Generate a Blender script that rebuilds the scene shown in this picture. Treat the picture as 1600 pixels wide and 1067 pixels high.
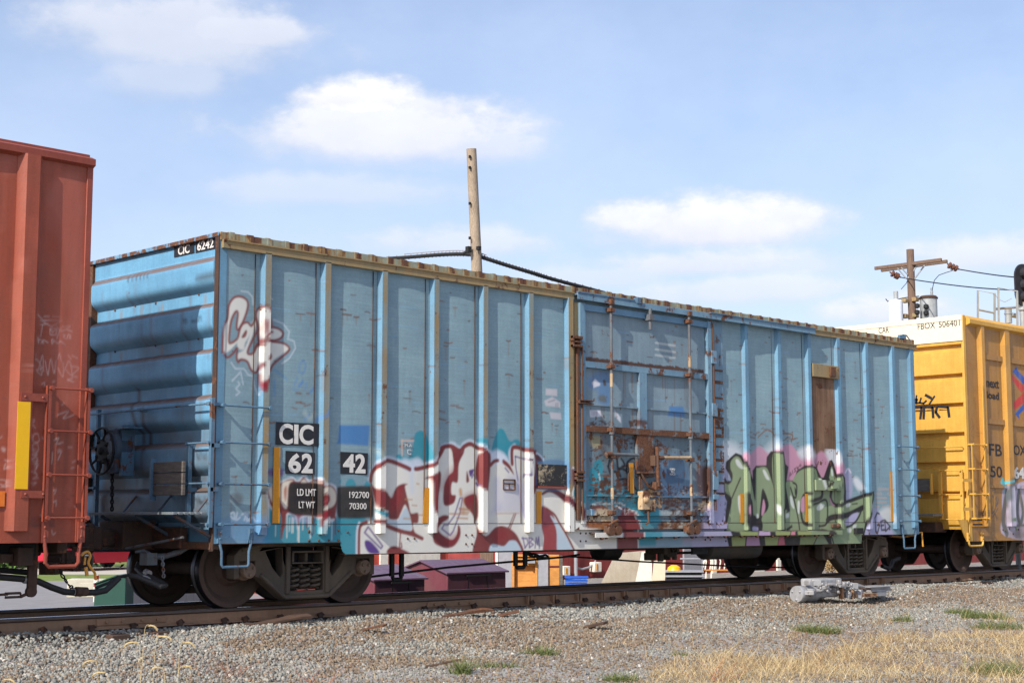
import bpy, bmesh, math, random
import numpy as np
from mathutils import Vector, Matrix, geometry
rad = math.radians
random.seed(7); rng = np.random.default_rng(7)
scene = bpy.context.scene
for _o in list(bpy.data.objects): bpy.data.objects.remove(_o)

# ------------------------------------------------------------------ camera, light, sky
CAM = (-17.826, -16.426, 1.0746); YAW = 0.7839; PITCH = 0.1157; FOC = 2376.2
cd = bpy.data.cameras.new('camera'); cam = bpy.data.objects.new('camera', cd)
scene.collection.objects.link(cam); scene.camera = cam
cam.location = CAM; cam.rotation_euler = (rad(90) + PITCH, 0, -YAW)
cd.sensor_width = 36; cd.lens = FOC / 1600 * 36; cd.clip_start = .1; cd.clip_end = 3000

SUN = Vector((-1, -.25, .82)).normalized()
sl = bpy.data.lights.new('sun', 'SUN'); sl.energy = 3.9; sl.angle = rad(.5); sl.color = (1, .955, .88)
so = bpy.data.objects.new('sun', sl); scene.collection.objects.link(so)
so.rotation_euler = SUN.to_track_quat('Z', 'Y').to_euler(); so.location = (-30, -10, 30)
scene.view_settings.view_transform = 'Standard'; scene.view_settings.look = 'None'
scene.view_settings.exposure = 0.55; scene.view_settings.gamma = 1

world = bpy.data.worlds.new('World'); scene.world = world; world.use_nodes = True
wt = world.node_tree; wt.nodes.clear()
def N(t, kind, **kw):
    n = t.nodes.new(kind)
    for k, v in kw.items():
        if k == 'loc': continue
        setattr(n, k, v)
    return n
def mathn(t, op, a, b=None, c=None, clamp=False):
    n = t.nodes.new('ShaderNodeMath'); n.operation = op; n.use_clamp = clamp
    for i, v in enumerate((a, b, c)):
        if v is None: continue
        if hasattr(v, 'is_output'): t.links.new(v, n.inputs[i])
        else: n.inputs[i].default_value = v
    return n.outputs[0]
def mixc(t, f, a, b, mode='MIX'):
    n = t.nodes.new('ShaderNodeMix'); n.data_type = 'RGBA'; n.blend_type = mode
    for i, v in ((0, f), (6, a), (7, b)):
        if hasattr(v, 'is_output'): t.links.new(v, n.inputs[i])
        elif i == 0: n.inputs[0].default_value = v
        else: n.inputs[i].default_value = (*v[:3], 1)
    return n.outputs[2]
def ray(u, v):
    r = (math.cos(YAW), -math.sin(YAW), 0)
    f = (math.sin(YAW)*math.cos(PITCH), math.cos(YAW)*math.cos(PITCH), math.sin(PITCH))
    up = (-math.sin(YAW)*math.sin(PITCH), -math.cos(YAW)*math.sin(PITCH), math.cos(PITCH))
    a = (u-800)/FOC; b = (533.5-v)/FOC
    return Vector([f[i]+r[i]*a+up[i]*b for i in range(3)])
def sky():
    t = wt
    out = N(t, 'ShaderNodeOutputWorld'); bg = N(t, 'ShaderNodeBackground'); t.links.new(bg.outputs[0], out.inputs[0])
    sk = N(t, 'ShaderNodeTexSky'); sk.sky_type = 'NISHITA'; sk.sun_disc = False
    sk.sun_elevation = math.asin(SUN.z); sk.sun_rotation = math.atan2(SUN.x, SUN.y)
    sk.air_density = 1.0; sk.dust_density = 2.2; sk.ozone_density = 1.6; sk.altitude = 100
    tc = N(t, 'ShaderNodeTexCoord'); sep = N(t, 'ShaderNodeSeparateXYZ'); t.links.new(tc.outputs['Generated'], sep.inputs[0])
    az = mathn(t, 'ARCTAN2', sep.outputs[0], sep.outputs[1]); el = mathn(t, 'ARCSINE', sep.outputs[2])
    comb = N(t, 'ShaderNodeCombineXYZ'); t.links.new(az, comb.inputs[0]); t.links.new(mathn(t, 'MULTIPLY', el, 1.7), comb.inputs[1])
    def noise(scale, det, rough=.55, w=0.0):
        n = N(t, 'ShaderNodeTexNoise'); n.noise_dimensions = '4D'
        n.inputs['Scale'].default_value = scale; n.inputs['Detail'].default_value = det; n.inputs['Roughness'].default_value = rough
        n.inputs['W'].default_value = w; t.links.new(comb.outputs[0], n.inputs['Vector']); return n.outputs[0]
    n1 = noise(9, 7, .6, 1.3); n2 = noise(26, 5, .6, 4.1); n3 = noise(4.5, 6, .62, 9.0)
    # az/el shifted by noise so that edges billow
    n4 = noise(60, 4, .6, 2.2)
    dn = mathn(t, 'ADD', mathn(t, 'MULTIPLY', mathn(t, 'SUBTRACT', n1, .5), 1.3), mathn(t, 'ADD', mathn(t, 'MULTIPLY', mathn(t, 'SUBTRACT', n2, .5), .9), mathn(t, 'MULTIPLY', mathn(t, 'SUBTRACT', n4, .5), .35)))
    total = None; shade = None
    for (u, v, ru, rv, amp) in CLOUDS:
        d = ray(u, v).normalized(); a0 = math.atan2(d.x, d.y); e0 = math.asin(d.z)
        d1 = ray(u+ru, v).normalized(); d2 = ray(u, v-rv).normalized()
        ra = abs(math.atan2(d1.x, d1.y)-a0); re = abs(math.asin(d2.z)-e0)
        da = mathn(t, 'DIVIDE', mathn(t, 'SUBTRACT', az, a0), ra)
        de = mathn(t, 'DIVIDE', mathn(t, 'SUBTRACT', el, e0), re)
        # flat-ish bottoms: squeeze below centre
        deb = mathn(t, 'MULTIPLY', mathn(t, 'MINIMUM', de, 0), .55)
        de2 = mathn(t, 'ADD', de, deb)
        q = mathn(t, 'ADD', mathn(t, 'MULTIPLY', da, da), mathn(t, 'MULTIPLY', de2, de2))
        val = mathn(t, 'SUBTRACT', 1.0, mathn(t, 'SQRT', q))
        val = mathn(t, 'ADD', val, dn)
        m = N(t, 'ShaderNodeMapRange'); m.interpolation_type = 'SMOOTHSTEP'
        m.inputs[1].default_value = -.05; m.inputs[2].default_value = .85; m.inputs[3].default_value = 0; m.inputs[4].default_value = amp
        t.links.new(val, m.inputs[0]); dens = m.outputs[0]
        t.links.new(mathn(t, 'ADD', .52, mathn(t, 'MULTIPLY', mathn(t, 'SUBTRACT', .25, de, None, True), .75)), m.inputs[2])
        s = mathn(t, 'MULTIPLY', dens, mathn(t, 'ADD', mathn(t, 'MULTIPLY', de, .5), mathn(t, 'ADD', .35, mathn(t, 'MULTIPLY', dn, .5)), None, True))
        total = dens if total is None else mathn(t, 'MAXIMUM', total, dens)
        shade = s if shade is None else mathn(t, 'MAXIMUM', shade, s)
    veil = N(t, 'ShaderNodeMapRange'); veil.inputs[1].default_value = .38; veil.inputs[2].default_value = .72; veil.inputs[3].default_value = .16; veil.inputs[4].default_value = .40
    t.links.new(n3, veil.inputs[0])
    low = N(t, 'ShaderNodeMapRange'); low.inputs[1].default_value = 0.0; low.inputs[2].default_value = .36; low.inputs[3].default_value = .54; low.inputs[4].default_value = 0
    t.links.new(el, low.inputs[0])
    vsum = mathn(t, 'ADD', veil.outputs[0], low.outputs[0], None, True)
    base = mixc(t, vsum, mixc(t, 1.0, sk.outputs[0], (SKYK*.93, SKYK*.95, SKYK*1.03), 'MULTIPLY'), VEILC)
    ccol = mixc(t, mathn(t, 'MULTIPLY', shade, 1.25, None, True), CLO, CHI)
    final = mixc(t, total, base, ccol)
    t.links.new(final, bg.inputs[0]); bg.inputs[1].default_value = 1.0
CLOUDS = [(270, 70, 300, 110, .6), (200, 40, 220, 70, .5), (400, 60, 140, 55, .65), (260, 130, 150, 55, .4), (610, 215, 300, 85, .85), (560, 165, 150, 52, .95), (665, 180, 120, 46, .8), (740, 235, 170, 50, .6),
          (520, 305, 230, 40, .4), (1100, 368, 250, 74, .9), (1015, 352, 130, 50, .88), (1215, 350, 110, 58, .88), (1090, 418, 270, 46, .7), (1540, 405, 200, 52, .7), (1400, 490, 170, 50, .8), (700, 385, 210, 40, .55), (1150, 460, 290, 46, .6), (1220, 420, 180, 44, .5), (950, 440, 200, 40, .45)]
SKYK = .118; VEILC = (.56, .65, .83); CLO = (.55, .565, .63); CHI = (.80, .79, .795)
sky()

# ------------------------------------------------------------------ helpers
def at(u, v, Y):      # where the line of sight of a point of the photograph meets the plane y = Y
    d = ray(u, v); k = (Y-CAM[1])/d.y; return Vector([CAM[i]+d[i]*k for i in range(3)])
def atx(u, v, X):
    d = ray(u, v); k = (X-CAM[0])/d.x; return Vector([CAM[i]+d[i]*k for i in range(3)])
def atz(u, v, Z):
    d = ray(u, v); k = (Z-CAM[2])/d.z; return Vector([CAM[i]+d[i]*k for i in range(3)])
def atd(u, v, D):
    d = ray(u, v); return Vector([CAM[i]+d[i]*D for i in range(3)])
def s2l(c):
    return tuple(((x/255)/12.92 if x/255 <= .04045 else ((x/255+.055)/1.055)**2.4) for x in c)
def link(o, parent=None):
    scene.collection.objects.link(o)
    if parent is not None: o.parent = parent
    return o
def thing(name, label, cat, loc=(0, 0, 0), rz=0, group=None):
    o = bpy.data.objects.new(name, None); link(o); o.location = loc; o.rotation_euler = (0, 0, rz)
    o.empty_display_size = .2
    o['label'] = label; o['category'] = cat
    if group: o['group'] = group
    return o
def tag(o, label=None, cat=None, group=None, kind=None):
    if label: o['label'] = label
    if cat: o['category'] = cat
    if group: o['group'] = group
    if kind: o['kind'] = kind
    return o
def copy_tree(o, parent=None):
    c = o.copy(); scene.collection.objects.link(c)
    if parent is not None: c.parent = parent
    for ch in [x for x in bpy.data.objects if x.parent == o]: copy_tree(ch, c)
    return c

class MB:
    def __init__(s): s.v = []; s.f = []
    def add(s, vs, fs):
        n = len(s.v); s.v += [tuple(p) for p in vs]; s.f += [tuple(i+n for i in f) for f in fs]; return s
    def box(s, x0, x1, y0, y1, z0, z1, sub=0, M=None):
        if x0 > x1: x0, x1 = x1, x0
        if y0 > y1: y0, y1 = y1, y0
        if z0 > z1: z0, z1 = z1, z0
        if sub:
            nx = max(1, int((x1-x0)/sub)); nz = max(1, int((z1-z0)/sub))
            vs = [(x0+(x1-x0)*i/nx, y0, z0+(z1-z0)*j/nz) for j in range(nz+1) for i in range(nx+1)]
            fs = [(j*(nx+1)+i, j*(nx+1)+i+1, (j+1)*(nx+1)+i+1, (j+1)*(nx+1)+i) for j in range(nz) for i in range(nx)]
            s.add(vs, fs)
            for j, zz, fl in ((0, z0, 1), (nz, z1, 0)):
                vs = [(x0+(x1-x0)*i/nx, y0, zz) for i in range(nx+1)] + [(x0+(x1-x0)*i/nx, y1, zz) for i in range(nx+1)]
                fs = [((i, nx+1+i, nx+2+i, i+1) if fl else (i, i+1, nx+2+i, nx+1+i)) for i in range(nx)]
                s.add(vs, fs)
            for xx, fl in ((x0, 1), (x1, 0)):
                vs = [(xx, y0, z0+(z1-z0)*j/nz) for j in range(nz+1)] + [(xx, y1, z0+(z1-z0)*j/nz) for j in range(nz+1)]
                fs = [((j, j+1, nz+2+j, nz+1+j) if fl else (j, nz+1+j, nz+2+j, j+1)) for j in range(nz)]
                s.add(vs, fs)
            return s.add([(x0, y1, z0), (x1, y1, z0), (x1, y1, z1), (x0, y1, z1)], [(0, 3, 2, 1)])
        vs = [(x0, y0, z0), (x1, y0, z0), (x1, y1, z0), (x0, y1, z0), (x0, y0, z1), (x1, y0, z1), (x1, y1, z1), (x0, y1, z1)]
        if M is not None: vs = [tuple(M @ Vector(p)) for p in vs]
        return s.add(vs, [(0, 3, 2, 1), (4, 5, 6, 7), (0, 1, 5, 4), (1, 2, 6, 5), (2, 3, 7, 6), (3, 0, 4, 7)])
    def cbox(s, c, d, rz=0, M=None):
        m = Matrix.Translation(c) @ Matrix.Rotation(rz, 4, 'Z')
        if M is not None: m = Matrix.Translation(c) @ M
        return s.box(-d[0]/2, d[0]/2, -d[1]/2, d[1]/2, -d[2]/2, d[2]/2, M=m)
    def tube(s, pts, r, n=8, cap=True):
        pts = [Vector(p) for p in pts]; rs = r if isinstance(r, (list, tuple)) else [r]*len(pts)
        rings = []; up = None
        for i, p in enumerate(pts):
            a = pts[max(0, i-1)]; b = pts[min(len(pts)-1, i+1)]; d = (b-a)
            if d.length < 1e-9: d = Vector((0, 0, 1))
            d.normalize()
            if up is None:
                up = Vector((0, 0, 1)) if abs(d.z) < .9 else Vector((1, 0, 0))
            e1 = (up-d*up.dot(d)); 
            if e1.length < 1e-6: e1 = d.orthogonal()
            e1.normalize(); e2 = d.cross(e1); up = e1
            rings.append([p+(e1*math.cos(k*2*math.pi/n)+e2*math.sin(k*2*math.pi/n))*rs[i] for k in range(n)])
        vs = [q for rg in rings for q in rg]; fs = []
        for i in range(len(pts)-1):
            for k in range(n):
                k2 = (k+1) % n; fs.append((i*n+k, i*n+k2, (i+1)*n+k2, (i+1)*n+k))
        if cap: fs.append(tuple(range(n))[::-1]); fs.append(tuple((len(pts)-1)*n+k for k in range(n)))
        return s.add(vs, fs)
    def cyl(s, a, b, r, n=16, r2=None):
        return s.tube([a, b], [r, r if r2 is None else r2], n)
    def lathe(s, c, axis, prof, n=32, close=False):
        # prof: list of (t along axis, radius)
        ax = Vector(axis).normalized(); e1 = ax.orthogonal().normalized(); e2 = ax.cross(e1); c = Vector(c)
        vs = []; m = len(prof)
        for (t, r) in prof:
            for k in range(n):
                a = 2*math.pi*k/n; vs.append(c+ax*t+(e1*math.cos(a)+e2*math.sin(a))*r)
        fs = []
        rr = range(m if close else m-1)
        for i in rr:
            i2 = (i+1) % m
            for k in range(n):
                k2 = (k+1) % n; fs.append((i*n+k, i*n+k2, i2*n+k2, i2*n+k))
        if not close: fs.append(tuple(range(n))[::-1]); fs.append(tuple((m-1)*n+k for k in range(n)))
        return s.add(vs, fs)
    def prism(s, loops, tf, t0, t1):
        # loops: outer + holes as 2-D points; tf(a,b,t) -> 3-D
        flat = [p for lp in loops for p in lp]
        tris = geometry.tessellate_polygon([[Vector((p[0], p[1], 0)) for p in lp] for lp in loops])
        n = len(flat)
        vs = [tf(p[0], p[1], t0) for p in flat]+[tf(p[0], p[1], t1) for p in flat]
        fs = [tuple(t) for t in tris]+[tuple(i+n for i in t)[::-1] for t in tris]
        o = 0
        for lp in loops:
            m = len(lp)
            for i in range(m):
                j = (i+1) % m; fs.append((o+i, o+j, o+j+n, o+i+n))
            o += m
        return s.add(vs, fs)
    def dome(s, c, axis, r, h=None, n=8):
        h = h or r*.6
        return s.lathe(c, axis, [(0, r), (h*.6, r*.8), (h, r*.3)], n)
    def build(s, name, mat, parent=None, bevel=0, smooth=True, paint=None, ang=38, loc=None, fix=True):
        me = bpy.data.meshes.new(name); me.from_pydata([tuple(v) for v in s.v], [], s.f)
        bm = bmesh.new(); bm.from_mesh(me)
        if fix and paint is None: bmesh.ops.recalc_face_normals(bm, faces=bm.faces)
        if smooth:
            for f in bm.faces: f.smooth = True
            lim = rad(ang)
            for e in bm.edges:
                e.smooth = len(e.link_faces) == 2 and e.calc_face_angle(9) < lim
        bm.to_mesh(me); bm.free()
        me.materials.append(mat)
        o = bpy.data.objects.new(name, me); link(o, parent)
        if loc is not None: o.location = loc
        if bevel:
            b = o.modifiers.new('bevel', 'BEVEL'); b.width = bevel; b.segments = 2; b.limit_method = 'ANGLE'; b.angle_limit = rad(40)
        if paint is not None: paint_mesh(me, paint)
        else: zero_paint(me, mat)
        return o
    def build_each(s, name, mat, parent=None, **kw):
        # every separate piece becomes a part of its own
        par = list(range(len(s.v)))
        def find(a):
            while par[a] != a: par[a] = par[par[a]]; a = par[a]
            return a
        for f in s.f:
            for i in f[1:]: par[find(i)] = find(f[0])
        comp = {}
        for f in s.f: comp.setdefault(find(f[0]), []).append(f)
        for fs in comp.values():
            ids = sorted({i for f in fs for i in f}); mp = {i: k for k, i in enumerate(ids)}
            m = MB(); m.v = [s.v[i] for i in ids]; m.f = [tuple(mp[i] for i in f) for f in fs]; m.build(name, mat, parent, **kw)

def zero_paint(me, mat):
    if mat.get('painted') and 'paint' not in me.attributes:
        a_ = me.attributes.new('paint', 'FLOAT_COLOR', 'POINT'); a_.data.foreach_set('color', np.zeros(len(me.vertices)*4, np.float32))
def grid_mesh(name, mat, xs, zs, y, parent=None, paint=None, keep=None, yfun=None):
    X, Z = np.meshgrid(xs, zs); nx, nz = len(xs), len(zs)
    Yv = np.full(X.shape, y) if yfun is None else yfun(X, Z)
    co = np.stack([X, Yv, Z], -1).reshape(-1, 3).astype(np.float32)
    i, j = np.meshgrid(np.arange(nx-1), np.arange(nz-1)); a = (j*nx+i)
    q = np.stack([a, a+1, a+nx+1, a+nx], -1).reshape(-1, 4)
    if keep is not None:
        cx = (X[:-1, :-1]+X[1:, 1:])/2; cz = (Z[:-1, :-1]+Z[1:, 1:])/2; q = q[keep(cx, cz).reshape(-1)]
    me = raw_mesh(name, co, q); me.materials.append(mat)
    o = bpy.data.objects.new(name, me); link(o, parent)
    if paint is not None: paint_mesh(me, paint)
    return o
def raw_mesh(name, co, faces):
    me = bpy.data.meshes.new(name); n = len(co); m, k = faces.shape
    me.vertices.add(n); me.vertices.foreach_set('co', np.ascontiguousarray(co, dtype=np.float32).ravel())
    me.loops.add(m*k); me.loops.foreach_set('vertex_index', np.ascontiguousarray(faces, dtype=np.int32).ravel())
    me.polygons.add(m); me.polygons.foreach_set('loop_start', np.arange(0, m*k, k, dtype=np.int32))
    try: me.polygons.foreach_set('loop_total', np.full(m, k, dtype=np.int32))
    except Exception: pass
    me.update(calc_edges=True); me.validate(); return me

# ------------------------------------------------------------------ painted marks (spray paint, chalk, rust) as surface colour
class Raster:
    def __init__(s, x0, x1, z0, z1, res=.0125, ax=0):
        s.x0, s.x1, s.z0, s.z1, s.res, s.ax = x0, x1, z0, z1, res, ax
        s.w = int((x1-x0)/res)+1; s.h = int((z1-z0)/res)+1
        s.a = np.zeros((s.h, s.w, 4), np.float32)
    def win(s, P, m):
        i0 = max(0, int((P[:, 0].min()-m-s.x0)/s.res)); i1 = min(s.w, int((P[:, 0].max()+m-s.x0)/s.res)+2)
        j0 = max(0, int((P[:, 1].min()-m-s.z0)/s.res)); j1 = min(s.h, int((P[:, 1].max()+m-s.z0)/s.res)+2)
        if i1 <= i0 or j1 <= j0: return None
        X, Z = np.meshgrid(s.x0+np.arange(i0, i1)*s.res, s.z0+np.arange(j0, j1)*s.res)
        return i0, i1, j0, j1, X, Z
    def comp(s, w, cov, col, al):
        i0, i1, j0, j1 = w[:4]; c = np.clip(cov*al, 0, 1)[..., None]; A = s.a[j0:j1, i0:i1]
        a0 = A[..., 3:4]; na = c+a0*(1-c)
        A[..., :3] = np.where(na > 1e-5, (np.array(s2l(col), np.float32)*c+A[..., :3]*a0*(1-c))/np.maximum(na, 1e-5), A[..., :3]); A[..., 3:4] = na
    def dist(s, P, X, Z, closed):
        d = np.full(X.shape, 1e9, np.float32); n = len(P)
        for k in range(n if closed else n-1):
            a = P[k]; b = P[(k+1) % n]; e = b-a; L = (e**2).sum()+1e-12
            t = np.clip(((X-a[0])*e[0]+(Z-a[1])*e[1])/L, 0, 1)
            d = np.minimum(d, (X-a[0]-t*e[0])**2+(Z-a[1]-t*e[1])**2)
        return np.sqrt(d)
    def fill(s, pts, col, al=1.0, soft=.012, smooth=True):
        P = np.array(pts, float)
        if smooth: P = crom(P, True)
        w = s.win(P, soft*2)
        if w is None: return
        X, Z = w[4], w[5]; ins = np.zeros(X.shape, bool); n = len(P)
        for k in range(n):
            a = P[k]; b = P[(k+1) % n]
            if a[1] == b[1]: continue
            c = ((Z < a[1]) != (Z < b[1])); ins ^= c & (X < (b[0]-a[0])*(Z-a[1])/(b[1]-a[1])+a[0])
        d = s.dist(P, X, Z, True); sd = np.where(ins, d, -d)
        s.comp(w, np.clip(sd/(2*soft)+.5, 0, 1), col, al)
    def stroke(s, pts, col, wd, al=1.0, soft=.011, smooth=True):
        P = np.array(pts, float)
        if smooth and len(P) > 2: P = crom(P, False)
        w = s.win(P, wd+soft*2)
        if w is None: return
        d = s.dist(P, w[4], w[5], False)
        s.comp(w, np.clip((wd/2-d)/(2*soft)+.5, 0, 1), col, al)
    def sample(s, x, z):
        fx = np.clip((x-s.x0)/s.res, 0, s.w-1.001); fz = np.clip((z-s.z0)/s.res, 0, s.h-1.001)
        i = fx.astype(int); j = fz.astype(int); tx = (fx-i)[:, None]; tz = (fz-j)[:, None]
        P = s.a.copy(); 
        def g(jj, ii): q = s.a[jj, ii]; return np.concatenate([q[:, :3]*q[:, 3:4], q[:, 3:4]], 1)
        r = (g(j, i)*(1-tx)+g(j, i+1)*tx)*(1-tz)+(g(j+1, i)*(1-tx)+g(j+1, i+1)*tx)*tz
        al = r[:, 3:4]; r[:, :3] = np.where(al > 1e-4, r[:, :3]/np.maximum(al, 1e-4), 0)
        out = (x < s.x0-.01) | (x > s.x1+.01); r[out] = 0
        return r
def crom(P, closed, k=5):
    n = len(P); out = []
    rngk = range(n if closed else n-1)
    for i in rngk:
        p0 = P[(i-1) % n] if closed or i > 0 else P[0]; p1 = P[i]; p2 = P[(i+1) % n]; p3 = P[(i+2) % n] if closed or i+2 < n else P[-1]
        for q in range(k):
            t = q/k; out.append(.5*((2*p1)+(-p0+p2)*t+(2*p0-5*p1+4*p2-p3)*t*t+(-p0+3*p1-3*p2+p3)*t**3)*1.0)
    if not closed: out.append(P[-1])
    return np.array(out)
def paint_mesh(me, R):
    n = len(me.vertices); co = np.empty(n*3, np.float32); me.vertices.foreach_get('co', co); co = co.reshape(-1, 3)
    r = R.sample(co[:, R.ax].astype(float), co[:, 2].astype(float)).astype(np.float32)
    at_ = me.attributes.new('paint', 'FLOAT_COLOR', 'POINT'); at_.data.foreach_set('color', r.ravel())

# ------------------------------------------------------------------ materials
def newmat(name):
    m = bpy.data.materials.new(name); m.use_nodes = True; t = m.node_tree; b = t.nodes['Principled BSDF']; return m, t, b
def coords(t, scale=(1, 1, 1), world=False):
    tc = N(t, 'ShaderNodeTexCoord'); mp = N(t, 'ShaderNodeMapping'); mp.inputs['Scale'].default_value = scale
    t.links.new(tc.outputs['Object'], mp.inputs[0]); return mp.outputs[0]
def nz(t, vec, scale, det=6, rough=.6, dist=0):
    n = N(t, 'ShaderNodeTexNoise'); n.inputs['Scale'].default_value = scale; n.inputs['Detail'].default_value = det
    n.inputs['Roughness'].default_value = rough; n.inputs['Distortion'].default_value = dist
    t.links.new(vec, n.inputs['Vector']); return n.outputs[0]
def rng_(t, v, a, b, c=0, d=1):
    m = N(t, 'ShaderNodeMapRange'); m.inputs[1].default_value = a; m.inputs[2].default_value = b; m.inputs[3].default_value = c; m.inputs[4].default_value = d
    t.links.new(v, m.inputs[0]); return m.outputs[0]
RUST = s2l((78, 50, 38)); RUST2 = s2l((116, 76, 50)); DUST = s2l((150, 130, 105))
def metal(name, col, col2=None, rough=.55, rust=0.0, streak=.25, dust=0.0, paint=False, bump=.15, spec=.4, metallic=0.0, rustc=None, fine=0.0, rscale=5, upd=None, var=.08, lap=0):
    m, t, b = newmat(name); m['painted'] = bool(paint); c = s2l(col); c2 = s2l(col2) if col2 else tuple(x*.72 for x in c)
    v = coords(t); vs = coords(t, (9, 9, .55)); vh = coords(t, (.8, .8, 30))
    n1 = nz(t, v, 1.7, 8, .62); n2 = nz(t, vs, 1.5, 5, .6); n3 = nz(t, v, rscale, 9, .68, .3); n4 = nz(t, v, 38, 4, .6)
    base = mixc(t, rng_(t, n1, .32, .68), c, c2)
    base = mixc(t, rng_(t, n2, .35, .75, 0, streak), base, tuple(x*.45 for x in c2))
    base = mixc(t, 1.0, base, mixc(t, rng_(t, n4, .3, .7), (1-var,)*3, (1+var,)*3), 'MULTIPLY')
    if fine:
        nf = nz(t, vh, 3.0, 4, .7); base = mixc(t, 1.0, base, mixc(t, rng_(t, nf, .35, .65), (1-fine,)*3, (1+fine,)*3), 'MULTIPLY')
    if upd:   # dust lying on upward faces (real dirt, by slope of the sheet)
        g = N(t, 'ShaderNodeNewGeometry'); sp = N(t, 'ShaderNodeSeparateXYZ'); t.links.new(g.outputs['True Normal'], sp.inputs[0])
        base = mixc(t, mathn(t, 'MULTIPLY', rng_(t, sp.outputs[2], .25, .5), rng_(t, n3, .2, .5, .6, 1)), base, s2l(upd))
    if paint:
        a = N(t, 'ShaderNodeAttribute'); a.attribute_name = 'paint'
        pc = mixc(t, 1.0, a.outputs['Color'], mixc(t, rng_(t, n1, .3, .7), (.93,)*3, (1.06,)*3), 'MULTIPLY')
        pal = mathn(t, 'MULTIPLY', a.outputs['Alpha'], rng_(t, nz(t, v, 60, 3, .7), .22, .34, .84, 1))
        base = mixc(t, pal, base, pc)
    if dust: base = mixc(t, rng_(t, n1, .35, .8, 0, dust), base, DUST)
    rough_o = rng_(t, n3, .3, .7, max(.05, rough-.12), min(1, rough+.15))
    if rust:
        th = .72-rust*.42
        msk = rng_(t, mathn(t, 'ADD', mathn(t, 'MULTIPLY', n3, .8), mathn(t, 'MULTIPLY', n2, .25)), th, th+.05)
        rc = mixc(t, rng_(t, n4, .35, .65), rustc or RUST, RUST2); base = mixc(t, msk, base, rc)
        rough_o = mathn(t, 'MAXIMUM', rough_o, mathn(t, 'MULTIPLY', msk, .9))
        if metallic:
            t.links.new(mathn(t, 'MULTIPLY', mathn(t, 'SUBTRACT', 1, msk), metallic), b.inputs['Metallic'])
    elif metallic: b.inputs['Metallic'].default_value = metallic
    t.links.new(base, b.inputs['Base Color']); t.links.new(rough_o, b.inputs['Roughness'])
    b.inputs['Specular IOR Level'].default_value = spec
    if bump:
        bp = N(t, 'ShaderNodeBump'); bp.inputs['Strength'].default_value = bump; bp.inputs['Distance'].default_value = .02
        hh = mathn(t, 'ADD', mathn(t, 'MULTIPLY', n4, .3), n3); t.links.new(hh, bp.inputs['Height']); t.links.new(bp.outputs[0], b.inputs['Normal'])
    return m
def plain(name, col, rough=.6, metallic=0, var=.12, scale=12, bump=.05, spec=.4):
    m, t, b = newmat(name); v = coords(t); n = nz(t, v, scale, 6, .65); c = s2l(col)
    t.links.new(mixc(t, rng_(t, n, .3, .7), tuple(x*(1-var) for x in c), tuple(min(1, x*(1+var)) for x in c)), b.inputs['Base Color'])
    b.inputs['Roughness'].default_value = rough; b.inputs['Metallic'].default_value = metallic; b.inputs['Specular IOR Level'].default_value = spec
    if bump:
        bp = N(t, 'ShaderNodeBump'); bp.inputs['Strength'].default_value = bump; bp.inputs['Distance'].default_value = .01
        t.links.new(nz(t, v, scale*5, 4, .6), bp.inputs['Height']); t.links.new(bp.outputs[0], b.inputs['Normal'])
    return m
M = {}
M['panel'] = metal('blue_panel', (138, 162, 168), (114, 148, 162), .6, rust=.08, streak=.14, paint=True, fine=.09, dust=.2, bump=.12, rscale=4)
M['post'] = metal('blue_post', (104, 150, 176), (90, 134, 160), .5, rust=.18, streak=.2, paint=True, fine=.03, dust=.16)
M['ochre'] = metal('ochre_stained', (164, 130, 84), (140, 128, 96), .65, rust=.30, streak=.35, paint=True)
M['pface'] = metal('post_face_stained', (124, 146, 150), (150, 128, 92), .65, rust=.24, streak=.35, paint=True)
M['endb'] = metal('blue_end', (112, 166, 198), (94, 148, 182), .5, rust=.06, streak=.22, upd=(104, 80, 68), dust=.05, fine=.02, paint=True)
M['rusty'] = metal('rusty_steel', (96, 72, 58), (78, 50, 38), .8, rust=.55, streak=.5, paint=False, dust=.2)
M['door'] = metal('blue_door', (134, 152, 160), (108, 136, 152), .6, rust=.2, streak=.25, paint=True, fine=.03, dust=.2)
M['doorlow'] = metal('blue_door_low', (118, 138, 148), (98, 116, 126), .65, rust=.36, streak=.4, paint=True)
M['rod'] = metal('rod_steel', (104, 116, 124), (88, 78, 74), .6, rust=.36, streak=.3)
M['bluebar'] = metal('blue_bar', (94, 130, 154), (76, 100, 120), .55, rust=.32, streak=.3)
M['under'] = plain('under_black', (30, 29, 29), .7, var=.3)
M['truck'] = metal('cast_frame', (86, 77, 68), (60, 53, 47), .85, rust=.15, streak=.3, dust=.45, rustc=s2l((70, 50, 40)), bump=.3)
M['wheel'] = metal('wheel_face', (88, 68, 60), (64, 51, 45), .75, rust=.1, streak=.2, dust=.15, rustc=s2l((70, 46, 36)), bump=.1)
M['tread'] = plain('wheel_tread', (70, 70, 74), .28, metallic=.9, var=.2)
M['hub'] = metal('bearing_cap', (140, 118, 100), (104, 82, 66), .7, rust=.25)
M['red'] = metal('red_car_paint', (166, 80, 56), (144, 62, 42), .55, rust=.0, streak=.4, paint=True, fine=.05, dust=.14)
M['redbar'] = metal('red_bar', (150, 74, 56), (130, 60, 44), .5, streak=.1)
M['yelpost'] = metal('yellow_lit_post', (206, 150, 66), (194, 138, 56), .5, streak=.14, paint=True, dust=.1)  # same yellow paint, made brighter to carry the light on the post slopes
M['yel'] = metal('yellow_shaded_side', (178, 128, 62), (162, 112, 50), .5, rust=.0, streak=.3, paint=True, fine=.04, dust=.14)  # same yellow paint, side shade put into the colour as a browner tone
M['yelend'] = metal('yellow_lit_end', (218, 168, 76), (202, 150, 60), .55, rust=.0, streak=.3, fine=.02, paint=True)  # same yellow paint, paler tone with the sunlight on the end included
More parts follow.
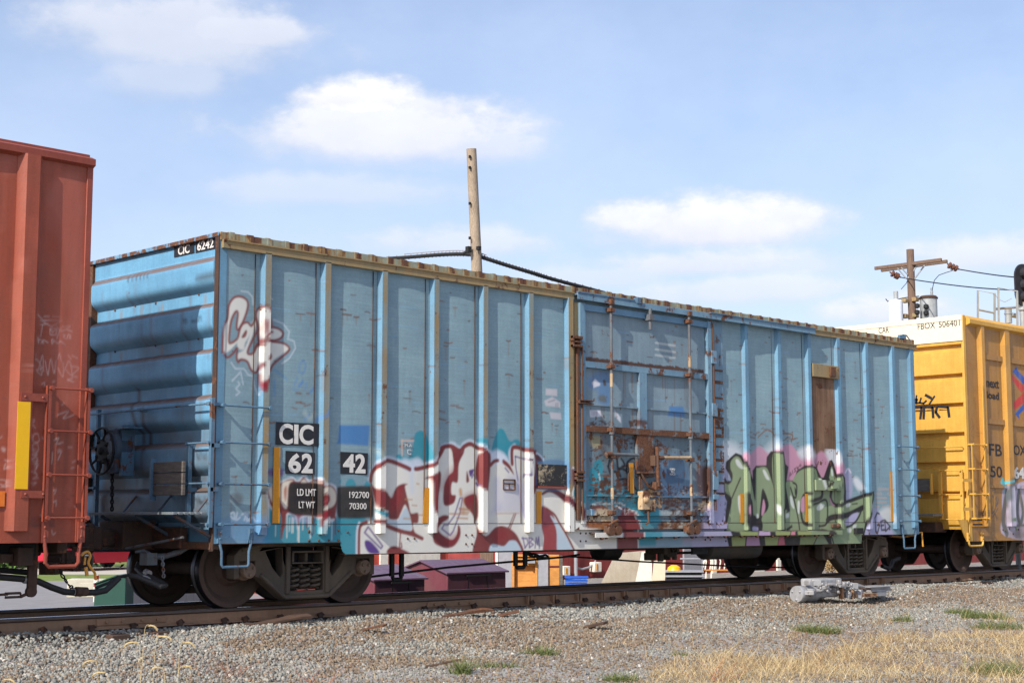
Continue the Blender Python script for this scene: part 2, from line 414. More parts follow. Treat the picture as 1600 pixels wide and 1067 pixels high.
M['white'] = plain('white_paint', (228, 222, 208), .6)
M['wsheet'] = plain('white_end_band', (222, 208, 182), .55, var=.05)
M['letter'] = plain('letter_white', (214, 208, 200), .6, var=.06)
M['black'] = plain('black_paint', (34, 33, 38), .55, var=.2)
M['blackp'] = plain('black_plate', (40, 39, 44), .6, var=.15)
M['reflect'] = plain('reflector_yellow', (205, 135, 12), .4, var=.1, scale=30)
M['hose'] = plain('rubber_hose', (44, 42, 42), .6, var=.2)
M['orange'] = plain('orange_lever', (205, 145, 60), .5)
M['alu'] = metal('cast_aluminium', (186, 186, 188), (140, 140, 142), .45, rust=.10, metallic=.25, dust=.3, streak=.4)
M['railside'] = metal('rail_side', (168, 130, 102), (138, 104, 80), .85, rust=.12, streak=.3, dust=.3, bump=.2)
M['railtop'] = plain('rail_top', (150, 158, 190), .22, metallic=.95, var=.1)
M['railhead'] = plain('rail_head_dark', (88, 74, 66), .4, metallic=.4, var=.2)
def wood(name, c1, c2, sc=(14, 14, .8), rough=.85):
    m, t, b = newmat(name); v = coords(t, sc); n = nz(t, v, 3, 8, .65, .4); v2 = coords(t); n2 = nz(t, v2, 2, 5)
    cc = mixc(t, rng_(t, n, .3, .7), s2l(c1), s2l(c2)); cc = mixc(t, rng_(t, n2, .4, .8, 0, .35), cc, tuple(x*.5 for x in s2l(c2)))
    t.links.new(cc, b.inputs['Base Color']); b.inputs['Roughness'].default_value = rough
    bp = N(t, 'ShaderNodeBump'); bp.inputs['Strength'].default_value = .4; bp.inputs['Distance'].default_value = .01
    t.links.new(n, bp.inputs['Height']); t.links.new(bp.outputs[0], b.inputs['Normal']); return m
M['pole'] = wood('pale_pole_wood', (192, 174, 150), (118, 98, 80), (30, 30, .9))
M['pole2'] = wood('dark_pole_wood', (138, 112, 94), (80, 60, 48), (30, 30, .9))
M['tie'] = wood('tie_wood', (92, 66, 50), (56, 42, 34), (2, 14, 14))
M['plank'] = wood('grey_plank', (116, 108, 100), (80, 72, 66), (2, 2, 12))
M['ply'] = wood('plywood', (214, 150, 76), (184, 122, 54), (2, 2, 6), .7)

def text(s, x0, x1, z0, z1, y, mat, parent, name='lettering', plane='front', bold=0.0, thick=.002):
    cu = bpy.data.curves.new(name, 'FONT'); cu.body = s; cu.offset = bold; cu.extrude = .001; cu.size = 1; cu.resolution_u = 4
    o = bpy.data.objects.new(name+'_tmp', cu); scene.collection.objects.link(o)
    dg = bpy.context.evaluated_depsgraph_get(); me = bpy.data.meshes.new_from_object(o.evaluated_get(dg)); me.name = name
    bpy.data.objects.remove(o)
    n = len(me.vertices); co = np.empty(n*3, np.float32); me.vertices.foreach_get('co', co); co = co.reshape(-1, 3)
    mn = co.min(0); mx = co.max(0); q = (co-mn)/np.maximum(mx-mn, 1e-6)
    if plane == 'front': out = np.stack([x0+q[:, 0]*(x1-x0), y-q[:, 2]*thick, z0+q[:, 1]*(z1-z0)], 1)
    else: out = np.stack([y-q[:, 2]*thick, x0+q[:, 0]*(x1-x0), z0+q[:, 1]*(z1-z0)], 1)
    me.vertices.foreach_set('co', out.astype(np.float32).ravel()); me.materials.clear(); me.materials.append(mat); me.update()
    o = bpy.data.objects.new(name, me); link(o, parent); return o

# ------------------------------------------------------------------ painted marks on the blue car's side
W = 1.492; LB = 7.80; TC = 6.19
SIDE = Raster(-7.82, 7.82, .6, 4.45, .0125)
def crop(ox, oy, s, Y=-W):
    def f(*pts): return [(lambda p: (p.x, p.z))(at(ox+a/s, oy+b/s, Y)) for a, b in pts]
    return f
A = crop(400, 730, 7.62); B = crop(550, 670, 5.3375); C_ = crop(680, 670, 5.333); D = crop(820, 700, 6.275)
E_ = crop(1110, 680, 5.613); F = crop(1230, 690, 6.276); G = crop(420, 640, 8.889); H = crop(340, 450, 6.275)
I_ = crop(890, 690, 7.625); J = crop(1000, 690, 6.669); K5 = crop(300, 600, 3.5575); P0 = crop(0, 0, 1)
cW = (222, 218, 208); cLB = (186, 202, 212); cM = (122, 46, 48); cR = (146, 26, 40); cT = (38, 138, 156); cP = (84, 54, 128)
cK = (22, 22, 26); cG = (132, 148, 112); cPk = (192, 138, 160); cLv = (168, 162, 192); cBl = (66, 122, 176); cCr = (214, 196, 164)
fl, st = SIDE.fill, SIDE.stroke
def paint_side():
    # small rust chips and scratches first
    r = random.Random(3)
    for i in range(330):
        x = r.uniform(-7.6, 7.6); z = 1.0+3.1*r.random()**1.35; L = r.choice([.02, .03, .05, .08, .14]); h = r.uniform(-.008, .008)
        c = r.choice([(98, 58, 34), (122, 72, 40), (86, 56, 40)])
        st([(x, z), (x+L*.5, z+h), (x+L, z-h)], c, r.uniform(.008, .022), .9, .006)
        if r.random() < .35: st([(x+L*.5, z), (x+L*.5, z-r.uniform(.05, .25))], (128, 96, 66), .02, .45, .012)
    for (u, v, n) in [(1170, 690, 10), (1195, 678, 10), (1232, 690, 14), (1340, 700, 14), (1345, 640, 6), (470, 620, 6), (640, 700, 8), (700, 650, 6), (1215, 640, 8)]:
        for k in range(n):
            p = at(u+r.uniform(-16, 16), v+r.uniform(-18, 18), -W); L = r.uniform(.03, .14)
            st([(p.x, p.z), (p.x+L, p.z+r.uniform(-.03, .03))], (112, 66, 40), r.uniform(.008, .02), .9)
    st(P0((1185, 683), (1192, 676), (1200, 671), (1207, 676), (1210, 682)), (120, 74, 46), .02)
    st(P0((1222, 677), (1238, 679), (1237, 690)), (120, 74, 46), .025)
    # pale blue scuffs
    for i in range(60):
        x = r.uniform(-7.5, 7.3); z = r.uniform(1.6, 4.0); st([(x, z), (x+r.uniform(.05, .35), z+r.uniform(-.02, .02))], (110, 168, 208), .01, .5)
    # tag at the left end
    fl(H((95, 300), (110, 170), (160, 95), (230, 90), (290, 130), (290, 200), (250, 330), (205, 400), (185, 380), (195, 250), (175, 240), (130, 330), (115, 520), (140, 530), (190, 500), (200, 520), (130, 600), (70, 640), (45, 610), (60, 380)), cW, .92)
    fl(H((200, 480), (230, 370), (290, 340), (330, 370), (320, 450), (270, 540), (260, 600), (215, 600), (190, 560)), cW, .92)
    fl(H((340, 340), (375, 300), (385, 350), (350, 450), (290, 620), (340, 640), (400, 560), (430, 580), (420, 680), (380, 820), (340, 800), (300, 720), (230, 700), (190, 690), (200, 640), (260, 600), (310, 480)), cW, .92)
    fl(H((385, 260), (400, 210), (450, 190), (500, 220), (530, 330), (530, 390), (600, 400), (635, 440), (620, 490), (560, 520), (660, 550), (700, 600), (560, 700), (520, 780), (470, 900), (440, 1000), (415, 960), (405, 850), (420, 740), (400, 620), (420, 520), (400, 420)), cW, .9)
    for q in [((60, 640), (40, 600), (60, 380), (95, 300), (110, 170), (160, 95), (230, 85), (290, 125), (295, 200), (250, 330), (205, 405), (185, 380), (198, 250), (175, 235), (130, 330), (110, 520), (140, 535), (190, 500)),
              ((50, 620), (90, 680), (150, 640), (190, 590), (185, 680), (200, 725), (230, 700), (290, 720), (330, 800), (385, 825), (420, 740), (435, 775)), ((200, 480), (230, 370), (290, 335), (335, 370), (380, 300), (400, 400), (360, 480), (295, 630), (350, 640), (390, 570), (430, 560)),
              ((395, 380), (380, 260), (400, 205), (450, 185), (500, 220), (530, 330), (530, 390)), ((540, 380), (600, 400), (640, 440), (620, 490), (540, 515), (470, 500)), ((540, 525), (640, 540), (695, 580), (690, 620), (600, 700), (540, 760), (500, 850), (470, 930), (440, 1010), (412, 960), (405, 850)),
              ((245, 480), (280, 425), (270, 465), (245, 480)), ((400, 400), (410, 520), (500, 440), (540, 430)), ((360, 620), (400, 545), (500, 520), (540, 515)), ((480, 690), (520, 650), (525, 680), (500, 700), (480, 690))]:
        st(H(*q), cM, .028)
    fl(H((435, 330), (450, 300), (468, 340), (462, 450), (440, 465)), cR); st(H((425, 960), (445, 920), (440, 1000)), cR, .05)
    for q in [((230, 30), (300, 40), (345, 90), (350, 160)), ((550, 310), (640, 350), (700, 430), (685, 500), (745, 520), (760, 590), (700, 690), (630, 740)), ((140, 910), (225, 820), (250, 945)),
              ((200, 920), (215, 945), (175, 985), (215, 1020), (180, 1050)), ((130, 730), (170, 790), (260, 790), (300, 850), (345, 860)), ((500, 95), (540, 110)), ((350, 880), (365, 960), (400, 1050))]:
        st(H(*q), (206, 216, 226), .014, .75, smooth=False)
    for q in [((800, 760), (800, 820), (840, 830), (860, 760), (840, 710), (805, 740)), ((560, 800), (640, 860), (680, 900)), ((780, 880), (750, 950)), ((870, 930), (860, 990)), ((560, 900), (560, 1050)), ((740, 990), (780, 1000))]:
        st(H(*q), (84, 138, 190), .02, .7)
    for (u, v) in [(508, 648), (512, 640), (497, 655), (480, 652), (488, 610), (470, 600)]: st(P0((u-3, v+3), (u+3, v-4)), (70, 130, 190), .035, .7, .015)
    fl(G((975, 215), (1395, 215), (1400, 245), (1380, 500), (935, 470), (960, 430)), cBl, .95, smooth=False)
    # pale ghosts of old tags
    for q in [((1415, 560), (1440, 680), (1430, 760)), ((1440, 540), (1520, 600), (1540, 660)), ((500, 40), (560, 120), (640, 60))]: st(G(*q), (196, 206, 190), .05, .4, .03)
    # ------- first small throw-up
    fl(A((60, 910), (120, 800), (105, 340), (135, 220), (200, 230), (290, 560), (600, 600), (960, 600), (1300, 590), (1300, 1060), (60, 1060)), cT, .97, smooth=False)
    fl(A((1070, 225), (1075, 170), (1120, 130), (1165, 160), (1180, 225)), cT); fl(A((1290, 225), (1310, 170), (1360, 150), (1400, 225)), cT); fl(A((990, 160), (1005, 145), (1020, 170), (1000, 190)), cT, .8)
    fl(A((120, 60), (160, 20), (200, 5), (310, 10), (335, 60), (300, 105), (180, 105)), cP, .75, .02)
    fl(A((105, 340), (135, 220), (200, 200), (300, 160), (430, 112), (480, 150), (510, 140), (560, 92), (600, 98), (640, 150), (700, 118), (770, 128), (800, 190), (850, 188), (915, 195), (965, 250), (980, 400), (960, 560), (920, 640), (800, 660), (760, 690), (720, 600), (540, 600), (512, 725), (488, 725), (468, 600), (370, 560), (340, 690), (310, 700), (280, 560), (180, 500)), (206, 208, 212), .95)
    fl(A((145, 340), (150, 250), (290, 188), (380, 142), (440, 138), (470, 165), (520, 165), (570, 113), (625, 180), (700, 142), (770, 165), (800, 215), (880, 208), (945, 260), (965, 400), (950, 560), (930, 610), (800, 612), (760, 690), (720, 590), (540, 580), (505, 705), (475, 580), (370, 545), (345, 690), (310, 820), (300, 820), (290, 560), (180, 460)), cM, 1)
    for q in [((300, 200), (390, 155), (438, 160), (390, 210), (370, 460), (345, 490), (320, 460), (290, 370)), ((535, 180), (572, 140), (605, 182)), ((660, 185), (705, 162), (765, 182)), ((780, 240), (850, 228), (900, 232), (945, 290), (958, 380), (930, 450), (880, 485), (770, 520), (765, 480), (860, 430), (885, 380), (865, 320), (780, 312)), ((150, 260), (200, 240), (200, 420), (160, 330))]:
        fl(A(*q), (214, 202, 184))
    st(A((780, 400), (850, 375)), (214, 202, 184), .03)
    fl(A((770, 330), (850, 325), (870, 370), (850, 410), (770, 430)), cR, .9); fl(A((770, 520), (880, 500), (900, 560), (800, 610), (770, 600)), cR, .8)
    fl(A((330, 270), (360, 220), (365, 300), (345, 400)), (170, 78, 50), .8)
    for (x, y0, y1, c, w) in [(235, 690, 815, cW, .012), (370, 560, 835, cW, .014), (400, 600, 760, cW, .012), (430, 600, 775, cW, .016), (448, 600, 775, cW, .01), (512, 700, 895, cW, .02), (498, 730, 870, cW, .01), (560, 600, 740, cW, .014), (650, 600, 835, cW, .018), (628, 590, 700, cW, .014), (745, 600, 800, cW, .016),
                           (795, 640, 790, cW, .022), (832, 620, 790, cW, .022), (815, 650, 740, cW, .012), (875, 600, 690, cW, .03), (905, 640, 860, cLB, .014), (115, 350, 800, cLB, .02), (150, 380, 700, cW, .02), (133, 380, 640, cLB, .012), (305, 700, 840, cM, .026), (340, 600, 700, cM, .022), (685, 600, 790, cM, .02), (605, 600, 720, cM, .014), (945, 590, 795, cM, .02), (757, 620, 692, cM, .03)]:
        st(A((x, y0), (x-3, y1)), c, w, .92, .006)
    st(A((440, 610), (560, 620), (640, 640)), (190, 180, 214), .05, .5, .03)
    fl(A((390, 230), (425, 182), (540, 182), (755, 200), (772, 350), (757, 555), (540, 565), (390, 520), (382, 300)), cK, .98, .014)
    fl(K5((812, 572), (850, 567), (1000, 567), (1012, 600), (1010, 720), (985, 742), (850, 745), (808, 730), (805, 600)), cK, .98, .014)
    # ------- second, large piece
    base = B((40, 1060), (45, 860), (65, 785), (110, 770), (190, 760), (185, 600), (152, 420), (165, 360), (200, 305), (240, 270), (310, 250), (440, 300), (480, 325), (550, 320), (660, 285), (720, 225), (760, 152), (850, 138)) + C_((130, 130), (210, 168), (238, 130), (290, 108), (340, 132), (430, 182), (462, 215), (460, 290), (520, 258), (580, 248), (622, 292), (625, 190), (660, 145), (820, 180), (852, 210)) + D((118, 130), (118, 400), (400, 395), (420, 500), (545, 575), (575, 700), (620, 790), (900, 830), (905, 1040))
    for q in [((370, 250), (390, 210), (490, 225), (520, 60), (560, 15), (610, 30), (640, 110), (655, 250), (600, 315), (480, 320))]: fl(B(*q), cT)
    fl(C_((460, 300), (470, 170), (500, 60), (530, 0), (570, 10), (620, 100), (680, 85), (720, 120), (700, 160), (625, 160), (610, 290)), cT); fl(C_((340, 110), (380, 75), (430, 90), (450, 170), (400, 170)), cT, .9)
    SIDE.stroke(base[6:31], (196, 208, 220), .075, .9, .02)
    fl(base, cW, 1, .01, smooth=False)
    for q in [((465, 700), (600, 690), (750, 700), (750, 480), (690, 380), (600, 400), (560, 500), (540, 600))]: fl(C_(*q), (188, 186, 204), .55, .05)
    st(C_((515, 440), (515, 640)), (176, 172, 200), .12, .5, .05)
    st(B((495, 330), (500, 520)), (200, 210, 224), .07, .6, .03)
    for (x, y) in [(440, 285), (470, 300), (510, 290), (545, 280), (570, 300)]: st(B((x, y), (x+8, y+14)), (206, 214, 226), .13, .8, .03)
    for (x, y) in [(480, 225), (510, 210), (540, 225), (560, 240), (500, 240)]: st(C_((x, y), (x+8, y+14)), (206, 214, 226), .13, .8, .03)
    # top contour
    for q, fn in [(((155, 430), (165, 370), (200, 318), (240, 283), (310, 265), (440, 315), (480, 335)), B), (((530, 332), (560, 330), (660, 300), (720, 240), (760, 165)), B)]:
        st(fn(*q), cM, .058)
    st(C_((0, 262), (50, 190), (60, 155), (130, 143), (200, 180), (240, 145), (290, 125), (340, 150), (430, 200)), cM, .06)
    for q in [((155, 440), (190, 490), (300, 535), (305, 690), (215, 680), (180, 560)), ((300, 560), (332, 572), (365, 490), (415, 458), (460, 460), (440, 485), (470, 620), (490, 700), (550, 700), (550, 780), (510, 790), (525, 860), (590, 915), (470, 885), (300, 830), (300, 795), (490, 850), (485, 750), (450, 645), (430, 640), (400, 710), (375, 752), (300, 735)),
              ((610, 415), (740, 355), (725, 560), (700, 700), (680, 700), (655, 640), (650, 430)), ((300, 1040), (310, 990), (360, 975), (420, 1000), (480, 1040)), ((190, 755), (295, 755), (300, 790), (190, 785))]:
        fl(B(*q), cM)
    fl(B((320, 600), (360, 520), (410, 480), (420, 560), (380, 640), (330, 690)), cR, .65, .03)
    st(B((300, 810), (400, 850), (490, 870), (585, 912)), cM, .05)
    fl(B((305, 755), (375, 765), (405, 725), (435, 665), (455, 665), (485, 745), (485, 845), (305, 790)), cLB)
    fl(B((190, 665), (230, 680), (298, 695), (298, 735), (230, 728), (205, 705)), cT); st(B((190, 655), (230, 672), (298, 688)), cW, .02); st(B((205, 715), (240, 738), (298, 742)), cW, .02)
    st(B((405, 860), (395, 990), (415, 985), (410, 950)), cM, .02, smooth=False)
    st(B((55, 1050), (58, 860), (75, 800), (120, 777)), cM, .05); st(B((38, 1050), (42, 850), (60, 780)), (200, 210, 218), .03)
    st(B((135, 815), (255, 975), (240, 995), (105, 862), (135, 815)), cP, .022, smooth=False); fl(B((110, 930), (160, 940), (230, 1030), (150, 1035), (112, 985)), cP)
    for q in [((-15, 850), (0, 770), (60, 720), (110, 722), (105, 750), (50, 790), (30, 850), (130, 920), (178, 880), (190, 800), (210, 830), (205, 900), (155, 975), (80, 988), (0, 955), (-20, 900)),
              ((75, 630), (75, 480), (110, 390), (150, 340), (140, 200), (125, 150), (180, 175), (215, 190), (240, 150), (235, 200), (195, 290), (185, 440), (140, 445), (135, 540), (170, 555), (150, 620)),
              ((340, 300), (365, 200), (430, 190), (462, 220), (455, 380), (440, 520), (435, 600), (420, 520), (370, 490), (335, 380)), ((262, 350), (282, 430), (258, 440)),
              ((240, 575), (330, 540), (355, 600), (357, 720), (340, 800), (420, 890), (500, 820), (570, 808), (650, 850), (700, 920), (725, 1040), (470, 1040), (315, 1040), (345, 880), (335, 790), (310, 710), (250, 640)),
              ((565, 252), (620, 300), (655, 380), (600, 320), (560, 285)), ((820, 190), (850, 200), (850, 480), (810, 555), (800, 470), (830, 380), (835, 250))]:
        fl(C_(*q), cM)
    st(C_((80, 480), (110, 400), (150, 350)), cR, .12, .4, .05); st(C_((270, 590), (320, 570)), cR, .15, .5, .05); fl(C_((470, 880), (560, 830), (640, 860), (600, 920), (520, 940)), cR, .45, .05)
    st(C_((100, 930), (170, 900)), cR, .12, .4, .05)
    fl(C_((470, 960), (570, 975), (620, 930), (680, 940), (705, 1040), (470, 1040)), cLB)
    st(C_((462, 300), (490, 270), (520, 262)), cM, .05); st(C_((640, 290), (640, 170), (680, 152), (760, 178), (820, 190)), cM, .06)
    for q in [((55, 830), (75, 795), (105, 798), (160, 720), (205, 575), (225, 575), (205, 700), (150, 850), (125, 885), (55, 830)), ((668, 228), (800, 265), (790, 290), (780, 385), (742, 380), (738, 400)), ((668, 228), (672, 320), (690, 430)), ((290, 360), (300, 390), (320, 340), (285, 350)), ((305, 405), (320, 375), (340, 415)), ((580, 325), (610, 360))]:
        st(C_(*q), cP, .022, .9, smooth=False)
    fl(C_((282, 350), (322, 340), (300, 385), (288, 392)), cP); st(C_((690, 430), (705, 560), (750, 740)), (176, 166, 206), .03, .6)
    for (x, y) in [(342, 452), (352, 468)]: st(C_((x, y), (x+4, y+2)), cP, .03)
    st(C_((670, 705), (625, 830), (608, 820), (628, 795)), cM, .018, smooth=False); st(C_((655, 705), (620, 800)), cM, .014)
    for q in [((730, 905), (748, 988)), ((724, 908), (765, 912), (775, 950), (748, 988)), ((782, 905), (786, 985)), ((782, 905), (812, 915), (790, 942), (818, 962), (786, 985)), ((832, 990), (842, 905), (852, 960), (862, 900), (868, 992))]: st(C_(*q), cP, .02, .95, smooth=False)
    # rust bleeding
    for (x, y, l) in [(120, 705, 150), (200, 660, 70), (180, 740, 90), (210, 690, 70), (200, 670, 90)]: st(C_((x, y), (x+l, y+4)), (170, 110, 60), .02, .8)
    st(C_((208, 510), (212, 545)), (190, 130, 60), .05, .8, .02); st(C_((235, 580), (235, 700)), (190, 130, 70), .04, .5, .02); st(C_((510, 705), (700, 700)), (190, 140, 90), .012, .7)
    for (x, y, l) in [(440, 585, 60), (500, 635, 40), (430, 745, 60), (560, 715, 40), (540, 455, 20)]: st(B((x, y), (x+l, y+3)), (180, 126, 70), .016, .8)
    # right end of the large piece
    fl(D((165, 580), (220, 590), (280, 660), (310, 790), (328, 1040), (185, 1040), (185, 880), (165, 760)), cR, .95)
    fl(D((165, 580), (220, 590), (280, 680), (250, 740), (180, 760)), (108, 44, 62), .8, .03)
    fl(D((250, 660), (320, 730), (400, 860), (480, 1040), (328, 1040), (310, 800)), cLB); st(D((215, 595), (290, 650), (340, 735), (410, 850), (500, 1030)), cM, .035)
    fl(D((165, 440), (230, 402), (300, 402), (380, 440), (430, 485), (545, 575), (560, 715), (500, 640), (440, 580), (330, 475), (240, 432), (170, 462)), (104, 42, 50))
    fl(D((440, 440), (470, 380), (540, 400), (560, 560), (520, 560), (445, 490)), cT); fl(D((432, 185), (470, 215), (468, 330), (440, 400)), (112, 44, 56)); st(D((435, 188), (474, 222), (472, 335), (435, 425), (445, 480), (545, 565)), cW, .028)
    st(D((120, 50), (160, 80), (182, 120)), (196, 210, 226), .03); fl(D((122, 60), (160, 95), (172, 125), (122, 130)), (92, 50, 60))
    fl(D((130, 145), (130, 128), (385, 128), (390, 395), (125, 385)), (64, 110, 160), .6, .02)
    # ------- paint on the door
    fl(I_((215, 440), (350, 420), (480, 500), (720, 540), (915, 600), (930, 860), (760, 870), (600, 760), (230, 760)), cT, .8, .03)
    fl(I_((225, 560), (225, 330), (265, 300), (275, 240), (320, 215), (368, 250), (370, 420), (360, 560)), cT, .9)
    fl(I_((560, 860), (600, 790), (690, 795), (760, 860), (800, 960), (820, 1080), (560, 1080)), cM, .95); fl(I_((225, 800), (300, 750), (390, 765), (440, 800), (440, 830), (230, 830)), (100, 48, 46), .95)
    fl(I_((240, 850), (290, 805), (440, 805), (480, 860), (480, 940), (230, 940)), (204, 184, 150), .9, .02)
    st(I_((680, 795), (740, 840), (775, 900), (800, 960), (822, 1060)), cW, .03)
    fl(J((-20, 700), (80, 705), (170, 715), (180, 830), (170, 900), (-20, 900)), cT, .8, .03); fl(J((180, 720), (330, 700), (400, 730), (330, 770), (200, 765)), (190, 196, 190), .6, .04)
    st(I_((540, 760), (600, 800), (620, 850), (650, 800), (660, 830)), (206, 206, 206), .03, .9, smooth=False); st(I_((240, 750), (340, 725), (440, 740), (540, 720), (640, 755)), (200, 200, 196), .035, .7)
    st(I_((325, 370), (340, 480), (345, 590)), (206, 220, 226), .025, .8)
    for q in [((440, 300), (455, 210), (500, 180), (540, 200), (560, 320)), ((430, 290), (465, 390)), ((545, 180), (560, 330), (592, 412)), ((560, 325), (640, 280), (600, 200)), ((560, 325), (650, 340), (710, 440)), ((665, 330), (680, 240), (770, 205), (800, 400)), ((545, 365), (470, 345)), ((550, 460), (640, 445), (720, 500), (830, 620)), ((770, 210), (800, 320))]:
        st(I_(*q), cK, .035, .95)
    fl(J((285, 195), (435, 190), (450, 405), (380, 430), (250, 425), (228, 260), (275, 240)), (38, 44, 56), .97, .014)
    fl(J((150, 190), (440, 150), (520, 420), (500, 560), (220, 540)), (96, 132, 168), .5, .05)
    fl(J((575, 300), (640, 260), (700, 300), (690, 540), (600, 560)), (118, 84, 76), .75, .05); fl(J((640, 290), (700, 290), (700, 560), (650, 560)), (70, 44, 34), .9, .03)
    K6 = crop(890, 560, 7.625); L_ = crop(1000, 560, 7.623)
    fl(K6((210, 240), (350, 160), (440, 170), (470, 300), (460, 550), (320, 520), (320, 390), (220, 350)), cBl, .6, .04); fl(L_((330, 570), (500, 575), (520, 700), (310, 690)), cBl, .8, .015, False)
    for q in [((250, 290), (290, 245), (350, 300), (345, 325), (270, 350)), ((220, 618), (345, 618), (372, 690), (225, 700)), ((520, 620), (590, 700), (595, 770), (520, 690))]: fl(K6(*q), (214, 214, 222), .97, smooth=False)
    for x in (245, 262, 275, 292, 305): st(K6((x, 635), (x, 680)), (110, 110, 120), .012, .9)
    fl(K6((330, 450), (400, 440), (420, 520), (340, 510)), (96, 96, 84), .8, .02); fl(K6((385, 260), (410, 260), (420, 320), (390, 320)), (70, 60, 56), .9)
    r = random.Random(5)
    def patch(fn, x0, x1, y0, y1, n, col, s0, s1, al=.9):
        n = int(n*1.6)
        for k in range(n):
            x = r.uniform(x0, x1); y = r.uniform(y0, y1); w = r.uniform(s0, s1); h = w*r.uniform(.3, 1)
            pts = [(x+math.cos(a)*w*r.uniform(.5, 1.2), y+math.sin(a)*h*r.uniform(.5, 1.2)) for a in [i*math.pi/4 for i in range(8)]]
            fl(fn(*pts), col, al, .008)
    rc1, rc2, rc3 = (94, 54, 36), (74, 44, 32), (140, 92, 54)
    patch(I_, 340, 520, 440, 620, 26, rc2, 10, 40); patch(I_, 540, 680, 440, 640, 22, rc1, 8, 34); patch(I_, 220, 480, 400, 780, 40, rc1, 4, 20); patch(I_, 480, 915, 560, 800, 40, rc1, 4, 24)
    patch(J, 0, 200, 20, 380, 45, rc1, 8, 30); patch(J, 60, 200, 420, 700, 40, rc1, 8, 26); patch(J, 60, 200, 500, 680, 16, (196, 160, 116), 8, 26); patch(J, 200, 480, 460, 540, 30, rc1, 4, 16); patch(J, 220, 700, 590, 720, 60, rc1, 6, 26); patch(J, 200, 700, 700, 830, 40, rc2, 6, 26)
    patch(I_, 220, 480, 30, 400, 26, rc2, 4, 18); patch(J, 0, 700, 440, 700, 40, (188, 160, 126), 3, 12); patch(I_, 220, 900, 620, 780, 30, (176, 150, 120), 3, 12); patch(J, 200, 620, 30, 180, 16, rc2, 3, 14)
    for k in range(60):
        x = r.uniform(-1.45, 1.3); z = r.choice([2.3, 3.24, 1.4, 2.7]); st([(x, z), (x+r.uniform(-.005, .005), z-r.uniform(.1, .5))], (108, 78, 58), r.uniform(.01, .03), r.uniform(.3, .7), .012)
    patch(J, 580, 700, 620, 720, 20, (200, 176, 140), 8, 22); patch(J, 160, 600, 830, 900, 50, rc1, 6, 24); patch(J, 260, 480, 840, 890, 16, (186, 190, 176), 6, 18); patch(I_, 150, 520, 950, 1030, 60, (150, 88, 48), 8, 28)
    for q in [(220, 780, 420, 10), (200, 960, 330, 60)]: pass
    patch(K6, 210, 500, 740, 800, 26, rc2, 6, 18); patch(K6, 700, 860, 740, 810, 20, rc2, 8, 30); patch(K6, 540, 860, 900, 1060, 14, rc2, 8, 30)
    for (y0, dy) in ((25, 22), (40, 10)): pass
    for k in range(40):
        x = -1.44+k*.07; fl([(x-.05, 3.36), (x+.05, 3.36), (x+.04, 3.40+r.random()*.03), (x-.03, 3.41+r.random()*.03)], rc2, 1, .006, False)
    for (y, x0, x1) in [(400, 340, 500), (510, 225, 340), (560, 540, 620), (410, 380, 480)]: st(I_((x0, y), (x1, y+4)), (120, 72, 44), .022, .9)
    fl(K6((215, 925), (340, 930), (345, 1060), (260, 1060), (215, 990)), (150, 138, 100), .8, .03)
    # upper door: little stencil block and cloudy wash
    for row, (y, w) in enumerate([(536, 44), (546, 38), (555, 34)]):
        for k in range(8): st(P0((1022+k*4, y+k*.6), (1024.4+k*4, y+k*.6)), (200, 204, 200), .035, .55)
    # ------- third, green piece
    for q, c, s in [(((100, 90), (180, 70), (270, 140), (260, 260), (100, 270)), (206, 210, 214), .09), (((460, 160), (500, 110), (560, 50), (620, 110), (650, 190), (560, 220)), (206, 210, 214), .09)]: fl(E_(*q), c, .85, s)
    fl(E_((280, 165), (345, 170), (365, 150), (430, 95), (500, 150), (520, 150), (650, 88), (720, 88), (780, 190), (860, 180), (860, 420), (300, 420)), cPk, .9, .025)
    fl(F((-20, 180), (0, 40), (60, 60), (110, 110), (130, 170), (200, 150), (270, 130), (330, 92), (380, 130), (440, 200), (500, 190), (555, 200), (575, 330), (560, 420), (0, 420)), cPk, .9, .025)
    fl(F((105, 90), (200, 40), (262, 100), (265, 150), (200, 175), (130, 160)), (214, 214, 216), .9, .05); fl(F((370, 90), (450, 60), (525, 190), (440, 235), (390, 160)), (214, 214, 216), .9, .05); st(F((240, 110), (245, 230)), (224, 220, 222), .07, .8, .03)
    fl(F((560, 300), (600, 262), (630, 290), (645, 480), (600, 600), (560, 560)), cLv, .75, .03); st(F((575, 300), (600, 265), (628, 300)), (222, 222, 226), .03, .8, .015)
    fl(F((650, 380), (690, 350), (760, 460), (700, 475)), (218, 220, 222), .9, .04); fl(F((900, 690), (1000, 640), (1035, 790), (930, 780)), (206, 208, 204), .85, .05); fl(F((850, 650), (900, 650), (905, 700), (1060, 960), (700, 960), (830, 600)), cLv, .85, .025)
    fl(E_((90, 250), (150, 260), (170, 420), (130, 860), (-90, 860), (-60, 640), (90, 560)), cLv, .7, .05); fl(E_((-160, 835), (190, 840), (200, 1000), (-160, 1010)), cLv, .9, .03, False)
    fl(J((780, 470), (880, 470), (880, 920), (660, 920), (740, 780)), cLv, .75, .04); fl(J((440, 930), (900, 930), (900, 1080), (440, 1080)), (160, 156, 180), .85, .05, False); fl(J((-60, 925), (170, 925), (170, 1080), (-60, 1080)), cT, .9, .02, False); fl(J((170, 925), (440, 925), (440, 1080), (170, 1080)), (128, 158, 176), .8, .03, False)
    fl(D((905, 820), (1110, 820), (1115, 1040), (905, 1040)), cM, .95, .02, False); st(D((1110, 800), (1115, 1040)), cW, .025, .9)
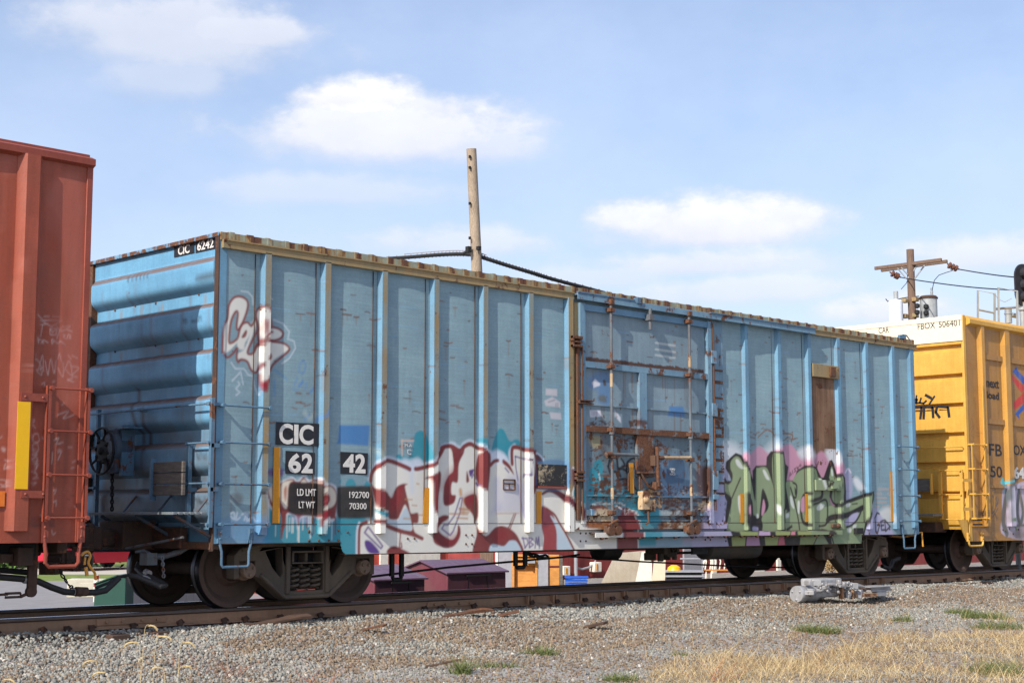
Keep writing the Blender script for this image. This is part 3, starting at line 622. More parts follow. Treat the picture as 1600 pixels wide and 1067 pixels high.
    blk = E_((105, 380), (122, 348), (150, 400), (185, 395), (170, 350), (136, 290), (140, 230), (180, 190), (220, 153), (270, 172), (320, 280), (345, 300), (368, 380), (368, 310), (400, 265), (490, 262), (495, 190), (530, 140), (645, 140), (662, 250), (688, 275), (672, 395), (735, 395), (760, 310), (830, 258)) + F((150, 235), (220, 225), (280, 248), (330, 348), (352, 350), (410, 185), (436, 178), (480, 315), (550, 320), (570, 350), (580, 490), (572, 585), (800, 495), (850, 488), (842, 600), (790, 780), (725, 1040)) + E_((842, 1010), (170, 1010), (145, 900), (118, 830), (150, 580), (110, 500))
    fl(blk, cK, 1, .01, smooth=False)
    g1 = ((180, 230), (220, 185), (260, 205), (310, 310), (350, 380), (390, 570), (398, 480), (402, 300), (420, 285), (490, 282), (530, 380), (600, 620), (628, 660), (632, 800), (600, 832), (455, 832), (455, 710), (495, 660), (508, 590), (460, 465), (440, 600), (425, 735), (400, 745), (378, 700), (365, 570), (320, 535), (300, 520), (300, 765), (310, 832), (145, 832), (160, 720), (190, 560), (130, 490), (122, 420), (160, 430), (190, 400), (195, 340), (178, 290))
    fl(E_(*g1), cG); fl(E_((545, 172), (600, 165), (648, 200), (655, 600), (640, 640), (610, 640), (550, 430)), cG)
    fl(E_((665, 418), (735, 412), (742, 470), (755, 550), (830, 540), (850, 840), (780, 832), (660, 832), (700, 800), (715, 780), (660, 820), (655, 700), (662, 650), (700, 655)), cG)
    fl(F((60, 400), (75, 340), (130, 280), (220, 252), (275, 268), (302, 350), (345, 360), (350, 380), (400, 370), (432, 240), (470, 350), (550, 340), (560, 480), (568, 600), (800, 515), (838, 512), (830, 600), (765, 800), (715, 1040), (470, 1040), (420, 890), (350, 855), (300, 860), (120, 860), (100, 700), (60, 560), (100, 500)), cG)
    for q, w in [(((215, 508), (180, 510), (148, 560), (138, 700), (160, 790), (210, 815)), .06), (((150, 665), (200, 640)), .05), (((215, 580), (250, 575), (335, 545), (345, 470)), .065), (((225, 620), (300, 600), (375, 568), (395, 640), (385, 800), (315, 825)), .04), (((430, 480), (425, 560), (465, 620), (540, 608), (800, 508)), .07), (((395, 770), (440, 740), (600, 715), (740, 645)), .10),
                 (((738, 640), (700, 740), (640, 810), (585, 835)), .04), (((510, 770), (522, 690)), .04), (((345, 365), (370, 440), (405, 368)), .05), (((510, 370), (527, 455)), .03), (((370, 350), (430, 195), (475, 345)), .045), (((490, 320), (553, 338), (570, 480), (576, 590)), .035), (((38, 450), (70, 560), (100, 700), (122, 860)), .035), (((62, 400), (95, 430), (90, 540), (68, 540)), .035),
                 (((345, 865), (420, 900), (462, 1020)), .035), (((720, 1030), (800, 690), (848, 560), (848, 492)), .03), (((550, 775), (580, 800)), .04), (((640, 610), (690, 605)), .02), (((0, 690), (25, 670)), .03), (((0, 860), (45, 830)), .04)]:
        st(F(*q), cK, w)
    st(E_((260, 375), (190, 550)), cK, .028); fl(E_((300, 500), (345, 530), (372, 640), (345, 630), (312, 600)), cK); fl(E_((310, 640), (325, 610), (350, 640), (352, 700), (320, 690)), cPk); fl(E_((464, 560), (482, 620), (470, 680), (448, 695)), cPk); fl(E_((800, 560), (825, 540), (835, 640), (800, 670)), cPk)
    fl(E_((365, 760), (380, 700), (450, 745), (450, 835), (370, 835)), cK); fl(E_((372, 800), (415, 805), (415, 835), (372, 835)), cLv); st(E_((300, 695), (345, 720), (355, 825)), cK, .03); st(E_((625, 655), (655, 740), (640, 800)), cK, .03)
    fl(F((590, 755), (640, 710), (700, 695), (665, 775), (590, 820), (560, 790)), cLv); fl(F((140, 560), (178, 540), (178, 650), (138, 675)), cPk); fl(F((412, 540), (440, 600), (465, 625), (430, 615)), cPk)
    for fn, q in [(E_, ((218, 215), (245, 215), (285, 285), (260, 290), (230, 260))), (E_, ((460, 310), (480, 305), (518, 385), (490, 380))), (E_, ((402, 690), (420, 690), (422, 720), (405, 722))), (E_, ((240, 540), (262, 540), (268, 700), (245, 640))), (E_, ((575, 600), (600, 640), (600, 700), (578, 660))), (E_, ((700, 535), (720, 540), (740, 640), (712, 610))),
                  (E_, ((665, 690), (690, 682), (690, 715), (665, 722))), (F, ((290, 640), (330, 605), (368, 620), (340, 660), (300, 672))), (F, ((30, 540), (50, 560), (72, 650), (40, 610))), (F, ((105, 585), (125, 590), (120, 700), (105, 680))), (F, ((590, 850), (630, 850), (625, 885), (595, 885))), (F, ((650, 815), (680, 812), (670, 845), (640, 850))), (F, ((425, 270), (440, 275), (445, 330), (430, 330))), (F, ((305, 370), (330, 370), (350, 450), (330, 455))), (F, ((580, 610), (620, 600), (615, 635), (580, 640)))]:
        fl(fn(*q), (206, 210, 200))
    # running band under the piece
    for fn, q in [(E_, ((200, 842), (365, 842), (360, 880), (215, 880))), (E_, ((515, 842), (650, 842), (640, 880), (520, 880))), (E_, ((710, 842), (860, 842), (860, 880), (715, 880))), (E_, ((185, 885), (310, 885), (300, 1010), (195, 1010))), (E_, ((475, 885), (600, 885), (580, 1010), (490, 1010)))]: fl(fn(*q), (146, 156, 98), 1, .008, False)
    for fn, q, c in [(E_, ((372, 840), (470, 840), (472, 880), (368, 880)), (188, 160, 190)), (E_, ((322, 885), (425, 885), (442, 1010), (308, 1010)), (172, 132, 160)), (E_, ((655, 840), (690, 840), (690, 875), (650, 875)), (206, 130, 144)), (E_, ((605, 885), (645, 885), (660, 1010), (585, 1010)), (186, 92, 110)), (F, ((180, 878), (360, 878), (345, 900), (430, 1040), (250, 1040), (300, 930), (180, 920)), cG), (F, ((130, 935), (200, 930), (290, 930), (240, 1040), (120, 1040)), (134, 146, 96))]: fl(fn(*q), c, 1, .008, False)
    for q in [((905, 705), (885, 695), (862, 745), (868, 880), (888, 890), (905, 815), (885, 815)), ((945, 770), (918, 780), (925, 865), (957, 862)), ((922, 822), (945, 816)), ((957, 775), (965, 872)), ((957, 765), (1010, 830), (965, 875))]: st(F(*q), cK, .035, .95, smooth=False)
    st(F((1003, 855), (1006, 858)), cK, .035)
    for q in [((705, 325), (700, 355), (715, 340), (705, 325)), ((722, 310), (728, 335)), ((752, 285), (738, 295), (752, 310), (740, 320)), ((760, 275), (768, 300)), ((775, 275), (762, 288), (778, 295)), ((785, 255), (795, 262), (790, 272), (780, 268), (785, 255))]: st(E_(*q), cK, .016, .95, smooth=False)
    for q in [((720, 510), (716, 485), (736, 505), (734, 480)), ((758, 470), (742, 475), (748, 500), (762, 495)), ((745, 488), (756, 484))]: st(F(*q), cK, .014, .95, smooth=False)
    for q in [((120, 700), (108, 680), (112, 710)), ((135, 650), (115, 640), (125, 630), (138, 660)), ((140, 600), (118, 605), (135, 590), (115, 590))]: st(E_(*q), cK, .014, .95, smooth=False)
    # pale pink stencil ghosts near the right end
    for row in range(5):
        for k in range(6):
            if r.random() < .6: st(F((870+k*22, 465+row*42), (882+k*22, 466+row*42)), (186, 156, 140), .04, .5)
    for q in [((412, 98), (512, 98)), ((416, 95), (416, 222))]: st(B(*q), (206, 176, 160), .022, .9)
    # blue over-spray and old small white tag at the corner
    fl(K5((170, 760), (400, 740), (430, 850), (420, 900), (170, 860)), (70, 140, 196), .45, .06)
    for q in [((215, 720), (230, 710), (235, 750), (215, 735)), ((250, 715), (245, 755), (265, 740)), ((275, 725), (300, 715), (290, 755)), ((310, 720), (305, 760), (330, 740), (320, 760)), ((340, 740), (350, 760))]: st(K5(*q), (206, 214, 224), .016, .8)
    fl(K5((222, 620), (250, 600), (280, 625), (275, 660), (250, 675), (228, 650)), (86, 96, 104), .8, .03)
    # papers on the side
    for q in [((845+0, 0),)]: pass
    for q in [((852, 607), (870, 608), (870, 619), (852, 617)), ((858, 644), (876, 645), (877, 656), (860, 654)), ((850, 626), (862, 620), (875, 628), (875, 637), (852, 634))]: fl(P0(*q), (190, 186, 192), .95, smooth=False)
    for (u0, v0, u1, v1) in [(856, 628, 866, 625), (868, 630, 868, 636), (871, 630, 871, 636)]: st(P0((u0, v0), (u1, v1)), (120, 120, 130), .012)
    for (u, v, h) in [(1165, 715, 1), (1100, 700, 1)]: pass
paint_side()

# ------------------------------------------------------------------ trucks (bogies): shared by the three cars
def side_frame_mb(sgn):
    outer = [(-1.08, .36), (-1.08, .64), (-.98, .73), (-.72, .77), (-.45, .84), (.45, .84), (.72, .77), (.98, .73), (1.08, .64), (1.08, .36), (1.0, .36), (1.0, .58), (.78, .58), (.78, .38), (.70, .36), (.40, .13), (.32, .09), (-.32, .09), (-.40, .13), (-.70, .36), (-.78, .38), (-.78, .58), (-1.0, .58), (-1.0, .36)]
    hl = [(-.63, .68), (-.38, .72), (-.36, .42), (-.40, .36), (-.52, .48)]
    hr = [(-a, b) for a, b in hl][::-1]
    hc = [(-.26, .73), (.26, .73), (.26, .19), (-.26, .19)]
    m = MB(); y0, y1 = sgn*1.0, sgn*1.16
    m.prism([outer, hl, hc, hr], lambda a, b, t: (a, t, b), min(y0, y1), max(y0, y1))
    # raised rim along the edges
    ys = sgn*1.175
    for pl in (outer[9:13], ):
        pass
    for a, b in (((-.70, .40), (-.34, .12)), ((-.34, .12), (.34, .12)), ((.34, .12), (.70, .40)), ((-.98, .70), (-.45, .81)), ((-.45, .81), (.45, .81)), ((.45, .81), (.98, .70))):
        m.tube([(a[0], ys-sgn*.01, a[1]), (b[0], ys-sgn*.01, b[1])], .03, 6)
    for s in (-1, 1): m.cbox((s*.30, sgn*1.10, .45), (.06, .18, .58))
    return m
def helix(c, r, z0, z1, turns, wire):
    pts = []; n = int(turns*14)
    for i in range(n+1):
        a = 2*math.pi*turns*i/n; pts.append((c[0]+r*math.cos(a), c[1]+r*math.sin(a), z0+(z1-z0)*i/n))
    return MB().tube(pts, wire, 6)
def wheel_mb(sgn):
    # profile going round the wheel's section, t measured along -y*(-1)
    p = [(.0, .03), (.0, .12), (.02, .14), (.02, .155), (-.055, .20), (-.06, .33), (-.01, .385), (0, .40), (0, .452), (-.01, .457), (-.10, .462), (-.112, .487), (-.135, .487), (-.145, .47), (-.145, .385), (-.10, .34), (-.085, .2), (-.15, .13), (-.17, .03)]
    m = MB(); m.lathe((0, sgn*.825, .457), (0, sgn, 0), p, 56); return m
def tread_split(o):
    me = o.data; me.materials.append(M['tread'])
    for p in me.polygons:
        c = p.center; rr = math.hypot(c.x, c.z-.457)
        if rr > .454: p.material_index = 1
def add_truck(parent, xc, endcap=True):
    for sgn in (-1, 1):
        sf = side_frame_mb(sgn).build('side_frame', M['truck'], parent, bevel=.012, loc=(xc, 0, 0))
        for s in (-.165, 0, .165):
            helix((s, sgn*1.09, 0), .068, .21, .50, 4.6, .017).build('spring', M['truck'], sf)
        m = MB().cbox((0, sgn*1.0, .35), (.5, .05, .3)); m.build('spring_backing', M['under'], sf)
        m = MB(); m.box(-.245, .245, sgn*.9, sgn*1.19, .52, .54); m.box(-.245, .245, sgn*.9, sgn*1.19, .655, .68); m.box(-.245, -.21, sgn*.9, sgn*1.18, .54, .655); m.box(.21, .245, sgn*.9, sgn*1.18, .54, .655); m.box(-.02, .02, sgn*.9, sgn*1.15, .54, .655)
        m.build('bolster_end', M['truck'], sf, bevel=.006)
        for s in (-.889, .889):
            m = MB(); m.lathe((s, sgn*1.0, .457), (0, sgn, 0), [(-.06, .09), (-.06, .12), (.1, .12), (.12, .10), (.19, .10), (.21, .09), (.215, .03)], 24)
            for k in range(3):
                a = 2*math.pi*k/3+.5; m.cyl((s+.055*math.cos(a), sgn*1.21, .457+.055*math.sin(a)), (s+.055*math.cos(a), sgn*1.235, .457+.055*math.sin(a)), .018, 6)
            m.build('bearing_cap', M['hub'], sf, bevel=0)
            m = MB(); m.cbox((s, sgn*1.07, .60), (.24, .17, .07)); m.build('bearing_adapter', M['truck'], sf, bevel=.01)
    for s in (-.889, .889):
        ax = MB().lathe((0, 0, .457), (0, 1, 0), [(-1.05, .075), (-.8, .09), (-.6, .085), (0, .08), (.6, .085), (.8, .09), (1.05, .075)], 16).build('axle', M['wheel'], parent, loc=(xc+s, 0, 0))
        for sgn in (-1, 1):
            w = wheel_mb(sgn).build('wheel', M['wheel'], ax, ang=30); tread_split(w)
    m = MB().box(-.22, .22, -1.0, 1.0, .5, .72); m.box(-.35, .35, -.3, .3, .45, .8); m.build('bolster', M['under'], parent, loc=(xc, 0, 0), bevel=.01)
    # grease-caked brake rigging seen between the wheels
    m = MB().tube([(-.5, -.55, .62), (.1, -.5, .50), (.55, -.45, .30)], .025, 6); m.build('brake_lever', M['under'], parent, loc=(xc, 0, 0))
    # brake beams and shoes
    for s in (-1, 1):
        m = MB().tube([(s*.36, -.72, .38), (s*.36, .72, .38)], .035, 8); m.cbox((s*.40, -.72, .42), (.07, .1, .26)); m.cbox((s*.40, .72, .42), (.07, .1, .26)); m.build('brake_beam', M['under'], parent, loc=(xc, 0, 0))

def chain(pts, r=.012, link_=.05):
    # chain of torus-like links along a polyline
    m = MB(); P = [Vector(p) for p in pts]; seg = []
    for a, b in zip(P[:-1], P[1:]):
        n = max(1, int((b-a).length/(link_*.75)))
        for i in range(n): seg.append((a.lerp(b, i/n), (b-a).normalized()))
    for i, (c, d) in enumerate(seg):
        e = d.orthogonal().normalized(); e = e if i % 2 else d.cross(e)
        pp = [c+d*(math.cos(a)*link_*.5)+e*(math.sin(a)*link_*.28) for a in [2*math.pi*k/10 for k in range(11)]]
        m.tube(pp, r*.6, 5, cap=False)
    return m

# ------------------------------------------------------------------ the blue boxcar
def hat_post(x, z0, z1, w=.045, base=.072, d=.06, dz=.02, W_=None):
    W_ = W if W_ is None else W_
    prof = [(-base-.008, 0), (-base-.008, .004), (-base, .006), (-w, d), (w, d), (base, .006), (base+.008, .004), (base+.008, 0)]
    m = MB(); n = int((z1-z0)/dz)
    for j in range(n+1):
        z = z0+(z1-z0)*j/n
        m.v += [(x+a, -W_-b, z) for a, b in prof]
    k = len(prof)
    for j in range(n):
        for i in range(k-1): m.f.append((j*k+i, j*k+i+1, (j+1)*k+i+1, (j+1)*k+i))
    m.f.append(tuple(range(k))[::-1]); m.f.append(tuple(n*k+i for i in range(k)))
    return m
def rungs(parent, x0, x1, zs, y, mat, stile=False, plane='side', ybase=None, r=.011, name='rung'):
    for z in zs:
        m = MB()
        if plane == 'side':
            m.tube([(x0, y, z), (x1, y, z)], r, 8)
            for x in (x0, x1): m.cyl((x, y-.02, z), (x, (ybase if ybase is not None else y+.05), z), .02, 6); m.cyl((x, y-.028, z), (x, y-.012, z), .026, 6)
        else:
            m.tube([(y, x0, z), (y, x1, z)], r, 8)
            for x in (x0, x1): m.cyl((y-.02, x, z), (y+.03, x, z), .02, 6)
        m.build(name, mat, parent)
def blue_car():
    t = thing('boxcar', 'weathered light blue boxcar numbered 6242 with graffiti and a rusty sliding door', 'boxcar', (0, 0, 0))
    # side sheet: dense so that the spray paint sits on it
    xs = np.arange(-LB+.02, LB-.019, .0125); zs = np.arange(.635, 4.34, .0125)
    def keep(cx, cz):
        lo = np.where(cx < -5.93, .784, .635); d = (cx+5.93)
        lo = np.where((cx >= -5.93) & (cx < -5.83), .784-.15*np.sqrt(np.clip(1-((.1-d)/.1)**2, 0, 1)), lo)
        lo = np.where(cx > 5.86, .784, lo); return cz > lo
    def yf(X, Z):   # sheets bulge slightly between posts
        ph = (X+7.13)/.905*2*np.pi
        return -W + .006*np.cos(ph)*np.clip((Z-1.0)/.2, 0, 1) + .004*np.sin(X*3.1+Z*1.7)*np.clip((Z-1.0)/.2, 0, 1)
    sd = grid_mesh('side_sheet', M['panel'], xs, zs, -W, t, SIDE, keep, yf)
    m = MB(); m.box(-5.85, 5.85, -W+.003, -W+.10, .628, .64); m.box(-LB+.05, -5.9, -W+.003, -W+.1, .776, .79); m.box(5.86, LB-.05, -W+.003, -W+.1, .776, .79)
    # lap line of sheet over sill, and small rivets groups
    m.build('sill_flange', M['rusty'], t)
    m = MB()
    for x0, x1 in ((-7.6, -1.75), (1.9, 7.1)): m.box(x0, x1, -W-.004, -W+.001, 1.004, 1.010)
    for x in (-7.13, -6.22, -5.3, -4.405, -3.5, -2.61, 3.37, 4.26, 5.17, 6.09): m.box(x-.16, x-.153, -W-.011, -W+.001, 1.01, 4.22)
    m.build_each('sheet_seam', M['brown'], t)
    m = MB()
    spots = [(560, 830), (565, 845)]
    def quad(u, v, du=9.5, dv=14):
        for a in (0, du):
            for b in (0, dv):
                p = at(u+a, v+b, -W-.002); m.dome(p, (0, -1, 0), .016, .012)
    quad(728, 835.5); quad(907, 833, 8.5, 12); quad(483, 831, 0, 14)
    for (u, v) in [(483, 829), (483, 844), (498, 844), (514, 844), (529, 829), (529, 844), (543, 831), (637, 841), (647.5, 841), (1102, 843), (1110, 843), (1134, 845)]:
        m.dome(at(u, v, -W-.002), (0, -1, 0), .016, .012)
    for (u, v) in [(1283, 833), (1290, 833), (1294, 837), (1349, 833), (1358, 833), (1370, 832), (1373, 818)]: m.dome(at(u, v, -W-.002), (0, -1, 0), .02, .014)
    m.build('sill_rivet', M['rusty'], t)
    # posts
    for i, x in enumerate([-7.13, -6.225, -5.30, -4.405, -3.50, -2.61, 2.45, 3.37, 4.26, 5.17, 6.09, 6.99]):
        mat = M['post']
        hat_post(x, .885, 4.25).build('side_post', mat, t, paint=SIDE)
        m = MB().box(x-.038, x+.042, -W-.062, -W-.0605, .89, 4.245, sub=.03)
        m.build('post_face', M['pface'] if i < 6 else M['post'], t, paint=SIDE)
    for x in (-1.80,):
        hat_post(x, .885, 4.25, w=.05, d=.07).build('door_post', M['post'], t, paint=SIDE)
        MB().box(x-.05, x+.05, -W-.073, -W-.071, .89, 4.245, sub=.03).build('post_face', M['ochre'], t, paint=SIDE)
    MB().box(-1.70, -1.60, -W-.04, -W+.01, 1.0, 4.2, sub=.04).build('door_jamb', M['ochre'], t, paint=SIDE)
    # right hand jamb with horizontal rusty stiffeners
    MB().box(1.56, 1.84, -W-.03, -W+.01, .9, 4.22, sub=.04).build('door_jamb', metal('jamb_right', (120, 150, 168), (104, 134, 150), .6, rust=.35, streak=.4, paint=True), t, paint=SIDE)
    m = MB()
    rr = random.Random(8)
    for z in (3.42, 3.22, 2.98, 2.78, 2.66, 2.50, 2.36, 2.2, 1.98, 1.80, 1.62, 1.45): m.box(1.60, 1.82, -W-.045, -W-.025, z, z+rr.uniform(.02, .05))
    m.build_each('jamb_stiffener', M['rusty'], t, bevel=.004)
    # corner posts
    for s in (-1, 1):
        m = MB().box(s*LB-s*.0, s*LB-s*.10, -W-.012, -W+.04, .784, 4.33, sub=.03); m.build('corner_post', M['post'], t, paint=SIDE)
    m = MB().box(-LB-.012, -LB+.0, -W-.014, -W+.07, .70, 4.40); m.build('corner_edge', M['brown'], t)
    hat_post(7.66, .90, 4.25, w=.05, base=.09, d=.05).build('side_post', M['post'], t, paint=SIDE)
    # top chord: ochre angle and the corrugated roof edge
    m = MB().box(-LB+.02, -1.72, -W-.062, -W+.01, 4.235, 4.335, sub=.06); m.box(-LB+.02, -1.72, -W-.078, -W-.06, 4.322, 4.338, sub=.3)
    m.box(4.35, LB+.03, -W-.062, -W+.01, 4.245, 4.335, sub=.06); m.box(4.35, LB+.03, -W-.078, -W-.06, 4.322, 4.338, sub=.3)
    m.build_each('eave_angle', M['ochre'], t)
    # door track header
    m = MB().box(-1.72, 4.35, -W-.13, -W+.01, 4.30, 4.325); m.box(-1.72, 4.35, -W-.135, -W-.125, 4.235, 4.325)
    m.build('door_track_top', M['door2'], t, bevel=.003)
    m = MB().box(-1.72, -.45, -W-.145, -W-.10, 4.325, 4.352); m.box(1.4, 4.35, -W-.15, -W-.10, 4.322, 4.342); m.box(-.42, -.30, -W-.16, -W-.08, 4.30, 4.39)
    m.build_each('track_cover', M['bluebar'], t, bevel=.004)
    m = MB(); r = random.Random(2)
    x = -LB
    MB().box(-LB, LB, -W-.03, -W+.05, 4.33, 4.425, sub=.04).build('roof_edge', M['roofedge'], t)
    m = MB()
    while x < LB-.2:
        m.box(x+.12, x+.19, -W-.036, -W-.02, 4.335, 4.428+r.uniform(-.003, .008)); x += .27
    m.build_each('roof_rib_end', M['roofedge'], t)
    m = MB().box(-LB, LB, -W, W, 4.40, 4.42)
    x = -LB+.1
    while x < LB-.1: m.box(x, x+.08, -W-.02, W+.02, 4.42, 4.436+r.uniform(-.003, .004)); x += .27
    m.build('roof', M['roofedge'], t, bevel=.004)
    m = MB().tube([(7.35, -W-.02, 4.40), (7.40, -W-.02, 4.50), (7.55, -W-.02, 4.50), (7.75, -W-.02, 4.36)], .012, 6)
    m.box(7.30, 7.52, -W-.03, -W+.02, 4.40, 4.49); m.build('roof_grab', M['bluebar'], t)
    # far side, ends, floor
    MB().box(-LB+.02, LB-.02, W-.02, W, .64, 4.4).build('far_side_sheet', M['post'], t)
    for k in range(13): MB().box(-7.1+k*1.18, -7.0+k*1.18, W, W+.06, .9, 4.25).build('far_post', M['post'], t)
    MB().box(-LB+.1, LB-.1, -W+.05, W-.05, 1.02, 1.10).build('floor', M['under'], t)
    MB().box(-LB-.2, LB+.2, -.18, .18, .72, 1.02).build('center_sill', M['under'], t, bevel=.01)
    m = MB()
    for x in np.arange(-7, 7.1, 1.1): m.box(x-.05, x+.05, -W+.1, W-.1, .84, 1.02)
    m.build('cross_bearer', M['under'], t)
    # corrugated end facing the sun (x = -LB) and plain one at the other side
    def end(sx, name):
        period = .546; prof = []; z = .93
        # base at x = -LB+.07, rib faces at -LB-.02
        b, f = LB-.09, LB+.02
        prof.append((b, .80)); 
        bottoms = [1.025+.545*i for i in range(6)]
        for zb in bottoms:
            prof += [(b, zb), (f-.032, zb+.070), (f-.010, zb+.100), (f-.002, zb+.130), (f, zb+.165), (f, zb+.31), (f-.003, zb+.335), (f-.014, zb+.358), (f-.036, zb+.378), (b, zb+.41)]
        prof = prof[:-1]+[(f-.05, 4.155), (f-.05, 4.39)]
        m = MB(); Y0, Y1 = -W+.06, W-.06
        dense = [prof[0]]
        for p, q in zip(prof[:-1], prof[1:]):
            k = max(1, int(math.hypot(q[0]-p[0], q[1]-p[1])/.03)); dense += [(p[0]+(q[0]-p[0])*i/k, p[1]+(q[1]-p[1])*i/k) for i in range(1, k+1)]
        prof = dense; n = len(prof); cols = [(Y0, 0)]+[(y, 1) for y in np.linspace(Y0+.025, Y1-.025, 100)]+[(Y1, 0)]
        for y, sc in cols:
            m.v += [(sx*(b+(a-b)*sc if sc == 0 else a), y, z) for a, z in prof]
        for j in range(len(cols)-1):
            for i in range(n-1): m.f.append((j*n+i, j*n+i+1, (j+1)*n+i+1, (j+1)*n+i))
        o = m.build(name, M['endb'], t, ang=40); bb = o.data.attributes.get('paint'); o.data.attributes.remove(bb) if bb else None; paint_mesh(o.data, ENDR); return o
    global ENDR
    ENDR = Raster(-1.5, 1.5, .7, 4.5, .02, ax=1); r = random.Random(21)
    def er(u, v): p = atx(u, v, -LB); return (p.y, p.z)
    for k in range(70):      # grime and soot blown up over the lower end, run-down rust
        y = r.uniform(-1.4, 1.4); z = .7+abs(r.gauss(0, .75)); s_ = r.uniform(.12, .38)
        ENDR.fill([(y+math.cos(a)*s_*r.uniform(.7, 1.3), z+math.sin(a)*s_*r.uniform(.35, .7)) for a in [i*math.pi/4 for i in range(8)]], r.choice([(84, 84, 86), (72, 66, 62), (98, 92, 86)]), .42, .08)
    for k in range(22):
        y = r.uniform(-1.35, 1.35); z = r.uniform(1.2, 4.2); ENDR.stroke([(y, z), (y+r.uniform(-.01, .01), z-r.uniform(.2, .7))], (104, 76, 58), r.uniform(.02, .05), r.uniform(.25, .6), .03)
    for (u, v) in [(202, 433), (209, 432), (215, 430.5), (221, 429.5), (227, 428.5), (232, 427)]: a_ = er(u, v); ENDR.stroke([a_, (a_[0], a_[1]-.06)], (70, 62, 66), .03, .9)
    for (u, v) in [(180, 487), (211.5, 479), (243.5, 476), (311, 462), (180, 551), (243, 541)]: a_ = er(u, v); ENDR.stroke([a_, (a_[0], a_[1]-.12)], (150, 112, 74), .035, .8, .02)
    for q in [((208, 610), (208, 640), (214, 665), (215, 690)), ((225, 640), (226, 700))]: ENDR.stroke([er(*p) for p in q], (70, 48, 38), .07, .8, .03)
    ENDR.fill([er(*p) for p in ((310, 432), (336, 424), (337, 434), (312, 440))], (60, 52, 46), .7, .04)
    for (u, v) in [(290, 502), (293, 501), (304, 502), (310, 500), (315, 497)]: ENDR.stroke([er(u-2, v), er(u+2, v+1)], (50, 56, 66), .03, .8)
    for q in [((310, 708), (312, 716)), ((316, 706), (314, 718)), ((319, 708), (320, 716)), ((324, 706), (323, 717)), ((304, 782), (312, 778), (316, 788)), ((310, 786), (326, 784)), ((314, 780), (320, 790)), ((322, 778), (326, 788))]: ENDR.stroke([er(*p) for p in q], (50, 52, 56), .02, .85)
    end(-1, 'end_wall'); ENDR.a[:] = 0; end(1, 'end_wall')
    m = MB().box(-LB-.0, -LB+.1, W-.07, W+.01, .72, 4.4); m.build('far_corner_post', M['rusty'], t)
    m = MB().box(-LB-.02, -LB+.10, -W, W, 4.375, 4.425); m.build('end_roof_cap', M['chip'], t, bevel=.004)
    m = MB().box(-LB-.02, -LB+.1, -W+.02, W-.02, .72, .80); m.build('end_sill', M['rusty'], t)
    # rust-run rivet holes on the flat strips of the end
    m = MB()
    for (u, v) in [(180, 485), (211.5, 477.5), (243.5, 474), (311, 460), (180, 549), (243, 539.5), (276.5, 533), (310, 529), (208, 682)]:
        p = atx(u, v, -LB+.088); m.dome(p, (-1, 0, 0), .02, .01)
    m.build_each('end_rivet', M['rusty'], t)
    # number panels on the end
    pe = lambda u, v, X=-LB+.03: atx(u, v, X)
    def end_plate(pts, X, mat, name='number_panel'):
        ps = [pe(u, v, X) for u, v in pts]; m = MB()
        m.prism([[(p.y, p.z) for p in ps]], lambda a, b, q: (q, a, b), X, X+.004); return m.build(name, mat, t)
    Xp = -LB+.024
    end_plate([(272, 384), (303.5, 377), (303.5, 395.5), (272, 402.5)], Xp, M['black']); end_plate([(305.5, 376.5), (337, 369.5), (337, 388.5), (305.5, 395.5)], Xp, M['black'])
    a, b = pe(278.5, 390, Xp), pe(296.5, 386, Xp); zm = pe(288, 390, Xp).z; text('CIC', a.y, b.y, zm-.055, zm+.055, Xp-.001, M['letter'], t, plane='end', bold=.02)
    a, b = pe(308.5, 385, Xp), pe(334, 380, Xp); zm = pe(321, 382.5, Xp).z; text('6242', a.y, b.y, zm-.055, zm+.055, Xp-.001, M['letter'], t, plane='end', bold=.02)
    Xf = -LB-.017
    for s, (u0, u1, vm, h) in {'36 STUB WHEELS': (217, 245, 511, .045), 'SPEC 7 RZ 8-5 TYPE A 1C D-5': (202, 260, 578, .045), 'BYCYCLES E-1500': (210, 240, 715, .05)}.items():
        a, b = atx(u0, vm, Xf), atx(u1, vm, Xf); zc = atx((u0+u1)/2, vm, Xf).z
        text(s, a.y, b.y, zc-h/2, zc+h/2, Xf, M['faded'], t, name='stencil', plane='end', bold=.01)
    # ---- side number panels and letters
    def side_plate(pts, mat=M['black'], Y=-W-.010, name='number_panel', th=.004):
        ps = [at(u, v, Y) for u, v in pts]; m = MB(); m.prism([[(p.x, p.z) for p in ps]], lambda a, b, q: (a, q, b), Y, Y+th); return m.build(name, mat, t)
    g = lambda x, y: (420+x/8.889, 640+y/8.889)
    side_plate([g(105, 168), g(702, 195), g(692, 508), g(98, 485)]); side_plate([g(235, 568), g(643, 598), g(638, 908), g(230, 885)]); side_plate([g(998, 582), g(1378, 603), g(1370, 905), g(998, 888)])
    def side_text(s, x0, y0, x1, y1, bold=.02, mat=M['letter'], Y=-W-.0105, name='lettering', gg=g, q=None):
        a = at(*gg(x0, y1), Y); b = at(*gg(x1, y1), Y); c = at(*gg((x0+x1)/2, y0), Y); d = at(*gg((x0+x1)/2, y1), Y)
        return text(s, a.x, b.x, d.z, c.z, Y, mat, t, name=name, bold=bold)
    side_text('C', 140, 192, 332, 478, .03); side_text('I', 350, 205, 408, 474, .02); side_text('C', 422, 208, 618, 488, .03)
    side_text('6', 270, 603, 446, 878, .035); side_text('2', 455, 606, 608, 880, .035); side_text('4', 1030, 615, 1195, 872, .035); side_text('2', 1200, 615, 1342, 882, .035)
    ga = lambda x, y: (400+x/7.62, 730+y/7.62)
    side_text('LD LMT', 488, 255, 712, 338, .02, gg=ga); side_text('LT WT', 508, 405, 698, 485, .02, gg=ga)
    g5 = lambda x, y: (300+x/3.5575, 600+y/3.5575)
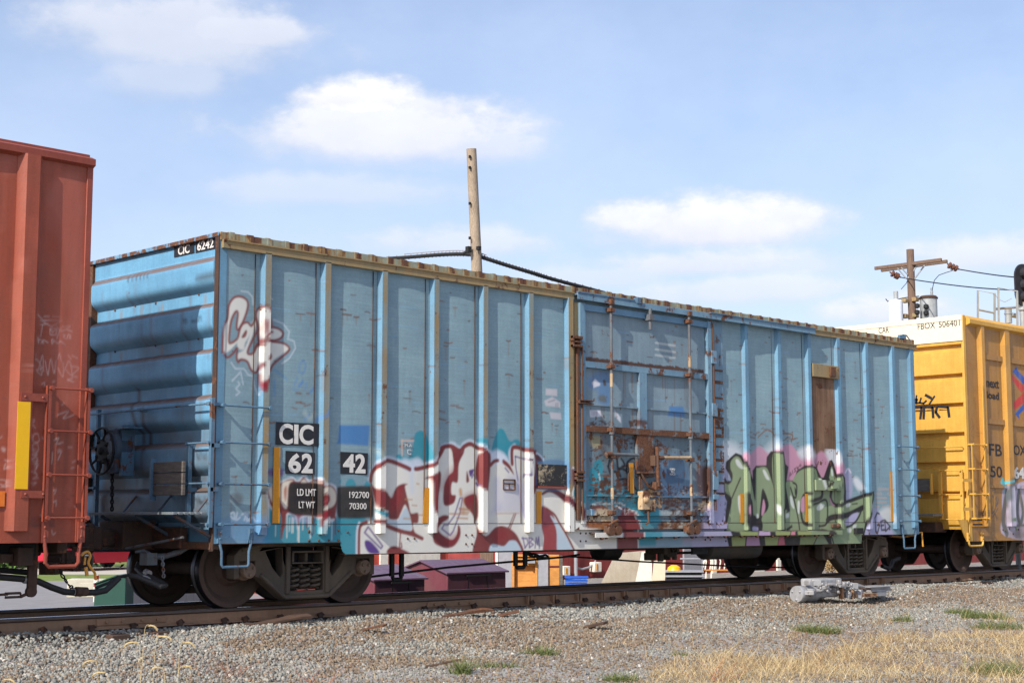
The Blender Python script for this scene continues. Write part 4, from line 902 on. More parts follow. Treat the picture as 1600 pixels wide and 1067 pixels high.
    side_text('192700', 874, 597, 984, 633, .01, gg=g5); side_text('70300', 874, 660, 970, 695, .01, gg=g5)
    gb = lambda x, y: (550+x/5.3375, 670+y/5.3375)
    side_text('PLA', 440, 125, 500, 150, .01, mat=M['faded'], gg=gb); side_text('C', 458, 168, 492, 214, .02, mat=M['faded'], gg=gb)
    gj = lambda x, y: (1000+x/6.669, 690+y/6.669)
    for s, y in (('LUBED', 276), ('EH', 304), ('NCI', 328)): side_text(s, 312 if s != 'EH' else 325, y, 365 if s != 'EH' else 355, y+20, .01, gg=gj, Y=-W-.062, name='stencil')
    # reflectors
    for pts in [[(428, 698), (438, 698), (437, 817), (425.5, 817)], [(663.8, 762), (672, 762), (669.5, 817), (660.5, 817)], [(838.5, 767), (846.5, 767), (845.5, 818), (838.5, 818)], [(983, 723), (989.5, 723), (991, 770.5), (984.5, 770.5)], [(1157, 771), (1163, 771), (1163, 816), (1157.5, 816)], [(1258, 771), (1264, 771), (1264, 815), (1258.5, 815)], [(1391, 736), (1395, 736), (1397, 814), (1392.5, 814)]]:
        side_plate(pts, M['reflect'], Y=(-W-.013 if not 980 < pts[0][0] < 995 else -W-.07), name='reflector')
    # routing board (scratched black plate)
    m = MB(); a, b = at(842, 722.5, -W-.03), at(887, 762, -W-.03); m.box(a.x, b.x, -W-.035, -W-.008, b.z+.02, a.z-.02); m.build('routing_board', M['board'], t, bevel=.004)
    m = MB(); m.box(a.x-.02, b.x+.03, -W-.04, -W-.005, b.z-.01, b.z+.018); m.build('board_ledge', M['redbar'], t)
    # small framed holder on the white paint
    m = MB(); a, b = at(786.5, 749, -W-.01), at(804.5, 765, -W-.01)
    for z in (a.z, b.z, (a.z*.6+b.z*.4)): m.box(a.x, b.x, -W-.02, -W, z-.008, z+.008)
    for x in (a.x, b.x): m.box(x-.008, x+.008, -W-.02, -W, b.z, a.z)
    m.box((a.x+b.x)/2-.006, (a.x+b.x)/2+.006, -W-.02, -W, b.z, a.z*.6+b.z*.4); m.build('card_holder', M['rusty'], t)
    # ---- left ladder
    rungs(t, at(348, 633, -W-.07).x, at(421, 633, -W-.07).x, [at(348, v, -W-.07).z for v in (633, 691, 756, 819)], -W-.085, M['bluebar'], ybase=-W)
    # right ladder
    rungs(t, at(1404, 700, -W-.07).x, at(1432.5, 700, -W-.07).x, [at(1404, v, -W-.07).z for v in (697, 733, 774, 814)], -W-.085, M['bluebar'], ybase=-W)
    # sill steps
    def step(u0, u1, zt, zb, mat=M['bluebar'], par=t, Wc=W, xs_=None):
        x0, x1 = xs_ if xs_ else (at(u0, 860, -Wc-.03).x, at(u1, 860, -Wc-.03).x)
        m = MB(); y = -Wc-.03
        m.tube([(x0-.01, y+.01, zt+.16), (x0-.01, y, zt), (x0+.02, y, zt-.1), (x0+.02, y, zb+.03), (x0+.04, y, zb), (x1-.04, y, zb), (x1-.02, y, zb+.03), (x1-.02, y, zt-.1), (x1+.01, y, zt), (x1+.01, y+.01, zt+.16)], .016, 8)
        for x in (x0-.01, x1+.01): m.box(x-.03, x+.03, y-.012, y+.03, zt, zt+.17); m.dome((x, y-.012, zt+.05), (0, -1, 0), .012); m.dome((x, y-.012, zt+.12), (0, -1, 0), .012)
        return m.build('sill_step', mat, par)
    step(344, 391, .79, at(370, 885, -W).z); step(1412, 1431, .79, at(1420, 856, -W).z)
    PANELR = Raster(SIDE.x0, SIDE.x1, SIDE.z0, SIDE.z1, SIDE.res); PANELR.a = SIDE.a.copy(); PANELR.a[int((at(1290, 700, -W).z-SIDE.z0)/SIDE.res):] = 0
    # ---- hatch bay with header boxes at the right
    x0, x1 = 4.26+.11, 5.17-.09
    a, b = at(1268, 568, -W-.06), at(1311, 592, -W-.06)
    m = MB().box(x0-.02, x1+.08, -W-.07, -W+.0, at(1290, 590, -W-.06).z, at(1290, 570, -W-.06).z); m.build('hatch_header', M['ochre'], t, bevel=.004)
    m = MB().box(x1-.24, x1-.08, -W-.11, -W-.07, a.z-.19, a.z-.02); m.build('header_bracket', M['rusty'], t, bevel=.006)
    MB().box(x0, x1, -W-.010, -W, at(1290, 752, -W).z, at(1290, 589, -W).z, sub=.0125).build('rust_panel', M['rustpanel'], t, paint=PANELR)
    zb, zt = at(1297, 766, -W-.06).z, at(1297, 750, -W-.06).z
    MB().box(x0-.03, x1+.05, -W-.085, -W, zb, zt, sub=.03).build('hatch_box', M['panel'], t, paint=SIDE)
    MB().box(x0+.42, x0+.62, -W-.12, -W-.086, zb+.03, zt-.02, sub=.03).build('hatch_latch', M['post'], t, paint=SIDE)
    m = MB(); p = at(1306, 821, -W); m.box(p.x-.16, p.x+.2, -W-.05, -W, p.z-.03, p.z+.03); m.dome((p.x, -W-.05, p.z), (0, -1, 0), .05, .04); m.build('wear_plate', M['rusty'], t, bevel=.004)
    p = at(1338, 829, -W); MB().box(p.x-.09, p.x+.13, -W-.07, -W, p.z-.05, p.z+.05).build('jacking_pad', M['under'], t, bevel=.006)
    # ---- the door
    yd = -W-.03
    DX0, DX1 = -1.50, 1.38
    xs = np.arange(DX0, DX1+.001, .0125)
    up = grid_mesh('door_sheet', M['door'], xs, np.arange(2.40, 4.2, .0125), yd, t, SIDE, None, lambda X, Z: yd-.008*np.sin((X+1.5)*4.2)*np.sin(Z*3.3))
    lo = grid_mesh('door_sheet', M['doorlow'], xs, np.arange(1.0, 2.405, .0125), yd, t, SIDE, None, lambda X, Z: yd-.010*np.sin((X+1.5)*4.2)+.004*np.sin(X*17)*np.sin(Z*13))
    def belt(x0, x1, z0, z1, d, mat, nm='door_belt', bev=0): return MB().box(x0, x1, yd-d, yd+.0, z0, z1, sub=.03).build(nm, mat, t, paint=SIDE)
    belt(DX0, DX1, 4.095, 4.187, .05, M['bluebar2']); belt(DX0, DX1, 3.262, 3.352, .055, M['door2']); belt(DX0, DX1, 2.325, 2.415, .06, M['door3'])
    belt(DX0, DX1, 2.715, 2.74, .025, M['door']); belt(DX0, DX1, 1.395, 1.42, .04, M['bluebar2']); belt(DX0, DX1, 1.115, 1.20, .05, M['doorlow']); belt(DX0, DX1, 1.03, 1.055, .04, M['doorlow'])
    belt(DX0-.11, DX0, 1.0, 4.2, .05, M['door2'], 'door_stile'); belt(DX1, DX1+.1, 1.0, 4.2, .06, M['door2'], 'door_stile')
    belt(-.30, -.13, 2.41, 3.26, .055, M['door2'], 'door_mullion'); belt(-.36, .02, 1.70, 2.32, .05, M['door3'], 'lock_plate')
    belt(-1.72, 1.86, .915, 1.015, .035, M['ochre2'], 'threshold')
    for x in (-1.36, 1.18): belt(x-.05, x+.05, 1.12, 1.21, .075, M['bluebar2'], 'rail_block')
    # bottom track
    MB().box(-1.36, 5.05, yd-.09, yd+.03, .855, .872, sub=.05).build('door_track_bottom', M['rusty'], t)
    MB().box(-1.36, 5.05, yd-.095, yd-.085, .80, .872, sub=.02).build('track_face', M['panel'], t, paint=SIDE)
    m = MB(); x = -1.2
    while x < 5: m.lathe((x, yd-.07, .80), (0, 0, -1), [(0, .03), (.02, .03), (.035, .015)], 8); m.lathe((x+.1, yd-.07, .80), (0, 0, -1), [(0, .02), (.025, .02)], 8); x += .42
    m.build('track_bolt', M['rusty'], t)
    # lock rods
    for u, v in ((955.5, 600), (1078.5, 640)):
        x = at(u, v, yd-.11).x; m = MB().tube([(x, yd-.11, .92), (x, yd-.11, 4.24)], .022, 12)
        m.cyl((x, yd-.11, 2.30), (x, yd-.11, 2.42), .04); m.cyl((x, yd-.11, 3.28), (x, yd-.11, 3.36), .036); m.build('lock_rod', M['rod'], t)
        for z0, z1 in ((3.0, 3.2), (1.36, 1.52)) if u < 1000 else ((3.42, 3.6), (1.42, 1.60)): MB().cyl((x, yd-.11, z0), (x, yd-.11, z1), .024).build('pale_paint_band', M['cream'], t)
        m = MB()
        for z in (4.14, 2.37, 1.16, 3.30, 1.98): m.box(x-.05, x+.05, yd-.145, yd-.03, z-.03, z+.03)
        m.box(x-.04, x+.04, yd-.15, yd-.04, 4.22, 4.30)
        m.build('rod_guide', M['rusty'], t, bevel=.006)
        # roller hanger at the bottom
        m = MB(); m.lathe((x-.06, yd-.16, .90), (0, 1, 0), [(0, .04), (0, .075), (.05, .075), (.05, .04)], 20); m.lathe((x+.09, yd-.16, .90), (0, 1, 0), [(0, .04), (0, .07), (.05, .07), (.05, .04)], 20)
        m.box(x-.13, x+.15, yd-.12, yd-.05, .86, .97); m.tube([(x-.12, yd-.14, .97), (x, yd-.15, 1.03), (x+.08, yd-.14, 1.05)], .02, 6); m.build('door_roller', M['rusty'], t)
    x = at(1016, 495, yd-.11).x; m = MB().tube([(x, yd-.11, 3.93), (x, yd-.11, 4.25)], .028, 10); m.box(x-.05, x+.05, yd-.15, yd-.03, 4.07, 4.16); m.build('top_latch', M['rod'], t)
    # handles
    for (u0, u1, v0, v1, mt) in ((947, 997, 709, 711, 'rod'), (1028, 1079, 715, 715, 'cream')):
        a, b = at(u0, v0, yd-.12), at(u1, v1, yd-.12); m = MB().tube([a, b], .026, 8); m.build('handle_bar', M[mt], t)
        MB().cyl(a, a+Vector((.12, 0, 0)), .034).build('handle_sleeve', M['rusty'], t)
    m = MB(); r = random.Random(11)
    x = at(1026, 740, yd-.12).x
    m.tube([(x, yd-.13, 2.15), (x+.01, yd-.14, 1.55)], .028, 8); m.box(x-.06, x+.05, yd-.14, yd-.04, 1.86, 2.02); m.box(x-.05, x+.06, yd-.15, yd-.05, 1.5, 1.62)
    m.box(x-.40, x+.02, yd-.12, yd-.04, 1.74, 1.765); m.tube([(x-.35, yd-.1, 1.75), (x-.2, yd-.12, 1.55), (x-.02, yd-.1, 1.50)], .02, 6)
    m.build('lock_lever', M['rusty'], t, bevel=.004)
    a = at(1009, 775, yd-.1)
    m = MB().box(a.x-.09, a.x+.09, yd-.11, yd-.01, 1.20, 1.48); m.lathe((a.x, yd-.10, 1.36), (0, -1, 0), [(0, .07), (.03, .06), (.05, .03)], 12); m.box(a.x+.10, a.x+.26, yd-.08, yd-.01, 1.18, 1.36)
    m.build('gear_box', M['cream2'], t, bevel=.012)
    m = MB().tube([(a.x+.05, yd-.1, 1.18), (a.x+.05, yd-.11, 1.02), (a.x-.01, yd-.11, .99)], .018, 6); m.tube([(a.x-.35, yd-.06, 1.75), (a.x-.35, yd-.06, 1.48)], .012, 6); m.tube([(a.x-.10, yd-.07, 1.72), (a.x-.10, yd-.07, 1.5)], .016, 6); m.tube([(a.x-.06, yd-.07, 1.72), (a.x-.06, yd-.07, 1.5)], .016, 6); m.build_each('lever_hook', M['rusty'], t)
    # left hinge-side brackets and rusty channel
    m = MB().box(-1.685, -1.625, -W-.085, -W-.035, 1.05, 3.65); m.box(-1.60, -1.575, yd-.07, yd-.05, 1.05, 3.55); m.build('door_stop_bar', M['rusty'], t, bevel=.004)
    for (u0, u1, v0, v1) in ((894, 909, 524, 543), (900, 912, 735, 752), (904, 926, 624, 632)):
        a, b = at(u0, v0, -W-.1), at(u1, v1, -W-.1); m = MB(); h = (a.z-b.z)
        m.box(a.x, b.x, -W-.13, -W-.03, b.z, b.z+h*.2); m.box(a.x, b.x, -W-.13, -W-.03, a.z-h*.25, a.z); m.box(a.x, b.x, -W-.12, -W-.03, b.z+h*.4, b.z+h*.55); m.box(a.x, a.x+.03, -W-.12, -W-.03, b.z, a.z)
        m.build('door_bracket', M['rusty'], t, bevel=.004)
    # right edge pipe and clamp
    x = at(1114, 540, -W-.08).x; m = MB().tube([(x-.06, -W-.07, 4.22), (x-.01, -W-.08, 4.12), (x, -W-.08, 4.0), (x, -W-.08, 1.2)], .022, 8); m.build('hold_bar', M['rusty'], t)
    m = MB()
    for v0, v1 in ((548, 568), (630, 650), (735, 765), (772, 780)): m.box(x-.07, x+.06, -W-.11, -W-.02, at(1114, v1, -W-.1).z, at(1114, v0, -W-.1).z)
    m.build_each('bar_clamp', M['door2'], t, bevel=.004)
    MB().box(1.40, 1.50, -W-.07, -W-.0, 1.05, 2.9, sub=.05).build('rusty_edge_plate', M['rusty'], t)
    # ---- ladders and fittings on the end
    xe = -LB-.10
    def eY(u, v, X=xe): return atx(u, v, X)
    s1, s2 = eY(293, 755).y, eY(327.5, 755).y
    m = MB().box(xe-.01, xe+.04, s1-.025, s1+.025, eY(293, 824).z, eY(293, 692).z); m.box(xe-.01, xe+.04, s2-.02, s2+.02, eY(327, 824).z, eY(327, 622).z)
    for z in (eY(310, 700).z, eY(310, 768).z): m.box(xe, -LB+.02, s1-.02, s1+.02, z, z+.05); m.box(xe, -LB+.02, s2-.02, s2+.02, z, z+.05)
    m.build('end_ladder_stile', M['bluebar'], t, bevel=.003)
    rungs(t, s1, s2, [eY(310, v).z for v in (692, 755, 819)], xe-.02, M['bluebar'], plane='end')
    f1, f2 = eY(148, 800).y, eY(110, 800).y
    m = MB().box(xe-.01, xe+.04, f1-.02, f1+.02, eY(148, 822).z, eY(148, 640).z); m.box(xe-.01, xe+.04, f2-.02, f2+.02, eY(148, 822).z, eY(148, 640).z); m.build('end_ladder_stile', M['bluebar'], t)
    rungs(t, f1, f2, [eY(148, v).z for v in (700, 762, 820)], xe-.02, M['bluebar'], plane='end')
    a, b = eY(135, 649), eY(328, 630); zz = (a.z+b.z)/2
    m = MB().tube([(xe-.02, a.y, zz), (xe-.02, b.y, zz)], .012, 8)
    for y in ((a.y+b.y)/2+.1, b.y): m.box(xe-.03, -LB+.03, y-.03, y+.03, zz-.02, zz+.02)
    m.build('end_grab_iron', M['bluebar'], t)
    # brake wheel
    c = atx(158.7, 704.5, -8.10); m = MB()
    m.lathe(c, (1, 0, 0), [(0, .27), (-.02, .285), (0, .30), (.02, .285)], 40, close=True)
    bw = m.build('brake_wheel', M['under'], t)
    m = MB(); m.lathe(c, (-1, 0, 0), [(-.05, .05), (-.04, .16), (0, .15), (.01, .05), (.04, .04), (.05, .02)], 24)
    for k in range(8):
        a = k*math.pi/4+.2; m.tube([c+Vector((0, math.cos(a)*.12, math.sin(a)*.12)), c+Vector((.02, math.cos(a)*.2, math.sin(a)*.2)), c+Vector((0, math.cos(a)*.28, math.sin(a)*.28))], [.03, .016, .016], 6)
    m.build('wheel_dish', M['under'], bw)
    m = MB().cbox((c.x+.16, c.y-.13, c.z), (.26, .26, .56)); m.lathe((c.x, c.y-.14, c.z+.05), (1, 0, 0), [(0, .14), (.05, .2), (.25, .2)], 20); m.build('brake_gear_housing', M['endgear'], t, bevel=.03)
    m = MB().cbox((c.x+.18, c.y-.30, c.z+.0), (.18, .05, .62)); m.cbox((c.x+.14, c.y-.42, c.z+.27), (.2, .28, .02)); m.build('brake_bracket', M['bluebar'], t, bevel=.004)
    ch = [Vector((c.x+.1, c.y-.1, c.z-.28)), Vector((c.x+.1, c.y-.12, 1.15))]; chain(ch, .02, .055).build('brake_chain', M['under'], t)
    # platform and board
    zt = atx(210, 800, -8.3).z; y0, y1 = atx(142, 803, -8.35).y, atx(274, 803, -8.35).y
    m = MB(); r = random.Random(4)
    for k, x in enumerate(np.arange(-8.38, -8.0, .075)): m.box(x, x+.055, y1, y0, zt-.03, zt)
    m.build('brake_platform', M['grate'], t, bevel=.004)
    m = MB()
    for y in (y0-.15, (y0+y1)/2, y1+.1): m.tube([(-8.3, y, zt-.04), (-7.82, y, zt-.28)], .02, 6); m.tube([(-8.0, y, zt), (-7.82, y, zt+.2)], .014, 6)
    m.build_each('platform_bracket', M['endgear'], t)
    a, b = atx(242, 722, -8.0), atx(287, 774, -8.0); m = MB()
    for k in range(3): zq = b.z+(a.z-b.z)*k/3; m.box(-8.02, -7.98, b.y, a.y, zq+.006, zq+(a.z-b.z)/3-.004)
    m.build('end_board', M['plank'], t, bevel=.004); m = MB().box(-8.05, -7.97, a.y-.0, a.y+.03, b.z-.05, a.z+.04); m.build('board_edge', M['bluebar'], t)
    # small chalk tags on the end ladder corner
    # draft gear, coupler
    m = MB().box(-LB-.45, -LB, -.28, .28, .70, 1.05); m.box(-LB-.06, -LB+.05, -.9, .9, .72, .98); m.build('striker', M['brown'], t, bevel=.02)
    m = MB().box(LB, LB+.45, -.28, .28, .70, 1.05); m.box(LB-.05, LB+.06, -.9, .9, .72, .98); m.build('striker', M['brown'], t, bevel=.02)
    for s in (-1, 1):
        m = MB().box(s*(LB+.4), s*(LB+.72), -.09, .09, .74, .94); m.box(s*(LB+.64), s*(LB+.90), -.17, .13, .70, .98); m.box(s*(LB+.78), s*(LB+.95), .02, .2, .72, .96); m.cyl((s*(LB+.80), -.13, .66), (s*(LB+.80), -.13, 1.02), .05)
        m.build('coupler', M['brown'], t, bevel=.03)
    # uncoupling lever + glad hand air hose
    m = MB().tube([(-LB-.3, -W+.15, .86), (-LB-.35, -.9, .80), (-LB-.42, -.3, .72)], .016, 6); m.build('uncoupling_lever', M['rod'], t)
    m = MB().tube([(LB+.10, -W+.1, .78), (LB+.12, -1.1, .72), (LB+.2, -.5, .75), (LB+.35, -.2, .8)], .018, 6); m.tube([(LB+.06, -W+.05, .80), (LB+.15, -W+.02, .82), (LB+.18, -W+.02, .55)], .016, 6); m.build('uncoupling_lever', M['orange'], t)
    q = lambda u, v, X: tuple(atx(u, v, X))
    m = MB().tube([q(300, 850, -7.6), q(280, 862, -7.75), q(260, 868, -7.9), q(238, 870, -8.05), q(222, 874, -8.1)], .035, 10); m.cbox(atx(232, 873, -8.1), (.14, .16, .14)); m.tube([q(212, 862, -8.2), q(225, 860, -8.15), q(236, 866, -8.1)], .02, 8); m.build('angle_cock', M['rod'], t, bevel=0)
    m = MB().tube([q(218, 878, -8.1), q(214, 888, -8.12), q(222, 896, -8.15), q(238, 903, -8.2), q(252, 910, -8.2), q(258, 914, -8.2), q(250, 916, -8.3), q(232, 908, -8.4), q(215, 901, -8.5), q(203, 899, -8.55)], .034, 10); m.build('air_hose', M['hose'], t)
    m = MB().cyl(q(228, 893.5, -8.165), q(233, 896, -8.17), .040); m.cyl(q(224, 903, -8.37), q(231, 906.5, -8.36), .040); m.build('hose_clamp', M['alu'], t)
    chain([atx(254, 872, -8.15), atx(256, 904, -8.2)], .016, .05).build('hose_chain', M['rod'], t)
    # underbody: brake rigging in the middle
    m = MB(); 
    yb = -.75
    a, b = at(588, 866.5, -.75), at(862, 862, -.75); 
    m.tube([(-4.9, -.9, .625), (3.4, -.9, .60)], .02, 6)
    m.tube([at(560, 903, -.4), at(700, 886, -.4), at(880, 870, -.3), at(905, 866, -.3)], .016, 6)
    m.tube([at(890, 869, -.3), at(1000, 877, -.3), at(1140, 884, -.3), at(1255, 887, -.3)], .014, 6)
    m.build('brake_rod', M['under'], t)
    for u in (620, 813):
        m = MB(); 
        for du in (-7.5, 7.5):
            p = at(u+du, 860, -.8); zb = at(u+du, 900 if u < 700 else 884, -.8).z; m.box(p.x-.03, p.x+.03, -.82, -.78, zb, .80)
        p0, p1 = at(u-7, 905, -.8), at(u+7, 905, -.8); zb = at(u, 905 if u < 700 else 886, -.8).z; m.tube([(p0.x, -.8, zb+.04), (p0.x+.02, -.8, zb), (p1.x-.02, -.8, zb), (p1.x, -.8, zb+.04)], .03, 6); m.build('rod_hanger', M['under'], t)
    p = at(960, 862, -.5); m = MB().lathe((p.x-.15, -.5, .60), (1, 0, 0), [(-.28, .10), (-.25, .17), (.15, .18), (.2, .10), (.35, .04)], 20); m.tube([(p.x-1.1, -.6, .66), (p.x-.4, -.5, .62)], .03, 6); m.build('brake_cylinder', M['under'], t)
    chain([at(822, 864, -.8), at(845, 870, -.8), at(858, 868, -.8)], .03, .1).build('brake_chain', M['under'], t)
    m = MB().tube([(1.2, -.7, .72), (1.3, -.7, .56), (1.4, -.7, .52), (2.0, -.7, .52)], .022, 6); m.box(.6, 3.2, -.8, -.55, .60, .66); m.build('brake_pipe', M['under'], t)
    p = at(1040, 866, -.8); r = random.Random(6); m = MB()
    for k in range(16): m.cbox((p.x+r.uniform(-.28, .28), -.8+r.uniform(-.15, .15), .56+r.uniform(-.1, .1)), (r.uniform(.08, .2), r.uniform(.08, .2), r.uniform(.08, .18)), r.uniform(0, 1))
    m.cyl((p.x-.25, -.9, .52), (p.x-.25, -.9, .40), .05); m.cyl((p.x+.1, -.9, .55), (p.x+.1, -.9, .42), .04); m.build('brake_valve', M['valve'], t, bevel=.012)
    p = at(1093, 864, -1.0); MB().box(p.x-.2, p.x+.2, -1.02, -.98, .50, .75).build('valve_guard', metal('guard', (52, 60, 64), (40, 44, 48), .7, rust=.1), t, bevel=.003)
    p = at(1178, 862, -.75); m = MB(); m.lathe((p.x, -.78, .60), (1, 0, 0), [(-1.5, .05), (-1.47, .16), (-1.42, .2), (-.06, .2), (-.02, .16), (0, .05)], 24); m.build('air_reservoir', M['tank'], t)
    add_truck(t, -TC); add_truck(t, TC)
    return t

M['roofedge'] = None
def roof_edge_mat():
    m, t, b = newmat('roof_edge_stained'); v = coords(t); sp = N(t, 'ShaderNodeSeparateXYZ'); t.links.new(v, sp.inputs[0])
    n = nz(t, coords(t, (5, 1, .4)), 1.6, 5, .7); n2 = nz(t, v, 6, 8, .7)
    ph = mathn(t, 'SINE', mathn(t, 'ADD', mathn(t, 'MULTIPLY', sp.outputs[0], 2*math.pi/.27), mathn(t, 'MULTIPLY', n2, 6.0)))
    k = mathn(t, 'ADD', mathn(t, 'MULTIPLY', ph, .32), mathn(t, 'MULTIPLY', mathn(t, 'SUBTRACT', n, .5), 3.2))
    c = mixc(t, rng_(t, k, -.3, .1), s2l((148, 154, 134)), s2l((150, 116, 70))); c = mixc(t, rng_(t, k, .12, .3), c, s2l((96, 58, 40)))
    c = mixc(t, rng_(t, n2, .35, .75, 0, .6), c, s2l((96, 70, 48)))
    t.links.new(c, b.inputs['Base Color']); b.inputs['Roughness'].default_value = .75; return m
M['roofedge'] = roof_edge_mat()
M['chip'] = metal('chipped_edge', (120, 160, 186), (96, 140, 170), .6, rust=.62, streak=.3, rscale=9)
M['faded'] = plain('faded_stencil', (190, 196, 198), .7)
M['rustpanel'] = metal('rust_run_panel', (150, 118, 92), (104, 70, 48), .85, rust=.36, streak=.8, dust=.1, paint=True)
M['bluebar2'] = metal('door_blue_bar', (108, 146, 172), (92, 126, 150), .55, rust=.2, paint=True, streak=.2)
M['door2'] = metal('door_frame_steel', (120, 150, 166), (100, 134, 156), .6, rust=.36, paint=True, streak=.3)
M['door3'] = metal('door_rusty_belt', (118, 136, 146), (100, 92, 86), .8, rust=.66, streak=.3, paint=True, rscale=3.5)
M['ochre2'] = metal('threshold_rust', (160, 120, 78), (132, 88, 56), .8, rust=.4, streak=.3, paint=True)
M['cream'] = metal('cream_band', (184, 162, 130), (160, 132, 100), .7, rust=.42)
M['cream2'] = metal('rusty_cream', (196, 168, 132), (160, 112, 76), .75, rust=.48)
M['endgear'] = metal('gear_housing', (76, 98, 118), (64, 56, 52), .6, rust=.35, streak=.4)
M['grate'] = metal('walk_grating', (128, 136, 140), (100, 104, 106), .7, rust=.15)
M['brown'] = metal('brown_steel', (86, 62, 50), (58, 44, 38), .8, rust=.35, streak=.3)
M['valve'] = metal('greasy_valve', (58, 55, 50), (34, 32, 30), .8, rust=.1, dust=.3, bump=.6)
M['tank'] = metal('tank', (66, 70, 72), (44, 46, 48), .6, rust=.1, dust=.3)
def board_mat():
    m, t, b = newmat('scratched_board'); v = coords(t); n = nz(t, v, 9, 10, .8, 1.2); n2 = nz(t, v, 2.6, 3)
    c = mixc(t, rng_(t, mathn(t, 'ADD', n, mathn(t, 'MULTIPLY', n2, .55)), .80, .90), s2l((36, 34, 34)), s2l((166, 150, 122)))
    t.links.new(c, b.inputs['Base Color']); b.inputs['Roughness'].default_value = .7; return m
M['board'] = board_mat()
blue = blue_car()

# ------------------------------------------------------------------ ground, track bed, road
def gz(X, Y):
    X = np.asarray(X, float); Y = np.asarray(Y, float)
    near = np.interp(-Y, [1.15, 1.9, 3.4, 5.5, 9, 400], [-.205, -.25, -.47, -.56, -.60, -.60])
    far = np.interp(Y, [1.15, 2.0, 3.6, 6, 400], [-.205, -.26, -.47, -.50, -.50])
    z = np.where(Y < 0, near, far)
    b = .020*np.sin(X*1.3+Y*.7)+.016*np.sin(X*.6-Y*2.1+1)+.010*np.sin(X*3.7+2)*np.sin(Y*2.9)
    z = z + b*np.clip((-Y-1.0)/.6, 0, 1) + (.03*np.sin(X*.9+.5)+.02*np.sin(X*2.3))*np.clip((-Y-1.1)/.3, 0, 1)*np.clip((3.0+Y)/1.0, 0, 1)
    return z
def ground_mat():
    m, t, b = newmat('gravel_dirt'); v = coords(t)
    n1 = nz(t, v, .35, 6, .6); n2 = nz(t, v, 3.5, 8, .7); vo = N(t, 'ShaderNodeTexVoronoi'); vo.inputs['Scale'].default_value = 34; t.links.new(v, vo.inputs['Vector'])
    c = mixc(t, rng_(t, n2, .3, .7), s2l((112, 100, 88)), s2l((148, 134, 116))); c = mixc(t, rng_(t, n1, .42, .62), c, s2l((122, 116, 108)))
    hv = N(t, 'ShaderNodeHueSaturation'); hv.inputs['Saturation'].default_value = .25; hv.inputs['Value'].default_value = .75; t.links.new(vo.outputs['Color'], hv.inputs['Color'])
    c = mixc(t, .30, c, hv.outputs[0], 'MIX'); c = mixc(t, rng_(t, vo.outputs['Distance'], .0, .035, .7, 0), c, (.03, .026, .022))
    t.links.new(c, b.inputs['Base Color']); b.inputs['Roughness'].default_value = .95; b.inputs['Specular IOR Level'].default_value = .15
    bp = N(t, 'ShaderNodeBump'); bp.inputs['Strength'].default_value = .9; bp.inputs['Distance'].default_value = .03
    t.links.new(vo.outputs['Distance'], bp.inputs['Height']); t.links.new(bp.outputs[0], b.inputs['Normal']); return m
M['ground'] = ground_mat()
def build_ground():
    xs = np.concatenate([np.linspace(-600, -32, 14), np.arange(-30, 40, .2), np.linspace(42, 900, 20)])
    ys = np.concatenate([np.linspace(-500, -22, 12), np.arange(-20, 14, .15), np.linspace(16, 900, 24)])
    X, Y = np.meshgrid(xs, ys); co = np.stack([X, Y, gz(X, Y)], -1).reshape(-1, 3)
    nx = len(xs); i, j = np.meshgrid(np.arange(nx-1), np.arange(len(ys)-1)); a = j*nx+i
    me = raw_mesh('ground', co, np.stack([a, a+1, a+nx+1, a+nx], -1).reshape(-1, 4)); me.materials.append(M['ground'])
    me.polygons.foreach_set('use_smooth', [True]*len(me.polygons))
    o = bpy.data.objects.new('ground', me); link(o); tag(o, kind='structure')
build_ground()
def sheet(name, pts, z, mat):
    m = MB(); ps = [atz(u, v, z) for u, v in pts]; m.prism([[(p.x, p.y) for p in ps]], lambda a, b, t: (a, b, t), z-.02, z)
    o = m.build(name, mat, None, smooth=False); tag(o, kind='structure'); return o
M['asphalt'] = plain('grey_asphalt', (128, 124, 124), .9, var=.12, scale=3); M['pathc'] = plain('pale_path', (176, 168, 156), .9, var=.06); M['grassg'] = plain('lawn_green', (104, 118, 48), .95, var=.35, scale=4, bump=.6)
sheet('parking_lot', [(-500, 906), (620, 906), (900, 946), (300, 985), (-400, 1010)], -.478, M['asphalt'])
sheet('grass_strip', [(-500, 897), (620, 897), (640, 906.5), (-500, 906.5)], -.470, M['grassg'])
sheet('far_path', [(-500, 884), (620, 884), (620, 897.5), (-500, 897.5)], -.476, M['pathc'])
sheet('far_lawn', [(-700, 852), (620, 852), (620, 884.5), (-700, 884.5)], -.464, M['grassg'])

# ---- stones of the ballast: one mesh of faceted stones
def stone_mat():
    m, t, b = newmat('ballast_stone'); a = N(t, 'ShaderNodeAttribute'); a.attribute_name = 'tint'; v = coords(t)
    n = nz(t, v, 45, 5, .7); c = mixc(t, 1.0, a.outputs['Color'], mixc(t, rng_(t, n, .3, .7), (.75,)*3, (1.2,)*3), 'MULTIPLY')
    t.links.new(c, b.inputs['Base Color']); b.inputs['Roughness'].default_value = .9; b.inputs['Specular IOR Level'].default_value = .2; return m
M['stone'] = stone_mat()
def stone_templates(k=8):
    bm = bmesh.new(); bmesh.ops.create_icosphere(bm, subdivisions=1, radius=1); vs = np.array([v.co[:] for v in bm.verts]); fs = np.array([[v.index for v in f.verts] for f in bm.faces]); bm.free()
    out = []
    for i in range(k):
        w = vs*(1+rng.uniform(-.28, .28, (len(vs), 1)))*np.array([1, rng.uniform(.65, .95), rng.uniform(.5, .8)])[None]; out.append(w)
    return out, fs
